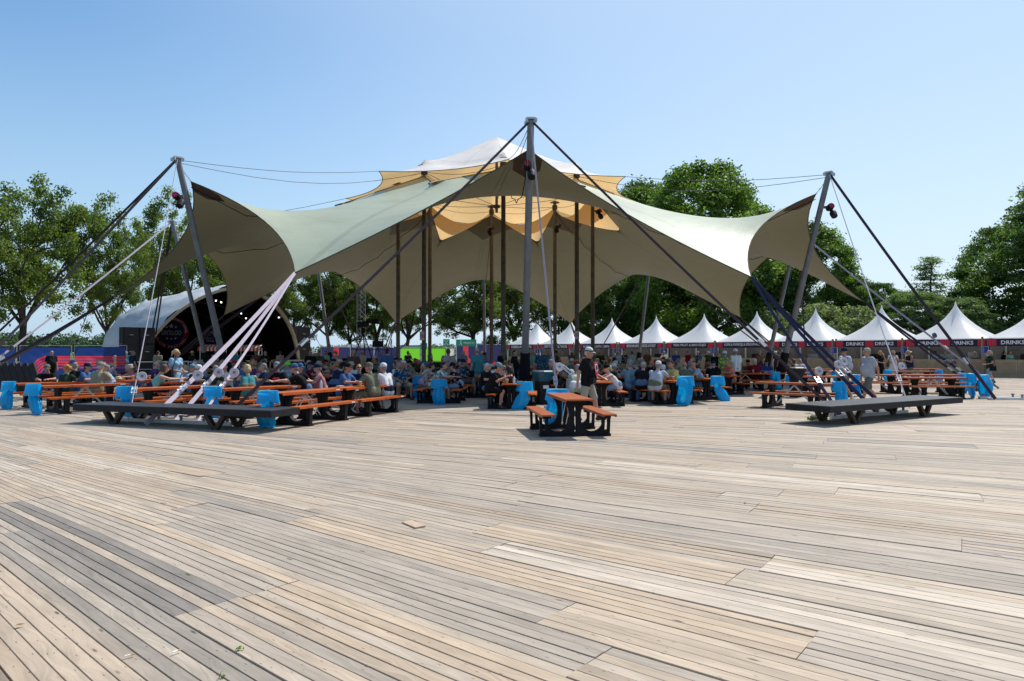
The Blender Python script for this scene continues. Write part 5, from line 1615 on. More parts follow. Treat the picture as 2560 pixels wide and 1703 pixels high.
BL = [(T6,0,1,'blue rubbish bag leaning right, leftmost of the two at the left edge'),(T5,0,0,'blue rubbish bag at the near end of the empty table by the left edge'),(T4,0,0,'blue rubbish bag beside the thin white strap, bending right'),(T3,0,1,'blue rubbish bag behind the rolled straps of the left corner'),(T1,0,1,'upright blue rubbish bag at the right end of the black platform')]
for t, e, v, lab in BL:
    x, y = tbl_end(t, e); bag(x, y, v, math.degrees(t.rotation_euler.z)*0.5, lab)
x, y = tbl_end(T7, 0); bag(x, y, 3, 0, 'blue rubbish bag on the table end below the curved red stripes')
x, y = tbl_end(U1, 0); bag(x+0.1, y, 1, 10, 'blue rubbish bag in the shade beside the dark floral shirt')
x, y = tbl_end(U2, 0); bag(x+0.40, y+0.35, 4, -12, 'half empty blue bag draped from the right corner of the middle table')
x, y = tbl_end(U4, 0); bag(x, y, 2, 15, 'full blue rubbish bag below the man in the yellow polo', 1.12)
x, y = tbl_end(U5, 0); bag(x, y, 0, 10, 'blue rubbish bag below the man in the light blue tee', 1.05)
x, y = tbl_end(U7, 0); bag(x, y, 3, 0, 'teal looking blue bag in the shade below the man in the navy cap')
x, y = tbl_end(R1, 0); bag(x+0.1, y+0.2, 3, 20, 'blue rubbish bag under the navy straps at the right corner')
x, y = tbl_end(R2, 0); bag(x+0.05, y-0.1, 0, 60, 'large blue bag, left one of the pair at the right tables', 1.1); bag(x+0.42, y-0.25, 2, 40, 'large blue bag, right one of the pair at the right tables', 1.05)
x, y = tbl_end(R4, 0); bag(x, y, 1, 90, 'blue bag at the right end of the second broadside table')
x, y = tbl_end(R5, 0); bag(x, y, 3, 90, 'blue bag at the right end of the third broadside table')
x, y = tbl_end(R5, 1); bag(x, y, 2, 90, 'blue bag at the left end of the third broadside table')
x, y = tbl_end(R7, 1); bag(x, y, 1, 80, 'blue bag beside the grey waste bin at the right')
x, y = tbl_end(R8, 0); bag(x, y, 2, 80, 'small blue bag behind the walking man in the floral shirt')
x, y = tbl_end(R7, 0); bag(x, y, 4, 80, 'blue bag by the hand of the walking man in the floral shirt')
x, y = tbl_end(TF, 1, 0.16); bag(x, y, 2, 0, 'blue bag standing behind the lone front table', 1.02)
x, y = tbl_end(R9, 1); bag(x, y, 2, 80, 'far blue bag beside the bald man in white')
bag(-8.3, 24.2, 3, 0, 'blue bag in the shade left of the white strap roll'); bag(-3.35, 24.6, 1, 5, 'blue bag in the shade right of the seated man in the navy leaf shirt')
# straw hat lying on the table
r = empty('straw_hat', (-12.75, 22.15, 0.765), 0.5, 'straw hat lying on the table beside the ginger woman', 'hat')
k = MB(); k.lathe([(0.19,0.03),(0.195,0.035),(0.12,0.015),(0.10,0.02),(0.085,0.10),(0.04,0.115)], 20); k.build('hat_body', mat('straw', (0.55,0.40,0.24), 0.8, 0.2, 0, 0.2, 30), r)

# ------------------------------------------------------------------ low black platforms over the strap anchors
def platform(c, L, W, rz, label, z=0.45, th=0.15):
    r = empty('black_platform', (c[0], c[1], 0), rz, label, 'platform', 'low black platforms over the strap anchors')
    nb = 6
    k = MB(); k.bbox((-L/2,-W/2,z-th),(L/2,W/2,z-0.021)); k.build('platform_slab', M_BLACK, r)
    M_PT = mat('sky greyed black boards', (0.030,0.032,0.037), 0.5, 0.28, 0, 0.3, 3, 0.1, 30)  # black top painted greyer and bluer to stand for the sky's reflection
    for q in range(3):
        k = MB(); k.bbox((-L/2+q*L/3+0.002,-W/2-0.002,z-0.02),(-L/2+(q+1)*L/3-0.002,W/2+0.002,z)); k.build('top_board', M_PT, r)
    for lx in (-L*0.30, L*0.22):
        for ly in (-W*0.36, W*0.36):
            k = MB()
            k.beam((lx,ly,0.0),(lx-0.24,ly,z-th), 0.09, 0.11, up=(0,1,0)); k.beam((lx+0.02,ly-0.001,0.0),(lx+0.26,ly-0.001,z-th), 0.085, 0.105, up=(0,1,0))
            k.build('v_leg', M_BROWNW, r)
    return r
platform((-7.42,15.42), 5.55, 0.95, radians(-19.0), 'long low black platform at the left front, below the lilac straps', 0.46)
platform((9.25,17.2), 5.9, 1.15, radians(32), 'long low black platform at the right front, below the navy straps', 0.46)
platform((20.9,30.9), 3.6, 1.3, radians(52), 'low black platform near the right edge by the drinks counter', 0.46)
# slatted black panel at the left edge
r = empty('slatted_panel', (-18.6, 25.4, 0), -0.35, 'leaning black slatted platform at the left picture edge', 'platform')
for q in range(9):
    k = MB(); k.box((-1.6+q*0.36,0,0.72), (0.30,0.05,1.15), Matrix.Rotation(-0.45,3,'Y')); k.build('slat', M_BLACK, r)
k = MB(); k.box((-0.2,0.06,0.25),(3.4,0.05,0.14)); k.build('rail', M_BLACK, r)
# ground anchors: steel rails held by stakes
def anchor(c, rz, n, L, label):
    r = empty('ground_anchor', (c[0], c[1], 0), rz, label, 'anchor', 'steel strap anchors staked to the deck')
    for q in range(2):
        k = MB(); k.box((0,-0.25+q*0.5,0.05),(L,0.12,0.08)); k.build('anchor_rail', M_GALV, r)
    for q in range(n):
        for sy in (-0.25,0.25):
            k = MB(); k.tube([(-L/2+0.15+q*(L-0.3)/(n-1),sy,0.0),(-L/2+0.15+q*(L-0.3)/(n-1),sy,0.17)], 0.035, 8); k.lathe([(0.055,0.165),(0.055,0.20)], 8, (-L/2+0.15+q*(L-0.3)/(n-1),sy,0)); k.build('stake', M_STEEL, r)
    return r
anchor((-7.9,16.2), radians(-19), 6, 3.6, 'staked steel anchor rails under the left front platform')
anchor((9.2,18.0), radians(32), 6, 3.4, 'staked steel anchor rails under the right front platform')
anchor((17.3,24.1), radians(-4), 2, 1.3, 'single staked anchor beam in the sun at the right')
anchor((-24.2,29.0), radians(-60), 5, 2.4, 'staked anchor rails beyond the left picture edge')
anchor((1.35,20.05), 0.2, 2, 0.7, 'small strap anchor hidden behind the lone front table')
anchor((-9.4,17.2), 0.2, 2, 0.6, 'small strap anchor at the foot of the thin white strap')
anchor((21.0,31.4), 0.9, 4, 1.6, 'staked anchor rails under the far right platform')
# grass growing through at the right platform
rg = np.random.default_rng(9)
me = leaf_cloud('grass_tuft', [(7.3+0.35*rg.random(),16.55+0.3*rg.random(),0.03) for _ in range(14)], [0.10]*14, 40, 0.025, mat('grass blades', (0.10,0.16,0.03), 0.6, 0.2), rg, hollow=0.0)
props(link('grass_tuft', me), 'tuft of bright grass beside the right front platform', 'grass', kind='stuff')
# ------------------------------------------------------------------ waste bins, spotlights, smoking ban signs
def bin_(x, y, h, w, m, label, liner=True):
    r = empty('waste_bin', (x, y, 0), 0.1, label, 'bin')
    k = MB(); k.lathe([(w*0.52,0.0),(w*0.55,h*0.80)], 6); k.build('bin_body', m, r)
    k = MB(); k.lathe([(w*0.56,h*0.72),(w*0.80,h*0.98),(w*0.80,h),(w*0.64,h+0.02),(w*0.62,h*0.86)], 12); k.build('bin_liner' if liner else 'bin_collar', M_TEALBAG if liner else m, r)
    k = MB(); k.lathe([(w*0.74,h+0.025),(w*0.66,h+0.05)], 12); k.build('bin_lid', M_STEEL, r)
    k = MB(); k.bbox((-0.02,-w*0.56-0.004,h*0.50),(0.16,-w*0.50-0.03,h*0.60)); k.build('bin_label', M_WHITE, r)
M_TEALBAG = mat('teal bin liner', (0.006,0.10,0.15), 0.35, 0.5, 0, 0.15, 6, 0.4, 12)
bin_(0.98, 21.9, 1.03, 0.47, M_BLACK, 'tall black waste bin with a teal liner in the middle of the shade')
bin_(10.55, 25.4, 1.06, 0.46, M_BLACK, 'grey lidded waste bin beside the right mast', False)
bin_(-1.9, 30.5, 1.03, 0.47, M_BLACK, 'black waste bin deep in the shade near the inner poles')
def spot(p, rz, glow, label):
    r = empty('spotlight', p, rz, label, 'spotlight', 'coloured spotlights clamped to the masts')
    for q, (tx, rx) in enumerate(((0.0,-0.25),(0.12,0.9))):
        Rm = Matrix.Rotation(pi/2+rx, 3, 'X')
        k = MB(); k.lathe([(0.13,-0.16),(0.145,-0.02),(0.145,0.06),(0.09,0.20)], 14, (tx*1.2,-0.18,-0.05-0.28*q), R=Matrix.Rotation(-pi/2+rx,3,'X')); k.build('lamp_can', M_BLACK, r)
        if q == 0:
            d_ = Matrix.Rotation(-pi/2+rx,3,'X') @ Vector((0,0,-1))
            Rl = Matrix.Rotation(-pi/2+rx,3,'X')
            k = MB(); k.lathe([(0.118,-0.175),(0.118,-0.165)], 14, (0,-0.18,-0.05), R=Rl); k.build('front_glass', M_RUBBER, r)
            for i_ in range(13):
                rr2 = 0.0 if i_ == 0 else (0.045 if i_ < 5 else 0.088); a_ = i_*2*pi/(4 if i_ < 5 else 8)
                c_ = Rl @ Vector((rr2*cos(a_), rr2*sin(a_), -0.18)) + Vector((0,-0.18,-0.05))
                k = MB(); k.lathe([(0.016,-0.004),(0.016,0.004)], 8, c_, R=Rl); k.build('led', glow, r)
    k = MB(); k.beam((0,0.02,0.0),(0,-0.12,-0.03),0.05,0.04); k.beam((-0.16,-0.12,-0.1),(0.16,-0.12,-0.1),0.03,0.03); k.box((0,0.04,0),(0.30,0.08,0.10)); k.build('clamp_bracket', M_STEEL, r)
M_LEDP = mat('pink led', (0.55,0.04,0.18), 0.3, 0.3, 0, 0, 1, emit=0.45)
M_LEDR = mat('red led', (0.45,0.03,0.05), 0.3, 0.3, 0, 0, 1, emit=0.4)
spot(at(448,491,27.0), 0.0, M_LEDP, 'pair of spotlights with pink glow on the left mast')
spot(at(1318,415,23.0), 0.0, M_LEDR, 'pair of spotlights with red glow on the front mast')
spot(at(2070,518,29.2), 0.0, M_LEDR, 'pair of spotlights with red glow on the right mast')
spot(at(1246,467,35.7), 0.0, M_LEDP, 'spotlight on the front inner pole under the ochre canvas')
spot(at(1447,486,37.8), 0.0, M_LEDR, 'spotlight on the inner pole right of the front mast')
spot(at(1492,528,42.0), 0.6, M_LEDR, 'spotlight on the rightmost inner pole')
spot(at(1225,568,47.2), 2.6, M_LEDR, 'dark spotlight on the rearmost inner pole')
spot(at(1393,562,46.2), 2.6, M_LEDR, 'dark spotlight on the inner pole at the rear right')
def nosmoke(p, s, label):
    r = empty('no_smoking_sign', p, 0, label, 'sign', 'smoking ban signs on the inner poles')
    k = MB(); k.bbox((-s*0.5,-0.004,-s*0.95),(s*0.5,0.004,s*0.95)); k.build('sign_panel', mat('pink white sign', (0.70,0.60,0.62), 0.5), r)
    k = MB(); n = 28; vs = []; fs = []
    for q in range(n):
        a_ = 2*pi*q/n; vs += [(s*0.44*cos(a_),-0.008,s*0.44*sin(a_)),(s*0.34*cos(a_),-0.008,s*0.34*sin(a_))]
    for q in range(n): q2 = (q+1)%n; fs.append((2*q,2*q+1,2*q2+1,2*q2))
    k.add(vs, fs); k.build('red_ring', M_REDP, r)
    k = MB(); k.beam((-s*0.27,-0.008,s*0.27),(s*0.27,-0.008,-s*0.27), s*0.10, 0.004, up=(0,1,0)); k.build('red_slash', M_REDP, r)
    k = MB(); k.bbox((-s*0.26,-0.0065,-s*0.06),(s*0.26,-0.0045,s*0.05)); k.build('cigarette', M_RUBBER, r)
nosmoke(at(1055,840,37.1), 0.25, 'smoking ban sign on the left front inner pole')
nosmoke(at(1443,838,37.85), 0.24, 'smoking ban sign on the right front inner pole')
# litter on the deck
for q, (px, py, rz_, lab) in enumerate(((331,1636,0.6,'cigarette butt lying on the grey planks, left one'),(448,1626,0.9,'cigarette butt lying on the grey planks, right one'))):
    d = EYE*1706.7/(py-882); p = ground(px, d)
    r = empty('cigarette_butt', (p.x,p.y,0.010), rz_, lab, 'litter', 'cigarette butts on the deck')
    k = MB(); k.tube([(-0.022,0,0),(0.005,0,0)], 0.0042, 8); k.build('paper', M_WHITE, r); k = MB(); k.tube([(0.005,0,0),(0.026,0,0)], 0.0043, 8); k.build('filter', mat('filter tan', (0.55,0.30,0.10), 0.8), r)
for q, (px, py, rz_, lab) in enumerate(((58,1563,0.3,'dry brown leaf on the deck at the lower left'),(1860,1258,1.2,'small dry leaf on the deck in the middle right'))):
    d = EYE*1706.7/(py-882); p = ground(px, d)
    k = MB(); k.add([(-0.03,0,0.0),(0,-0.014,0.008),(0.03,0,0.004),(0,0.014,0.009),(0,0,0.001)], [(0,1,4),(1,2,4),(2,3,4),(3,0,4)])
    o_ = k.build('dry_leaf' if q < 2 else 'paper_scrap', mat('dry leaf', (0.35,0.19,0.07), 0.8) if q < 2 else M_WHITE); o_.location = (p.x,p.y,0.012); o_.rotation_euler=(0,0,rz_); props(o_, lab, 'litter')
rg = np.random.default_rng(3)
for q in range(2):
    px, py = ((605,1618),(562,1683))[q]; d = EYE*1706.7/(py-882); p = ground(px, d)
    me = leaf_cloud('weed_sprout', [(p.x,p.y,0.008)], [0.022], 16, 0.009, mat('weed green', (0.14,0.26,0.03), 0.6), rg, hollow=0.0)
    props(link('weed_sprout', me), ('tiny weed sprouting between the grey planks, upper one','tiny weed sprouting between the grey planks, lower one')[q], 'weed')

pz = ground(1035, 6.55)
r = empty('loose_board', (pz.x, pz.y, 0.004), radians(128), 'short loose piece of board lying on the planks', 'board')
k = MB(); k.bbox((-0.13,-0.055,0.0),(0.13,0.055,0.014)); k.build('board_piece', mat('fresh sawn wood', (0.47,0.35,0.25), 0.7, 0.2, 0, 0.15, 8), r)
# ------------------------------------------------------------------ people: one continuous body each, clothes as children
def cloth(name, col, pattern=None, col2=None, scale=14.0, rough=0.85):
    if name in MATS: return MATS[name]
    m = bpy.data.materials.new(name); m.use_nodes = True
    nt = m.node_tree; N = nt.nodes; L = nt.links; b = N['Principled BSDF']
    b.inputs['Roughness'].default_value = rough; b.inputs['Specular IOR Level'].default_value = 0.10
    col = tuple(c*0.86 for c in col); col2 = tuple(c*0.86 for c in col2) if col2 else None
    tc = N.new('ShaderNodeTexCoord')
    nz = N.new('ShaderNodeTexNoise'); nz.inputs['Scale'].default_value = 9; nz.inputs['Detail'].default_value = 4
    L.new(tc.outputs['Object'], nz.inputs['Vector'])
    bp = N.new('ShaderNodeBump'); bp.inputs['Strength'].default_value = 0.6; bp.inputs['Distance'].default_value = 0.03
    L.new(nz.outputs['Fac'], bp.inputs['Height']); L.new(bp.outputs['Normal'], b.inputs['Normal'])
    if pattern is None:
        mx = N.new('ShaderNodeMix'); mx.data_type = 'RGBA'
        mx.inputs['A'].default_value = tuple(c*0.86 for c in col)+(1,); mx.inputs['B'].default_value = tuple(min(1,c*1.12) for c in col)+(1,)
        L.new(nz.outputs['Fac'], mx.inputs['Factor']); L.new(mx.outputs['Result'], b.inputs['Base Color'])
    else:
        mx = N.new('ShaderNodeMix'); mx.data_type = 'RGBA'
        mx.inputs['A'].default_value = tuple(col)+(1,); mx.inputs['B'].default_value = tuple(col2)+(1,)
        if pattern == 'stripe':
            mp = N.new('ShaderNodeMapping'); mp.inputs['Rotation'].default_value = (0.15, 0.05, 0)
            L.new(tc.outputs['Object'], mp.inputs['Vector'])
            w = N.new('ShaderNodeTexWave'); w.bands_direction = 'X'; w.inputs['Scale'].default_value = scale; w.inputs['Distortion'].default_value = 1.2
            L.new(mp.outputs[0], w.inputs['Vector'])
            g_ = N.new('ShaderNodeMath'); g_.operation = 'GREATER_THAN'; g_.inputs[1].default_value = 0.62; L.new(w.outputs['Fac'], g_.inputs[0]); L.new(g_.outputs[0], mx.inputs['Factor'])
        elif pattern == 'leaf':
            v = N.new('ShaderNodeTexVoronoi'); v.inputs['Scale'].default_value = scale
            n2 = N.new('ShaderNodeTexNoise'); n2.inputs['Scale'].default_value = scale*0.8; n2.inputs['Detail'].default_value = 3
            L.new(tc.outputs['Object'], n2.inputs['Vector'])
            ad = N.new('ShaderNodeVectorMath'); ad.operation = 'MULTIPLY_ADD'; ad.inputs[1].default_value = (0.15,0.15,0.15); L.new(n2.outputs['Color'], ad.inputs[0]); L.new(tc.outputs['Object'], ad.inputs[2])
            L.new(ad.outputs[0], v.inputs['Vector'])
            g_ = N.new('ShaderNodeMath'); g_.operation = 'LESS_THAN'; g_.inputs[1].default_value = 0.40; L.new(v.outputs['Distance'], g_.inputs[0]); L.new(g_.outputs[0], mx.inputs['Factor'])
        elif pattern == 'dot':
            v = N.new('ShaderNodeTexVoronoi'); v.inputs['Scale'].default_value = scale; L.new(tc.outputs['Object'], v.inputs['Vector'])
            g_ = N.new('ShaderNodeMath'); g_.operation = 'LESS_THAN'; g_.inputs[1].default_value = 0.27; L.new(v.outputs['Distance'], g_.inputs[0]); L.new(g_.outputs[0], mx.inputs['Factor'])
        L.new(mx.outputs['Result'], b.inputs['Base Color'])
    MATS[name] = m
    return m
def skin(name, col):
    m = mat(name, col, 0.55, 0.35, 0, 0.10, 9)
    m.node_tree.nodes['Principled BSDF'].inputs['Subsurface Weight'].default_value = 0.05
    return m
SKINS = [skin('fair skin', (0.50,0.28,0.20)), skin('tanned skin', (0.38,0.195,0.12)), skin('sunburnt skin', (0.50,0.225,0.15)), skin('pale skin', (0.55,0.34,0.26))]
M_EYE = mat('dark eye', (0.03,0.02,0.02), 0.4, 0.4, 0, 0)
M_LIP = mat('lip', (0.36,0.12,0.10), 0.5, 0.3, 0, 0)
CL = {
 'black':cloth('black cloth tee',(0.012,0.012,0.014)), 'navy':cloth('navy cloth',(0.016,0.024,0.062)), 'white':cloth('white cotton',(0.72,0.73,0.75)),
 'grey':cloth('grey cotton',(0.24,0.25,0.26)), 'olive':cloth('olive cotton',(0.155,0.165,0.115)), 'khaki':cloth('khaki cotton',(0.30,0.28,0.19)),
 'green':cloth('dark green cotton',(0.018,0.052,0.032)), 'teal':cloth('teal cotton',(0.06,0.24,0.26)), 'mint':cloth('mint cotton',(0.20,0.42,0.38)),
 'lightblue':cloth('light blue cotton',(0.28,0.46,0.62)), 'blue':cloth('denim blue cotton',(0.06,0.13,0.28)), 'steel':cloth('steel blue cotton',(0.17,0.27,0.35)),
 'pink':cloth('dusty pink cotton',(0.48,0.20,0.23)), 'salmon':cloth('salmon cotton',(0.66,0.20,0.14)), 'red':cloth('red cotton',(0.42,0.022,0.025)), 'wine':cloth('dark red cotton',(0.21,0.010,0.022)),
 'yellow':cloth('pale yellow cotton',(0.66,0.57,0.20)), 'beige':cloth('beige cotton',(0.46,0.40,0.31)), 'cream':cloth('cream cotton',(0.62,0.58,0.48)), 'orange':cloth('faded orange cotton',(0.55,0.20,0.06)),
 'brown':cloth('brown cloth',(0.13,0.075,0.045)), 'purple':cloth('purple cotton',(0.12,0.05,0.17)), 'royal':cloth('royal blue cotton',(0.03,0.07,0.32)), 'lilac':cloth('lilac cotton',(0.42,0.40,0.56)),
 'denim':cloth('blue denim',(0.10,0.17,0.30)), 'denimlight':cloth('light denim',(0.25,0.34,0.46)), 'stone':cloth('stone chino',(0.40,0.36,0.29)), 'greyshort':cloth('grey chino',(0.16,0.155,0.14)),
 'palegrey':cloth('pale grey pique',(0.46,0.49,0.54)), 'navyleaf':cloth('navy leaf print',(0.02,0.05,0.11),'leaf',(0.20,0.32,0.36),13), 'greenleaf':cloth('green leaf print',(0.55,0.66,0.66),'leaf',(0.05,0.16,0.11),11), 'redfloral':cloth('red floral print',(0.42,0.36,0.32),'leaf',(0.30,0.05,0.06),13),
 'darkfloral':cloth('dark floral print',(0.012,0.012,0.03),'leaf',(0.42,0.36,0.42),9), 'bluefloral':cloth('blue floral print',(0.015,0.06,0.10),'dot',(0.35,0.42,0.36),24), 'paleprint':cloth('pale green print',(0.50,0.55,0.46),'leaf',(0.28,0.36,0.28),7),
 'jungle':cloth('green yellow jungle print',(0.08,0.26,0.06),'leaf',(0.55,0.55,0.10),9), 'whitefloral':cloth('white and violet print',(0.74,0.74,0.78),'leaf',(0.14,0.14,0.36),22), 'stripes':cloth('navy and white stripes',(0.02,0.03,0.075),'stripe',(0.62,0.66,0.66),9), 'finestripe':cloth('fine blue stripes',(0.50,0.54,0.60),'stripe',(0.34,0.39,0.50),26),
 'check':cloth('blue check',(0.50,0.58,0.64),'dot',(0.12,0.22,0.36),30), 'dots':cloth('black white dots',(0.012,0.012,0.014),'dot',(0.5,0.5,0.5),34), 'zigzag':cloth('navy zigzag',(0.45,0.5,0.55),'stripe',(0.03,0.05,0.12),14), 'camo':cloth('camouflage',(0.09,0.085,0.06),'leaf',(0.04,0.045,0.03),7), 'skyprint':cloth('sky leaf print',(0.26,0.42,0.52),'leaf',(0.5,0.55,0.5),12),
}
CNAME = {'palegrey':'pale grey polo','black':'black tee','navy':'navy tee','white':'white tee','grey':'grey tee','olive':'olive tee','khaki':'khaki polo','green':'dark green tee','teal':'teal tee','mint':'mint top','lightblue':'light blue shirt','blue':'blue tee','steel':'steel blue tee','pink':'pink shirt','salmon':'salmon shirt','red':'red tee','wine':'dark red tee','yellow':'yellow polo','beige':'beige shirt','cream':'cream shirt','orange':'orange tee','brown':'brown tee','purple':'purple tee','royal':'royal blue tee','lilac':'lilac top','navyleaf':'navy leaf shirt','greenleaf':'green leaf shirt','redfloral':'red floral shirt','darkfloral':'dark floral top','bluefloral':'blue floral shirt','paleprint':'pale green print shirt','jungle':'green and yellow shirt','whitefloral':'white floral shirt','stripes':'striped shirt','finestripe':'fine striped shirt','check':'checked shirt','dots':'black dotted dress','zigzag':'zigzag top','camo':'camouflage shirt','skyprint':'sky blue print shirt'}
HAIRC = {'grey':mat('grey hair',(0.21,0.20,0.195),0.7,0.3,0,0.25,30,0.5,60), 'white':mat('white hair',(0.45,0.44,0.42),0.7,0.3,0,0.2,30,0.5,60), 'dark':mat('dark hair',(0.020,0.015,0.012),0.6,0.35,0,0.3,30,0.5,60), 'brown':mat('brown hair',(0.085,0.05,0.03),0.6,0.35,0,0.3,30,0.5,60), 'blond':mat('blond hair',(0.50,0.38,0.20),0.6,0.3,0,0.25,30,0.5,60), 'ginger':mat('ginger hair',(0.42,0.20,0.06),0.6,0.3,0,0.3,30,0.5,60)}
SHOE = {'black':mat('black shoe',(0.015,0.015,0.017),0.5,0.4), 'white':mat('white trainer',(0.6,0.6,0.6),0.5,0.3), 'grey':mat('grey trainer',(0.22,0.20,0.18),0.6,0.3), 'brown':mat('brown shoe',(0.13,0.07,0.035),0.5,0.35)}

def bm_cap(bm, p0, r0, p1, r1, n=10):
    """round cone between two points"""
    p0 = Vector(p0); p1 = Vector(p1); d = p1-p0; L = d.length
    q = d.to_track_quat('Z','Y').to_matrix() if L > 1e-6 else Matrix.Identity(3)
    rings = []
    for k in range(1,5):
        a = -pi/2 + (pi/2)*k/4; rings.append((r0*cos(a), r0*sin(a)))
    for k in range(0,4):
        a = (pi/2)*k/4; rings.append((r1*cos(a), L + r1*sin(a)))
    bot = bm.verts.new(p0 + q @ Vector((0,0,-r0))); top = bm.verts.new(p0 + q @ Vector((0,0,L+r1)))
    R_ = [[bm.verts.new(p0 + q @ Vector((r*cos(2*pi*k/n), r*sin(2*pi*k/n), z))) for k in range(n)] for r, z in rings]
    for k in range(n):
        k2 = (k+1)%n
        bm.faces.new((bot, R_[0][k2], R_[0][k])); bm.faces.new((top, R_[-1][k], R_[-1][k2]))
        for i in range(len(R_)-1): bm.faces.new((R_[i][k], R_[i][k2], R_[i+1][k2], R_[i+1][k]))
def bm_ell(bm, c, r, rot=None, n=14):
    g_ = bmesh.ops.create_uvsphere(bm, u_segments=n, v_segments=n//2+2, radius=1.0)
    for v in g_['verts']:
        p = Vector((v.co.x*r[0], v.co.y*r[1], v.co.z*r[2]))
        if rot is not None: p = rot @ p
        v.co = p + Vector(c)
def skinned(name, bm, voxel, smooth_it, target, mats):
    me = bpy.data.meshes.new(name); bm.to_mesh(me); bm.free()
    o = bpy.data.objects.new(name, me); COL.objects.link(o)
    m = o.modifiers.new('r','REMESH'); m.mode = 'VOXEL'; m.voxel_size = voxel
    s = o.modifiers.new('s','SMOOTH'); s.factor = 0.5; s.iterations = smooth_it
    dg = bpy.context.evaluated_depsgraph_get()
    e = o.evaluated_get(dg); nf = len(e.data.polygons)
    d = o.modifiers.new('d','DECIMATE'); d.ratio = min(1.0, target/max(1, nf*2))
    dg = bpy.context.evaluated_depsgraph_get()
    out = bpy.data.meshes.new_from_object(o.evaluated_get(dg))
    bpy.data.objects.remove(o); bpy.data.meshes.remove(me)
    out.name = name
    out.materials.clear()
    for q in mats: out.materials.append(q)
    out.polygons.foreach_set('use_smooth', [True]*len(out.polygons))
    return out
def head_rot(yaw, pitch, roll=0): return Matrix.Rotation(yaw,3,'Z') @ Matrix.Rotation(pitch,3,'X') @ Matrix.Rotation(roll,3,'Y')
HEADK = 1.0
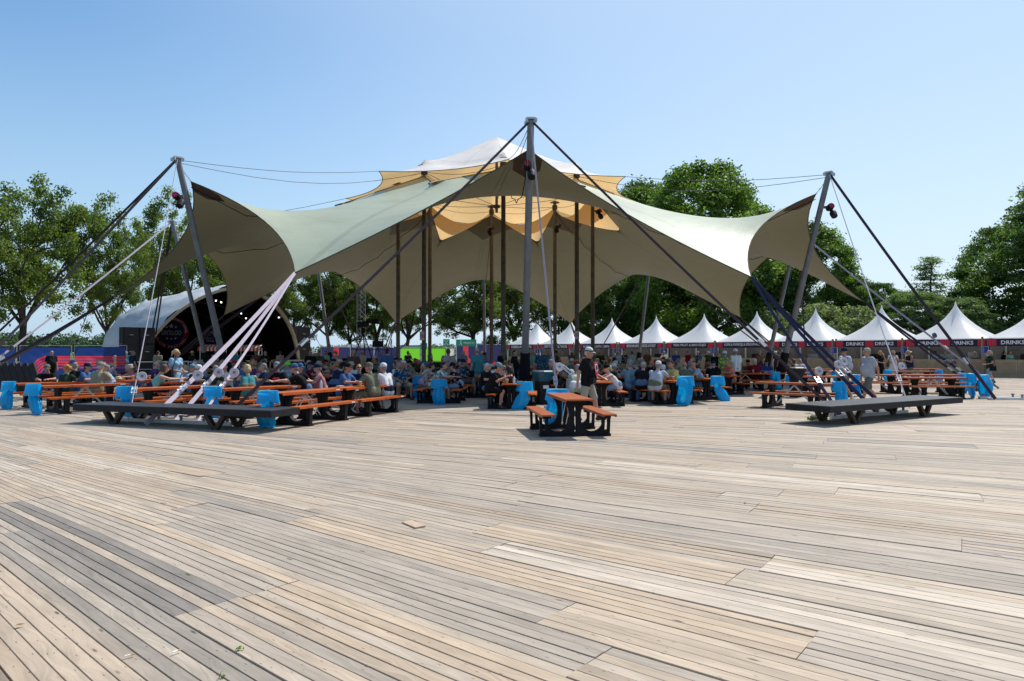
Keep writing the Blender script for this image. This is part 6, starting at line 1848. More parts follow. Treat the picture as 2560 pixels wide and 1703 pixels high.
def make_proto(name, J, fine=False, fem=False, belly=0.0, sleeve=0.62, tank=False):
    """J: joints. front is -Y. Returns meshes and the head frame."""
    V3 = Vector
    k = 0.90 if fem else 1.0
    Rh = head_rot(*J['head_rot']); hc = V3(J['head'])
    bm = bmesh.new()
    # head: skull, face, jaw, nose, ears
    def hp(x,y,z): return hc + Rh @ V3((x,y,z))
    bm_ell(bm, hp(0,0.012,0.022), (0.074,0.094,0.094), Rh); bm_ell(bm, hp(0,-0.030,-0.030), (0.060,0.066,0.082), Rh); bm_ell(bm, hp(0,-0.050,-0.080), (0.040,0.042,0.034), Rh)
    bm_cap(bm, hp(0,-0.088,0.012), 0.009, hp(0,-0.112,-0.024), 0.016, 8)
    bm_ell(bm, hp(0.028,-0.085,0.028), (0.022,0.014,0.012), Rh, 8); bm_ell(bm, hp(-0.028,-0.085,0.028), (0.022,0.014,0.012), Rh, 8)
    bm_ell(bm, hp(0,-0.088,-0.055), (0.026,0.016,0.012), Rh, 8)
    for s in (-1,1): bm_ell(bm, hp(s*0.077,0.012,-0.004), (0.012,0.024,0.034), Rh, 8)
    nb = V3(J['neck'])
    bm_cap(bm, nb, 0.062*k, hp(0,0.01,-0.06), 0.055*k)
    pe = V3(J['pelvis']); chL, chR = V3(J['shL']), V3(J['shR'])
    mid = (chL+chR)/2; wdir = (chL-chR).normalized()
    pw = V3(J.get('pw',(1,0,0)))
    def torso(bm, ex, lo=0.0):
        for s in (-1,1):
            bm_cap(bm, pe + pw*s*0.085*k + V3((0,0,0.0-lo)), (0.112 if not fem else 0.118)+ex, mid + wdir*s*0.085*k - (mid-pe).normalized()*0.13, 0.108*k+ex)
            bm_cap(bm, mid + wdir*s*0.085*k - (mid-pe).normalized()*0.13, 0.108*k+ex, mid + wdir*s*0.135*k - (mid-pe).normalized()*0.02, 0.062*k+ex)
        fw = pw.cross(V3((0,0,1))).normalized()      # -Y when pw = +X
        if belly > 0:
            bm_ell(bm, pe.lerp(mid,0.36) + fw*(0.05+0.05*belly), (0.15+ex,0.12+0.06*belly+ex,0.17+ex))
        if fem:
            for s in (-1,1): bm_ell(bm, pe.lerp(mid,0.72) + wdir*s*0.075 + fw*0.095, (0.062+ex,0.062+ex,0.066+ex))
    torso(bm, 0.0)
    bm_cap(bm, mid - (mid-pe).normalized()*0.03, 0.085*k, nb, 0.060*k)
    # arms and hands
    for s, S_, E_, W_, hd, cu in ((1,'shL','elL','wrL','hdL','cuL'),(-1,'shR','elR','wrR','hdR','cuR')):
        a, e_, w_ = V3(J[S_]), V3(J[E_]), V3(J[W_])
        bm_cap(bm, a, 0.060*k, e_, 0.043*k); bm_cap(bm, e_, 0.043*k, w_, 0.029*k)
        fd = (w_-e_).normalized()
        if hd in J: fd = V3(J[hd]).normalized()
        curl = J.get(cu, 0.35)
        up = V3((0,0,1)) if abs(fd.z) < 0.8 else V3((0,-1,0))
        side = fd.cross(up).normalized(); nrm = side.cross(fd).normalized()     # back of hand = nrm
        pc = w_ + fd*0.045
        for q in (-0.026,0.0,0.026): bm_cap(bm, w_ + side*q*0.6, 0.020*k, w_ + fd*0.085 + side*q, 0.0165*k, 8)
        r_ = 0.0098 if fine else 0.0108
        for q, ln in zip((-0.036,-0.012,0.012,0.035),(0.066,0.078,0.074,0.058)):
            b0 = w_ + fd*0.088 + side*q; sp_ = side*q*0.35
            d1 = (fd - nrm*curl*0.6 + sp_).normalized(); d2 = (fd - nrm*curl*1.9 + sp_).normalized(); d3 = (fd*0.6 - nrm*curl*2.6).normalized()
            b1 = b0 + d1*ln*0.48; b2 = b1 + d2*ln*0.32; b3 = b2 + d3*ln*0.22
            bm_cap(bm, b0, r_*1.05, b1, r_, 7); bm_cap(bm, b1, r_, b2, r_*0.94, 7); bm_cap(bm, b2, r_*0.94, b3, r_*0.85, 7)
        ts = side*(-s if fd.y < 0 or True else s)
        t0 = w_ + fd*0.025 + ts*0.026; t1 = t0 + (fd*0.7 + ts*0.8 - nrm*0.3).normalized()*0.042; t2 = t1 + (fd*0.95 + ts*0.25 - nrm*0.35).normalized()*0.034
        bm_cap(bm, t0, 0.017, t1, 0.0125, 7); bm_cap(bm, t1, 0.0125, t2, 0.0105, 7)
    # legs
    for s, H_, K_, A_ in ((1,'hipL','knL','anL'),(-1,'hipR','knR','anR')):
        h_, n_, a_ = V3(J[H_]), V3(J[K_]), V3(J[A_])
        bm_cap(bm, h_, 0.088, n_, 0.057); bm_cap(bm, n_, 0.056, n_.lerp(a_,0.32) + V3((0,0.018,0)), 0.056); bm_cap(bm, n_.lerp(a_,0.32) + V3((0,0.018,0)), 0.054, a_, 0.037)
        t_ = V3(J['toe'+K_[-1]]); bm_cap(bm, a_ - V3((0,0,0.03)), 0.036, t_, 0.030)
    body = skinned('body', bm, 0.0068 if fine else 0.0095, 2 if fine else 1, 9000 if fine else 3600, [SKINS[0], M_EYE, M_LIP])
    inv = Rh.inverted()
    for p in body.polygons:
        c = inv @ (p.center - hc)
        if c.y < -0.070:
            if abs(abs(c.x)-0.029) < 0.013 and abs(c.z-0.022) < 0.008: p.material_index = 1
            elif abs(c.x) < 0.024 and abs(c.z+0.056) < 0.008: p.material_index = 2
    out = {'body':body, 'head':Matrix.Translation(hc) @ Rh.to_4x4()}
    # shirt
    bm = bmesh.new(); torso(bm, 0.020, 0.03)
    bm_cap(bm, mid - (mid-pe).normalized()*0.03, 0.10*k, mid.lerp(nb,0.55), 0.078*k)
    if not tank:
        for S_, E_ in (('shL','elL'),('shR','elR')):
            a, e_ = V3(J[S_]), V3(J[E_]); bm_cap(bm, a, 0.080*k, a.lerp(e_, sleeve), 0.073*k)
    out['shirt'] = skinned('shirt', bm, 0.012, 3, 1500, [CL['black']])
    # shorts / trousers
    for nm, fr in (('shorts',0.86),('trousers',2.0)):
        bm = bmesh.new()
        for s in (-1,1): bm_cap(bm, pe + pw*s*0.080, 0.130, pe + pw*s*0.080 + V3((0,0,0.06)), 0.128)
        for H_, K_, A_ in (('hipL','knL','anL'),('hipR','knR','anR')):
            h_, n_, a_ = V3(J[H_]), V3(J[K_]), V3(J[A_])
            if fr < 1: bm_cap(bm, h_, 0.108, h_.lerp(n_, fr), 0.088)
            else:
                bm_cap(bm, h_, 0.104, n_, 0.078); bm_cap(bm, n_, 0.076, a_, 0.064)
        out[nm] = skinned(nm, bm, 0.013, 2, 1100, [CL['denim']])
    # shoes
    bm = bmesh.new()
    for s in 'LR':
        a_, t_ = V3(J['an'+s]), V3(J['toe'+s]); f = (t_-a_); f.z = 0; f = f.normalized() if f.length > 1e-4 else V3((0,-1,0))
        bm_cap(bm, a_ - V3((0,0,0.045)) - f*0.03, 0.042, t_ - V3((0,0,0.005)) + f*0.015, 0.040); bm_cap(bm, a_ - V3((0,0,0.0)), 0.050, a_ - V3((0,0,0.045)), 0.045)
    out['shoes'] = skinned('shoes', bm, 0.011, 1, 500, [SHOE['black']])
    # long skirt of a dress (standing) 
    if J.get('dress'):
        bm = bmesh.new(); n = 20; rings = []
        for i, (z, rx, ry) in enumerate(((pe.z+0.16,0.155,0.125),(pe.z+0.02,0.20,0.165),(pe.z-0.25,0.25,0.21),(0.42,0.31,0.26),(0.40,0.30,0.25))):
            rings.append([bm.verts.new((pe.x + rx*(1+0.05*sin(5*2*pi*q/n)*(i/4))*cos(2*pi*q/n), pe.y + ry*(1+0.05*sin(5*2*pi*q/n)*(i/4))*sin(2*pi*q/n), z)) for q in range(n)])
        for i in range(4):
            for q in range(n): bm.faces.new((rings[i][q], rings[i+1][q], rings[i+1][(q+1)%n], rings[i][(q+1)%n]))
        bm.faces.new(rings[0]); bm.faces.new(rings[-1][::-1]); bmesh.ops.recalc_face_normals(bm, faces=bm.faces)
        me = bpy.data.meshes.new('skirt'); bm.to_mesh(me); bm.free(); me.materials.append(CL['lightblue']); me.polygons.foreach_set('use_smooth',[True]*len(me.polygons)); out['skirt'] = me
    return out
def legs_seat(sp=0.10):
    return dict(hipL=(0.09,-0.02,0.55), hipR=(-0.09,-0.02,0.55), knL=(0.09+sp,-0.43,0.52), knR=(-0.09-sp,-0.43,0.52), anL=(0.10+sp,-0.38,0.095), anR=(-0.10-sp,-0.34,0.095), toeL=(0.12+sp,-0.52,0.045), toeR=(-0.12-sp,-0.48,0.045))
def seated(lean, yaw=0.0, pitch=0.0, armL='table', armR='table', sp=0.09, twist=0.0, h=0.0):
    top = Vector((0, -lean, 0.985 + h - lean*lean*0.9))
    Rt = Matrix.Rotation(twist, 3, 'Z')
    wl = Rt @ Vector((0.185,0,0))
    shL = top + wl; shR = top - wl
    hd = Vector((0, -lean*1.28 - 0.03, 1.215 + h - lean*lean*1.1))
    J = dict(pelvis=(0,0.02,0.565), neck=tuple(top + Vector((0,-0.01,0.055))), head=tuple(hd), head_rot=(yaw,pitch,0), shL=tuple(shL), shR=tuple(shR))
    for s, side, kind in ((1,'L',armL),(-1,'R',armR)):
        sh = shL if s > 0 else shR
        if kind == 'table': el = (s*0.27, -lean-0.13, 0.815); wr = (s*0.10, -lean-0.36, 0.815)
        elif kind == 'far': el = (s*0.24, -lean-0.22, 0.82); wr = (s*0.12, -lean-0.47, 0.82)
        elif kind == 'face': el = (s*0.22, -lean-0.22, 0.82); wr = (hd.x+s*0.075, hd.y-0.06, hd.z-0.17); J['hd'+side] = (-s*0.2,-0.1,1)
        elif kind == 'hold': el = (s*0.24, -lean-0.10, 0.80); wr = (s*0.07, -lean-0.33, 0.92); J['hd'+side] = (-s*0.35,-0.8,0.45); J['cu'+side] = 0.9
        elif kind == 'raise': el = (s*0.34, -lean-0.10, 1.13); wr = (s*0.36, -lean-0.18, 1.40); J['hd'+side] = (0,-0.2,1)
        else: el = (s*0.26, -lean*0.6+0.02, 0.77); wr = (s*0.12, -lean*0.6-0.20, 0.68)
        J['el'+side] = el; J['wr'+side] = wr
    J.update(legs_seat(sp))
    return J
def standing(armL='down', armR='down', yaw=0.0, pitch=0.0, lean=0.0, stride=0.0, dress=False, h=1.0):
    sh = Vector((0,-lean,1.42))
    J = dict(pelvis=(0,0,0.94), neck=(0,-lean*1.08-0.01,1.485), head=(0,-lean*1.25-0.03,1.635-lean*0.2), head_rot=(yaw,pitch,0), shL=(0.185,-lean,1.425), shR=(-0.185,-lean,1.425))
    for s, side, kind in ((1,'L',armL),(-1,'R',armR)):
        if kind == 'down': el = (s*0.245,-lean+0.03,1.13); wr = (s*0.255,-lean-0.05,0.88); J['hd'+side] = (0,-0.15,-1)
        elif kind == 'front': el = (s*0.25,-lean+0.0,1.13); wr = (s*0.10,-lean-0.25,1.06); J['hd'+side] = (-s*0.5,-0.9,0.1)
        elif kind == 'swingf': el = (s*0.24,-lean-0.03,1.14); wr = (s*0.20,-lean-0.29,1.03); J['hd'+side] = (-s*0.15,-1.0,-0.25)
        elif kind == 'swingb': el = (s*0.25,-lean+0.14,1.15); wr = (s*0.25,-lean+0.17,0.90); J['hd'+side] = (0,0.0,-1)
        elif kind == 'face': el = (s*0.25,-lean-0.13,1.20); wr = (s*0.07,-lean-0.20,1.45); J['hd'+side] = (-s*0.2,0.0,1)
        elif kind == 'phone': el = (s*0.23,-lean-0.06,1.15); wr = (s*0.07,-lean-0.28,1.22); J['hd'+side] = (-s*0.3,-0.8,0.4); J['cu'+side] = 0.8
        J['el'+side] = el; J['wr'+side] = wr
    st = stride
    J.update(hipL=(0.09,0,0.92), hipR=(-0.09,0,0.92), knL=(0.095,-st*0.55-0.03,0.50), knR=(-0.095,st*0.35-0.03 if st else -0.02,0.50), anL=(0.10,-st,0.095), anR=(-0.10,st*1.0+0.02,0.095+0.10*(st>0)), toeL=(0.12,-st-0.15,0.045+0.02*(st>0)), toeR=(-0.12,st-0.10,0.045))
    if dress: J['dress'] = True
    return J
PR = {}
PR['sA'] = make_proto('sA', seated(0.10), belly=0.5)
PR['sB'] = make_proto('sB', seated(0.24, 0.15, 0.12, 'far','far'), belly=0.3)
PR['sC'] = make_proto('sC', seated(0.16, -0.35, 0.05, 'table','face'), belly=0.2)
PR['sD'] = make_proto('sD', seated(0.12, 0.85, 0.0, 'table','far', twist=0.15), belly=0.6)
PR['sE'] = make_proto('sE', seated(0.12, -0.8, 0.0, 'far','table', twist=-0.15), belly=0.4)
PR['sF'] = make_proto('sF', seated(0.02, 0.0, -0.05, 'lap','lap', 0.14), belly=0.7)
PR['sG'] = make_proto('sG', seated(0.17, 0.2, 0.30, 'hold','hold'), belly=0.1)
PR['sR'] = make_proto('sR', seated(0.05, 0.3, 0.0, 'raise','table'), belly=0.2)
PR['sH'] = make_proto('sH', seated(0.34, 0.0, 0.35, 'far','far'), belly=0.4)
PR['fA'] = make_proto('fA', seated(0.13, 0.3, 0.0, 'table','table', 0.03, h=-0.05), fem=True, sleeve=0.45)
PR['fB'] = make_proto('fB', seated(0.20, -0.5, 0.1, 'face','far', 0.03, h=-0.05), fem=True, sleeve=0.4)
PR['fC'] = make_proto('fC', seated(0.22, 0.0, 0.2, 'far','far', 0.04, h=-0.05), fem=True, tank=True)
PR['mS'] = make_proto('mS', standing('down','front', 0.2), belly=0.5)
PR['mT'] = make_proto('mT', standing('phone','phone', 0.0, 0.45, lean=0.06), belly=0.5, tank=True)
PR['mB'] = make_proto('mB', standing('down','down', -0.3), belly=0.4)
PR['fS'] = make_proto('fS', standing('front','front', 0.2, 0.1, dress=True), fem=True, sleeve=0.55)
PR['fP'] = make_proto('fP', standing('face','front', 0.2, dress=True), fem=True, sleeve=0.4)
PR['fW'] = make_proto('fW', standing('front','swingb', 0.0, 0.0, stride=0.22), fem=True, sleeve=0.5)
PR['bend'] = make_proto('bend', dict(standing('front','front', 0.0, 0.9), **dict(neck=(0,-0.50,1.27), head=(0,-0.63,1.31), shL=(0.185,-0.42,1.23), shR=(-0.185,-0.42,1.23), elL=(0.25,-0.52,0.98), elR=(-0.25,-0.52,0.98), wrL=(0.12,-0.66,0.82), wrR=(-0.12,-0.66,0.82))), belly=0.5)
PR['walk1'] = make_proto('walk1', standing('swingf','swingb', 0.0, 0.08, lean=0.02, stride=0.24), fine=True, belly=0.55)
PR['walk2'] = make_proto('walk2', standing('swingb','down', 0.0, 0.05, lean=0.03, stride=0.30), fine=True, belly=0.6, sleeve=0.62)
PR['walk3'] = make_proto('walk3', standing('down','swingf', 0.35, 0.0, lean=0.0, stride=0.28), fine=True, belly=0.2, sleeve=0.98)

# heads: hair and hats in the head frame
def hair_mesh(kind):
    bm = bmesh.new()
    if kind == 'short':
        bm_ell(bm, (0,0.026,0.042), (0.081,0.092,0.090)); bm_ell(bm, (0,0.055,-0.01), (0.073,0.065,0.075))
    elif kind == 'bald':
        bm_ell(bm, (0,0.040,0.0), (0.080,0.074,0.050))
    elif kind == 'long':
        bm_ell(bm, (0,0.024,0.042), (0.086,0.098,0.094)); bm_ell(bm, (0,0.065,-0.03), (0.085,0.065,0.115)); bm_ell(bm, (0,0.075,-0.11), (0.075,0.045,0.075)); bm_ell(bm, (0.075,0.02,-0.03),(0.022,0.05,0.09)); bm_ell(bm, (-0.075,0.02,-0.03),(0.022,0.05,0.09))
    elif kind == 'bob':
        bm_ell(bm, (0,0.022,0.045), (0.092,0.102,0.096)); bm_ell(bm, (0,0.062,-0.02), (0.088,0.07,0.09)); bm_ell(bm, (0.08,0.015,-0.025),(0.022,0.05,0.075)); bm_ell(bm, (-0.08,0.015,-0.025),(0.022,0.05,0.075))
    elif kind == 'bun':
        bm_ell(bm, (0,0.026,0.042), (0.083,0.094,0.092)); bm_ell(bm, (0,0.125,0.02), (0.045,0.045,0.045)); bm_cap(bm, (0,0.13,0.0),0.03,(0,0.15,-0.09),0.02)
    elif kind == 'beard':
        bm_ell(bm, (0,-0.052,-0.085), (0.052,0.048,0.050)); bm_ell(bm, (0,-0.06,-0.13), (0.032,0.03,0.04))
    elif kind == 'curly':
        rg_ = random.Random(4)
        for q in range(40):
            a = rg_.random()*6.28; e = rg_.uniform(-0.5,1.5); bm_ell(bm, (0.10*cos(a)*cos(e), 0.03+0.10*abs(sin(a))*cos(e), 0.03+0.10*sin(e)), (0.03,0.03,0.03), n=8)
    return skinned('hair', bm, 0.008, 1, 700, [HAIRC['grey']])
HAIR = {k_: hair_mesh(k_) for k_ in ('short','bald','long','bob','bun','beard','curly')}
def hat_mesh(kind):
    b = MB(); n = 18
    if kind == 'cap':
        prof = [(0.098,0.028),(0.099,0.055),(0.090,0.095),(0.062,0.128),(0.02,0.141)]
        vs = []; fs = []
        for r, z in prof:
            for q in range(n): vs.append((r*0.93*cos(2*pi*q/n), 0.014 + r*1.06*sin(2*pi*q/n), z))
        for i in range(len(prof)-1):
            for q in range(n): fs.append((i*n+q, i*n+(q+1)%n, (i+1)*n+(q+1)%n, (i+1)*n+q))
        fs.append(tuple((len(prof)-1)*n+q for q in range(n))); fs.append(tuple(range(n-1,-1,-1))); b.add(vs, fs)
        P1 = []
        for q in range(9):
            a = pi + pi*q/8.0; P1.append((0.090*cos(a), 0.014 + 0.100*sin(a)))
        out_ = [(x*0.95, y - 0.085*(1-(x/0.09)**2)) for x, y in P1]
        top = [(x,y,0.036) for x,y in P1] + [(x,y,0.026-0.03*(1-(x/0.09)**2)*0.5) for x,y in out_]
        bot = [(x,y,z-0.006) for x,y,z in top]; m_ = 9
        fs = [(q,q+1,m_+q+1,m_+q) for q in range(8)] + [(18+m_+q,18+m_+q+1,18+q+1,18+q) for q in range(8)] + [(m_+q,m_+q+1,18+m_+q+1,18+m_+q) for q in range(8)]
        b.add(top+bot, fs)
    elif kind == 'sunhat':
        vs = []; fs = []; prof = [(0.185,0.020),(0.188,0.027),(0.105,0.040),(0.100,0.075),(0.088,0.125),(0.045,0.140),(0.01,0.138)]
        b.lathe(prof, n, (0,0.012,0.0))
    elif kind == 'bucket':
        b.lathe([(0.145,0.010),(0.147,0.016),(0.101,0.058),(0.096,0.10),(0.080,0.135),(0.01,0.140)], n, (0,0.012,0.0))
    me = b.mesh('hat', [CL['white']], True)
    return me
HATS = {k_: hat_mesh(k_) for k_ in ('cap','sunhat','bucket')}
b = MB(); b.box((0.032,-0.100,0.022),(0.046,0.010,0.030)); b.box((-0.032,-0.100,0.022),(0.046,0.010,0.030)); b.box((0,-0.104,0.028),(0.02,0.006,0.006)); b.box((0.077,-0.05,0.026),(0.005,0.10,0.007)); b.box((-0.077,-0.05,0.026),(0.005,0.10,0.007)); ME_GLASS = b.mesh('sunglasses', [M_RUBBER])
HATM = {'whitecap':('cap','white'),'navycap':('cap','navy'),'blackcap':('cap','black'),'greycap':('cap','grey'),'beigecap':('cap','beige'),'khakicap':('cap','olive'),'bluecap':('cap','blue'),'redcap':('cap','red'),'strawhat':('sunhat','straw'),'whitehat':('sunhat','cream'),'bucket':('bucket','beige'),'neonhat':('bucket','neon'),'greycapl':('cap','steel')}
CL['straw'] = cloth('straw hat weave',(0.50,0.37,0.20),'stripe',(0.40,0.28,0.14),40); CL['neon'] = cloth('neon green felt',(0.22,0.85,0.05))
HATN = {'whitecap':'white cap','navycap':'navy cap','blackcap':'black cap','greycap':'grey cap','beigecap':'beige cap','khakicap':'khaki cap','bluecap':'blue cap','redcap':'red cap','strawhat':'straw hat','whitehat':'cream sunhat','bucket':'beige bucket hat','neonhat':'neon green hat','greycapl':'blue grey cap'}
LABELS = set()
PEOPLE = []
def person(x, y, face, pose, shirt, head, low='shorts:stone', sk=0, shoe='black', glasses=False, label=None, z=0.0, scale=1.0, beard=None, group='festival visitors', where=''):
    """head: 'hatname/hairkind:colour'; face in degrees: 0 looks at the camera, 90 to the right, -90 to the left, 180 away"""
    p = PR[pose]
    if label is None:
        bits = head.split('/')
        hh = HATN[bits[0]] if bits[0] in HATN else {'short':'%s hair','bald':'balding %s head','long':'long %s hair','bob':'%s bob','bun':'%s hair in a bun','curly':'curly %s hair'}[bits[-1].split(':')[0]] % bits[-1].split(':')[1]
        label = 'person in %s with %s %s' % (CNAME[shirt], hh, where)
    r = empty('person', (x, y, z), radians(face), label, 'person', group, scale)
    b = link('body', p['body'], r, mats=[SKINS[sk]])
    link('shirt', p['shirt'], r, mats=[CL[shirt]])
    kind, lc = low.split(':')
    link(kind if kind != 'dress' else 'skirt', p['skirt' if kind == 'dress' else kind], r, mats=[CL[lc]])
    link('shoes', p['shoes'], r, mats=[SHOE[shoe]])
    hm = p['head']
    def on_head(name, me, m):
        o = link(name, me, r, mats=[m]); o.matrix_local = hm
        return o
    bits = head.split('/')
    if bits[-1] != 'none' and ':' in bits[-1]:
        hk, hcol = bits[-1].split(':'); on_head('hair', HAIR[hk], HAIRC[hcol])
    if bits[0] in HATM: hk, hcol = HATM[bits[0]]; on_head('hat', HATS[hk], CL[hcol])
    if glasses: on_head('sunglasses', ME_GLASS, M_RUBBER)
    if beard: on_head('beard', HAIR['beard'], HAIRC[beard])
    PEOPLE.append(r)
    LABELS.add(label)
    return r
def P_(px, d, face, pose, shirt, head, low='shorts:stone', label=None, **kw):
    g_ = ground(px, d); return person(g_.x, d, face, pose, shirt, head, low, label=label, **kw)

# ---- left cluster
P_(126,21.9,20,'sB','black','khakicap/short:dark','trousers:denim','person in black with an olive cap leaning over the table at the far left', sk=1)
P_(158,20.9,170,'fA','green','x/curly:ginger','trousers:denim','ginger curly haired person in a dark green top, back turned')
P_(181,22.9,175,'sA','black','x/short:grey','trousers:denim','grey haired person in black behind the ginger haired one, back turned')
P_(207,21.3,95,'sA','blue','navycap/short:brown','shorts:stone','person in a blue polo and navy cap facing right at the left tables')
P_(243,20.4,170,'sA','khaki','greycap/short:white','shorts:olive','person in a khaki polo and grey cap, back turned, at the left tables', scale=1.03)
P_(283,21.6,-70,'fA','lightblue','x/short:grey','trousers:navy','grey haired person in a light blue shirt facing left at the left tables')
P_(262,23.8,20,'sR','lilac','x/short:brown','shorts:stone','person in lilac with one arm raised at the left tables')
P_(197,24.5,10,'fB','black','x/curly:blond','trousers:black','curly blond person in black in front of the red stripes')
P_(129,34.5,60,'mB','black','x/bald:dark','trousers:black','bald standing guard in a black tee by the banner fence', sk=1, glasses=True)
P_(316,39.5,20,'mS','teal','x/bald:grey','shorts:stone','standing man in teal at the end of the banner fence')
P_(332,36.5,150,'mB','navy','x/short:grey','shorts:greyshort','standing man in navy beside the man in teal, near the speaker stack')
P_(318,24.6,30,'fB','wine','x/short:grey','trousers:black','person in dark red with a hand at the face left of the white strap')
P_(344,24.0,-15,'fC','pink','bucket/short:grey','trousers:denim','person in a pink top and bucket hat just right of the white strap')
P_(381,20.3,120,'fC','mint','x/bob:brown','trousers:navy','person in a sleeveless mint top, back half turned, in front of the stage', scale=1.05)
P_(412,22.6,20,'sC','darkfloral','navycap/short:dark','trousers:black','person in dark floral drinking beside the person in mint')
P_(426,25.6,-40,'sA','black','x/bald:grey','shorts:stone','balding person in black behind the blue dress')
P_(440,21.3,75,'fS','lightblue','x/bun:blond','dress:lightblue','blond woman in a long light blue dress standing by the left tables', sk=1, shoe='brown')
P_(476,20.9,70,'sB','navy','whitecap/short:grey','trousers:denim','person in navy with a pale cap bending forward right of the blue dress')
P_(507,22.4,-40,'sB','check','greycapl/short:grey','shorts:stone','person in a checked shirt and blue grey cap behind the lilac straps')
P_(516,20.1,150,'sB','green','x/short:grey','trousers:denim','person in dark green, back turned, behind the lilac straps')
P_(455,26.5,10,'fA','white','x/long:blond','trousers:denim','long haired blond person in white deep behind the blue dress')
P_(545,23.4,150,'sA','steel','x/short:grey','shorts:stone','grey haired person in steel blue between the lilac straps')
P_(566,21.4,5,'sA','white','x/short:dark','trousers:black','person in a white tee with black braces behind the straps')
P_(597,23.6,100,'sA','blue','x/short:brown','shorts:stone','person in blue facing right behind the rightmost lilac strap')
P_(621,19.7,205,'fC','teal','x/bob:blond','trousers:olive','blond person in a grey green top bending over the table, back turned', scale=1.05)
P_(653,22.2,170,'fA','zigzag','x/bob:grey','trousers:denim','grey haired person in a navy zigzag top, back turned')
P_(671,21.2,-60,'sA','navy','x/short:grey','shorts:stone','grey haired person in navy right of the zigzag top')
t_ = P_(696,20.0,5,'sA','black','greycap/short:grey','trousers:denim','person in a black tee with a red mouth print facing the viewer', beard='grey', scale=1.04)
P_(742,20.9,60,'sA','black','bluecap/short:brown','trousers:denim','person in black and a blue cap facing right beside the dark plum strap')
P_(768,19.2,-80,'sB','black','bluecap/short:grey','trousers:denim','person in black leaning left over the table, navy cap', scale=1.05)
P_(808,19.7,-75,'sA','pink','navycap/short:grey','shorts:stone','person in a dusty pink shirt and navy cap facing left')
P_(612,26.0,20,'fA','white','strawhat/long:brown','shorts:stone','person in white with a straw hat in front of the stage carts')
P_(634,26.5,-20,'fA','red','x/short:ginger','trousers:black','ginger haired person in red behind the straps')
P_(723,25.0,0,'sA','skyprint','neonhat/short:brown','shorts:stone','person in a print shirt with a neon green hat')
P_(776,33.0,30,'mS','black','x/bald:dark','trousers:black','standing man in black with folded hands near the right speaker stack', sk=1)
P_(798,33.5,-30,'mS','camo','x/short:dark','shorts:olive','standing man in camouflage beside the man in black near the stage', sk=1)
P_(664,36.0,0,'mB','black','x/short:dark','trousers:black','standing person in black at the right foot of the stage')
P_(857,18.9,75,'sA','blue','blackcap/short:brown','shorts:denimlight','person in a blue tee and black cap with yellow brim, elbows on the table', sk=2, scale=1.03)
P_(896,20.0,20,'sA','navy','x/bald:grey','shorts:stone','bearded balding person in navy facing the viewer', beard='grey', glasses=True, sk=1)
P_(934,18.35,-118,'sA','olive','khakicap/short:grey','shorts:khaki','person in an olive tee and pale cap at the bench end, back to the viewer', sk=2, shoe='grey', scale=1.04)
P_(968,19.3,-125,'sA','white','whitecap/short:grey','shorts:navy','person in a white shirt and white cap next to the olive tee', sk=2, shoe='grey', scale=1.02)
P_(968,27.5,185,'mB','blue','x/short:dark','trousers:denim','standing man in a blue shirt, back turned, right of the camera platform', scale=1.03)
P_(884,29.0,10,'mS','brown','strawhat/short:brown','shorts:stone','standing person in brown with a straw hat below the tripod camera')
P_(882,24.5,-10,'sA','white','bucket/short:grey','shorts:stone','person in white with a bucket hat behind the black cap')
P_(838,23.6,150,'sB','navy','blackcap/short:dark','trousers:denim','person in navy with a black cap bending left of the black and yellow cap')
# ---- middle, in the shade
P_(1004,24.0,25,'sF','navyleaf','x/bald:brown','shorts:stone','man in a navy leaf shirt and shorts facing the viewer with bare legs', sk=1)
P_(988,25.0,60,'sA','white','x/short:grey','shorts:stone','person in white half hidden behind the navy leaf shirt')
P_(1084,22.75,80,'sB','greenleaf','x/short:dark','shorts:white','man in a green and white leaf shirt and white shorts leaning right', shoe='black', scale=1.05)
P_(1056,24.2,110,'sB','redfloral','x/short:dark','shorts:lilac','seated person in a red floral shirt behind the green leaf shirt')
P_(1148,22.9,-75,'sC','darkfloral','blackcap/short:dark','shorts:denimlight','person in a dark floral top and black cap facing left, hand at the mouth', glasses=True)
P_(1121,26.6,185,'mB','redfloral','x/short:brown','shorts:stone','standing man in a red floral shirt, back turned, before the green banner', scale=1.03, sk=1)
P_(1193,25.6,215,'mB','teal','x/bald:grey','shorts:stone','standing man in teal with a black shoulder bag, back turned', scale=1.04)
P_(1209,21.6,60,'sA','black','x/short:white','trousers:denim','white haired person in black left of the phone reader')
P_(1226,20.15,75,'sG','black','greycapl/short:dark','shorts:black','phone reader in a black tee, cap and sunglasses with bare legs', glasses=True, sk=2, scale=1.03)
P_(1267,21.4,-25,'fB','black','x/bob:brown','trousers:black','person in black with one hand raised to the cheek at the middle table')
P_(1295,20.3,-80,'fB','dots','x/bob:dark','trousers:black','dark haired person in a black dotted dress facing left at the middle table')
P_(1240,24.0,150,'sA','white','x/short:grey','trousers:denim','person in white, back turned, behind the phone reader')
P_(1286,29.0,70,'mB','black','x/short:dark','trousers:black','standing young man in black facing right behind the middle table')
P_(1357,25.3,185,'mB','bluefloral','greycap/short:grey','shorts:brown','tall standing man in a blue floral shirt and brown shorts, back turned', scale=1.05, sk=1)
P_(1425,22.2,-75,'bend','stripes','x/short:grey','trousers:white','man in a navy and white striped shirt bending over the bench', shoe='white')
P_(1441,20.9,170,'sH','paleprint','x/short:grey','trousers:white','person in a pale green print shirt hunched with back turned', scale=1.06)
P_(1507,22.6,-70,'sH','navy','blackcap/short:brown','shorts:stone','person in navy and a dark cap hunched over the table behind the walking man', sk=1)
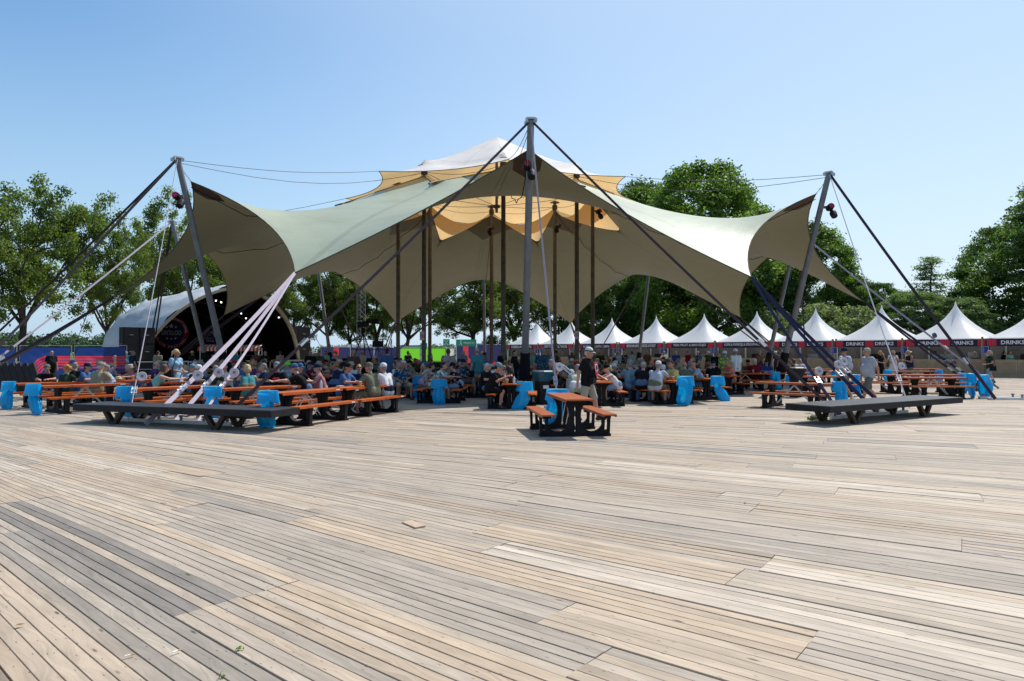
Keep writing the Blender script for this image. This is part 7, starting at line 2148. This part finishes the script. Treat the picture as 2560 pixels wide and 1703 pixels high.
P_(1541,21.6,-80,'fC','white','blackcap/bun:blond','shorts:denimlight','woman in a white top, denim shorts and black cap with bare legs', sk=0, shoe='brown', scale=1.04)
P_(1578,22.9,200,'sA','steel','x/short:grey','trousers:denim','grey haired person in steel blue, back turned, right of the woman in white', scale=1.04)
P_(1604,22.4,160,'sB','black','beigecap/short:grey','trousers:denim','person in black and a beige cap, back turned', scale=1.05)
P_(1637,21.6,150,'sB','finestripe','whitecap/short:grey','shorts:olive','person in a fine striped shirt and white cap, back turned, on the bench end', scale=1.08, shoe='black')
P_(1656,23.4,-10,'fC','camo','whitecap/short:grey','trousers:black','person in a dark vest and white cap facing the viewer', sk=2)
P_(1668,24.6,-70,'sA','grey','blackcap/short:dark','shorts:stone','person in grey with a dark cap left of the yellow polo')
P_(1689,22.7,-70,'sA','yellow','x/short:brown','shorts:stone','person in a pale yellow polo facing left above the full blue bag', sk=2, scale=1.04)
P_(1711,24.2,165,'sA','olive','x/bald:grey','shorts:khaki','person in olive, back turned, right of the yellow polo')
P_(1724,25.4,160,'sA','lightblue','greycap/short:grey','shorts:stone','person in light blue, back turned, behind the olive tee')
P_(1754,24.6,-75,'sB','lightblue','x/bald:brown','trousers:denim','balding person in a light blue tee leaning left above a blue bag', sk=2, scale=1.03)
P_(1741,26.2,-60,'sA','cream','x/short:brown','trousers:denim','person in cream behind the light blue tee')
P_(1784,26.6,170,'sA','black','navycap/short:grey','trousers:denim','person in black and a navy cap, back turned, left of the salmon shirt')
P_(1828,27.2,-75,'sA','salmon','x/short:grey','shorts:denimlight','man in a salmon shirt and light shorts facing left with bare legs', sk=2, shoe='brown', scale=1.05)
P_(1792,29.2,0,'fP','black','x/bob:grey','dress:black','standing grey haired woman in a black dress behind the salmon shirt')
P_(1812,28.4,180,'mB','jungle','whitecap/short:grey','shorts:stone','standing man in a green and yellow shirt and white cap, back turned', scale=0.98)
P_(1839,29.0,200,'mB','white','whitecap/short:grey','trousers:black','standing man in a white tee and white cap, back turned', sk=1, scale=1.03)
P_(1888,30.8,175,'sA','wine','x/short:white','trousers:black','person in a dark red tee with white hair, back turned, bare head', scale=1.05, shoe='white')
P_(1914,31.2,-10,'sA','royal','navycap/short:brown','shorts:stone','person in royal blue and a navy cap facing the viewer near the right mast')
P_(1866,31.4,5,'sA','brown','blackcap/short:dark','trousers:black','person in brown left of the dark red tee facing the viewer', sk=1)
P_(1852,32.6,-20,'fA','cream','navycap/long:brown','trousers:denim','long haired person in cream with a navy cap near the coffee stall')
P_(1997,36.6,0,'sA','white','x/bald:grey','shorts:stone','bald person in white sitting in the sun by the counter')
P_(1977,37.8,60,'fA','brown','x/bob:brown','trousers:denim','person with a brown bob left of the bald person in white')
# ---- walking and standing figures
w1 = P_(1468,16.6,62,'walk1','black','whitecap/short:white','shorts:stone','man in a black tee with a red emblem walking right behind the lone table', sk=2, glasses=True, scale=1.01)
w2 = P_(2172,21.3,-84,'walk2','palegrey','beigecap/short:grey','shorts:greyshort','man in a pale polo, grey shorts and beige cap walking left', sk=2, shoe='grey', scale=1.02)
w3 = P_(2112,22.2,-82,'walk3','whitefloral','navycap/short:brown','shorts:stone','man in a white floral shirt and navy cap walking left ahead of the other', sk=1, shoe='white', scale=1.03)
P_(2200,40.0,20,'fP','black','x/bob:ginger','dress:black','woman in a long black dress by the drinks counter, hand at the head')
P_(2232,39.5,-20,'fP','white','bucket/long:brown','dress:white','woman in a long white dress with a brown bag at the drinks counter', sk=1)
P_(2275,37.5,-80,'mT','navy','strawhat/bald:grey','shorts:greyshort','man in a navy vest and straw hat reading his phone', sk=1, glasses=True)
P_(2474,34.8,-100,'fW','green','beigecap/bun:blond','shorts:denimlight','woman in a dark green tee and denim shorts walking left at the far right', sk=2)
for q, (px, dd, face, ps, sh, hd, lab) in enumerate(((2337,50.5,0,'mS','lightblue','blackcap/short:dark','bar worker in light blue with a black cap behind the drinks counter'),(2361,50.2,0,'fS','steel','x/bun:brown','bar worker in steel blue with tied hair behind the drinks counter'),(2437,49.8,-40,'fS','grey','x/bun:blond','blond bar worker in grey turning left behind the drinks counter'),(2524,47.8,0,'fS','mint','x/bun:brown','bar worker in pale mint behind the rightmost drinks counter'),(2510,48.8,90,'mB','black','x/short:dark','bar worker in black beside the pale mint one at the right edge'),(2140,58.0,0,'fS','lilac','x/bun:brown','bar worker in lilac behind the first drinks counter'),(2452,51.5,0,'mB','black','x/short:dark','bar worker in black deep behind the second drinks counter'))):
    P_(px, dd, face, ps, sh, hd, 'trousers:denim' if ps[0] == 'm' else 'dress:denim', lab, group='staff behind the counters')
# prints and accessories
def patch(parent, loc, rot, w, h, mats_, name='print'):
    k = MB(); n = 20
    k.add([(w*cos(2*pi*q/n), 0, h*sin(2*pi*q/n)) for q in range(n)], [tuple(range(n))])
    o = k.build(name, mats_, parent); o.location = loc; o.rotation_euler = rot; return o
sh_ = [c for c in w1.children if c.name.startswith('shirt')][0]
k = MB(); k.prism([(-0.09,0.13),(0.09,0.13),(0.11,0.02),(0.05,-0.20),(-0.05,-0.20),(-0.11,0.02)], (0,-0.232,1.27), (1,0,0), (0,0.10,1), 0.006); k.build('red_emblem', M_REDP, sh_)
k = MB(); n = 18; k.prism([(0.075*cos(2*pi*q/n),0.085*sin(2*pi*q/n)) for q in range(n)], (0,-0.237,1.275), (1,0,0), (0,0.10,1), 0.006); k.build('white_ring', M_WHITEP, sh_)
k = MB(); k.prism([(0.058*cos(2*pi*q/n),0.068*sin(2*pi*q/n)) for q in range(n)], (0,-0.241,1.275), (1,0,0), (0,0.10,1), 0.006); k.build('navy_disc', M_NAVY, sh_)
k = MB(); k.tube([(0.19*cos(2*pi*q/20), 0.0+0.165*sin(2*pi*q/20)-0.02, 0.985) for q in range(21)], 0.020, 6, cap=False); k.box((-0.12,-0.19,0.975),(0.22,0.10,0.13)); k.build('belt_bag', M_BLACKC, w1)
k = MB(); k.lathe([(0.034,-0.012),(0.036,0.0),(0.034,0.012)], 12, PR['walk1']['head'].translation*0 + Vector((0.195,-0.30,1.035))); k.build('wristband', M_REDP, w1)
hb = [c for c in w1.children if c.name.startswith('hat')][0]
k = MB(); k.lathe([(0.101,0.032),(0.102,0.060)], 18, (0,0.014,0)); k.build('hat_band', CL['green'], hb); 
for o_ in hb.children:
    o_.scale = (0.94,1.06,1)
sh_ = [c for c in t_.children if c.name.startswith('shirt')][0]
k = MB(); k.prism([(-0.10,0.03),(-0.05,0.06),(0,0.045),(0.05,0.06),(0.10,0.03),(0.06,-0.01),(0.05,-0.09),(0,-0.11),(-0.03,-0.06),(-0.06,-0.01)], (0,-0.245,0.84), (1,0,0), (0,-0.28,1), 0.008); k.build('red_print', M_REDP, sh_)
# phone in the reader's hands
ph = None
for o_ in PEOPLE:
    if o_['label'].startswith('phone reader'): ph = o_
q_ = Matrix.Rotation(ph.rotation_euler.z, 3, 'Z') @ Vector((0,-0.62,0.99)) + ph.location
r = empty('phone', q_, ph.rotation_euler.z, 'dark phone in the hands of the reader in black', 'phone')
k = MB(); k.box((0,0,0),(0.075,0.010,0.15), Matrix.Rotation(-0.7,3,'X')); k.build('phone_case', M_RUBBER, r)
# bags carried
def shoulder_bag(o, col, name, label, side=1, z=0.86):
    q = Matrix.Rotation(o.rotation_euler.z, 3, 'Z') @ Vector((side*0.27, 0.02, z)) + o.location
    r = empty('shoulder_bag', q, o.rotation_euler.z, label, 'bag')
    k = MB(); k.box((0,0,0),(0.10,0.28,0.24), None, 0, 0.9); k.build('bag_body', col, r)
    k = MB(); k.tube([(-0.01,0.12,0.10),(-side*0.10,0.10,0.42),(-side*0.30,0.0,0.66),(-side*0.12,-0.13,0.42),(-0.01,-0.12,0.10)], 0.012, 5); k.build('bag_strap', col, r)
for o_ in PEOPLE:
    l = o_['label']
    if 'black shoulder bag' in l: shoulder_bag(o_, M_BLACKC, '', 'black shoulder bag of the standing man in teal', 1)
    if 'brown bag at the drinks' in l: shoulder_bag(o_, CL['brown'], '', 'brown bag carried by the woman in the white dress', -1, 0.95)
    if 'denim shorts walking left' in l: shoulder_bag(o_, M_BLACKC, '', 'black bag of the woman in denim shorts', 1, 0.85)
    if 'light blue dress standing' in l: shoulder_bag(o_, M_BLACKC, '', 'black handbag of the woman in the light blue dress', -1, 1.0)

# ---- the crowd that fills the remaining shaded tables
rc = random.Random(8)
taken = [(o.location.x, o.location.y) for o in PEOPLE]
tz = {}
SH = ['black','navy','black','navy','brown','green','white','grey','olive','green','teal','blue','steel','pink','red','wine','beige','cream','brown','purple','royal','lilac','navyleaf','skyprint','check','darkfloral','khaki','orange','finestripe','camo','mint','bluefloral','redfloral']
HD = ['x/short:grey','x/short:dark','x/short:brown','x/bald:grey','x/long:blond','x/long:brown','x/bob:grey','x/bob:brown','x/bun:blond','x/short:white','whitecap/short:grey','navycap/short:grey','blackcap/short:dark','greycap/short:grey','beigecap/short:grey','bluecap/short:brown','redcap/short:grey','strawhat/short:grey','whitehat/long:brown','bucket/short:grey','x/curly:ginger','khakicap/short:grey']
def zone(x, y):
    side = 'left' if x < -7 else ('centre left' if x < -2.5 else ('centre' if x < 2.5 else ('centre right' if x < 7 else 'right')))
    row = 'front' if y < 27.3 else ('second' if y < 31 else ('middle' if y < 35 else ('rear' if y < 43 else 'last')))
    return '%s %s tables' % (row, side)
nfill = 0
for (x, y, a) in FILL:
    if any((x-px_)**2 + (y-py_)**2 < 1.1**2 for px_, py_ in [(b_.x, b_.y) for b_ in POLES] + [(1.02,22.0),(-1.9,30.5)]): continue
    if any((x-t.location.x)**2 + (y-t.location.y)**2 < 2.2**2 for t in SHADE + [T7,T8]): continue
    t = table(x, y, a)
    near_ = y < 31
    seats = []
    for s in (-1, 1):
        for q in (-0.78, -0.26, 0.26, 0.78):
            if rc.random() < (0.86 if near_ else 0.74): seats.append((s, q + rc.uniform(-0.06,0.06)))
    descr = []
    ra = radians(a)
    for s, q in seats:
        wx = x + cos(ra)*s*0.62 - sin(ra)*q; wy = y + sin(ra)*s*0.62 + cos(ra)*q
        if any((wx-u)**2 + (wy-v)**2 < 0.50**2 for u, v in taken): continue
        taken.append((wx, wy))
        face = a - 90*s + rc.uniform(-14,14)
        # front is -Y: s=+1 sits on local +x and looks to -x
        face = math.degrees(ra) + (-90 if s > 0 else 90) + rc.uniform(-14,14)
        ps = rc.choice(['sA','sB','sC','sD','sE','sF','fA','fB','fC','sA','sB','sG'])
        for _ in range(60):
            shirt = rc.choice(SH); hd = rc.choice(HD)
            if ps[0] != 'f' and ('long' in hd or 'bun' in hd or 'bob' in hd): continue
            if ps[0] == 'f' and ('bald' in hd): continue
            bits = hd.split('/')
            hh = HATN[bits[0]] if bits[0] in HATN else {'short':'%s hair','bald':'balding %s head','long':'long %s hair','bob':'%s bob','bun':'%s bun','curly':'curly %s hair'}[bits[-1].split(':')[0]] % bits[-1].split(':')[1]
            lab = 'person in %s with %s at the %s' % (CNAME[shirt], hh, zone(x, y))
            if lab not in LABELS: break
        low = rc.choice(['trousers:denim','shorts:stone','trousers:black','shorts:greyshort','trousers:navy','shorts:khaki'])
        person(wx, wy, face, ps, shirt, hd, low, sk=rc.randrange(4), shoe=rc.choice(['black','white','grey','brown']), glasses=rc.random() < 0.2, label=lab, scale=rc.uniform(0.96,1.05))
        descr.append('%s and %s' % (CNAME[shirt], hh)); nfill += 1
    if len(descr) > 0: t['label'] = 'picnic table at the %s by the %s' % (zone(x, y).replace(' tables',''), descr[0])
    else: t['label'] = 'empty picnic table at the %s' % zone(x, y)
print('fill', nfill, 'people', len(PEOPLE), 'tables', len(TABLES))
# standing visitors between the rear tables and in front of the stalls
ST = [(1255,36,20),(1330,38,160),(1365,33,-60),(1390,40,30),(1500,42,180),(1545,46,200),(1580,44,170),(1618,48,190),(1690,45,175),(1720,50,-60),(1745,47,185),(1770,52,160),(1560,50,10),(1430,47,180),(1480,52,170),(1660,52,180),(1900,46,175),(1940,50,185),(1955,43,-30),(1020,44,30),(1075,46,150),(1160,42,-40),(1205,48,20),(840,40,160),(815,42,-30),(905,38,170),(700,44,180),(640,43,175),(590,44,185),(540,45,180),(480,44,175),(395,42,180)]
for (px, d, fc) in ST:
    ps = rc.choice(['mS','mB','mB','fS','fP'])
    for _ in range(60):
        shirt = rc.choice(SH); hd = rc.choice(HD)
        if ps[0] != 'f' and ('long' in hd or 'bun' in hd or 'bob' in hd): continue
        if ps[0] == 'f' and 'bald' in hd: continue
        bits = hd.split('/')
        hh = HATN[bits[0]] if bits[0] in HATN else {'short':'%s hair','bald':'balding %s head','long':'long %s hair','bob':'%s bob','bun':'%s bun','curly':'curly %s hair'}[bits[-1].split(':')[0]] % bits[-1].split(':')[1]
        lab = 'standing person in %s with %s %s' % (CNAME[shirt], hh, 'before the food tents' if px > 1240 else ('near the stage' if px < 850 else 'behind the middle tables'))
        if lab not in LABELS: break
    P_(px, d, fc + rc.uniform(-15,15), ps, shirt, hd, 'dress:'+rc.choice(['navy','black','white','olive']) if ps[0] == 'f' else rc.choice(['shorts:stone','trousers:denim','shorts:greyshort','trousers:black']), lab, sk=rc.randrange(4))
# drinks and bottles on a few tables
def bottle(x, y, z, label):
    r = empty('water_bottle', (x,y,z), 0, label, 'bottle')
    k = MB(); k.lathe([(0.032,0.0),(0.034,0.01),(0.034,0.15),(0.014,0.20),(0.014,0.225)], 10); k.build('bottle_body', M_BOTTLE, r)
    k = MB(); k.lathe([(0.016,0.225),(0.016,0.245)], 8); k.build('bottle_cap', CL['royal'], r)
bottle(0.06, 19.7, 0.756, 'clear water bottle on the middle shaded table'); bottle(-4.75, 17.0, 0.756, 'clear water bottle on the sunlit table in front of the men in caps')
M_CUP = mat('beer cup', (0.55,0.33,0.08), 0.25, 0.5, 0, 0.1, 3)
def cup(x, y, z, label):
    k = MB(); k.lathe([(0.030,0.0),(0.040,0.12)], 10); k.lathe([(0.040,0.121),(0.041,0.14)], 10, m=1)
    o = k.build('beer_cup', [M_CUP, M_WHITE]); o.location = (x,y,z); props(o, label, 'cup', 'plastic beer cups on the tables')
for q, (t, dx, dy, lab) in enumerate(((T2,0.05,-0.2,'beer cup between the olive tee and the bearded person'),(U2,-0.1,0.2,'beer cup on the middle shaded table'),(U1,0.1,0.3,'beer cup on the table of the green leaf shirt'),(U3,0.05,0.1,'beer cup in front of the woman in white'),(U6,0.0,-0.3,'beer cup in front of the salmon shirt'),(T8,0.1,0.1,'beer cup in front of the khaki polo'))):
    a = t.rotation_euler.z; cup(t.location.x + cos(a)*dx - sin(a)*dy, t.location.y + sin(a)*dx + cos(a)*dy, 0.756, lab)

M_TRAY = mat('paper food tray', (0.62,0.56,0.46), 0.8, 0.2)
b = MB(); b.lathe([(0.030,0.0),(0.040,0.12)], 8); b.lathe([(0.040,0.121),(0.041,0.14)], 8, m=1); ME_CUP = b.mesh('beer_cup', [M_CUP, M_WHITE])
b = MB(); b.box((0,0,0.02),(0.16,0.11,0.04),None,0,1.15); ME_TRAY = b.mesh('food_tray', [M_TRAY])
rq = random.Random(12)
for t in TABLES:
    if t.location.y > 31.5 or t in (TF,R1,R2,R3,R4,R5,R6,R7,R8,R9,R10,T1,T3,T4,T5,T6): continue
    a = t.rotation_euler.z
    for q in range(rq.choice((2,3,4))):
        dx = rq.uniform(-0.2,0.2); dy = -0.85 + q*0.5 + rq.uniform(-0.1,0.1)
        tray_ = rq.random() < 0.4
        o = link('food_tray' if tray_ else 'beer_cup', ME_TRAY if tray_ else ME_CUP, None, (t.location.x + cos(a)*dx - sin(a)*dy, t.location.y + sin(a)*dx + cos(a)*dy, 0.757), (0,0,rq.uniform(0,3)))
        tl_ = t['label'].replace('picnic table', 'table').split(',')[0].split(); props(o, ' '.join([('first','second','third','fourth')[q], 'food tray' if tray_ else 'beer cup', 'on the'] + tl_[:11])[:110], 'tray' if tray_ else 'cup', 'paper food trays on the crowded tables' if tray_ else 'beer cups on the crowded tables')
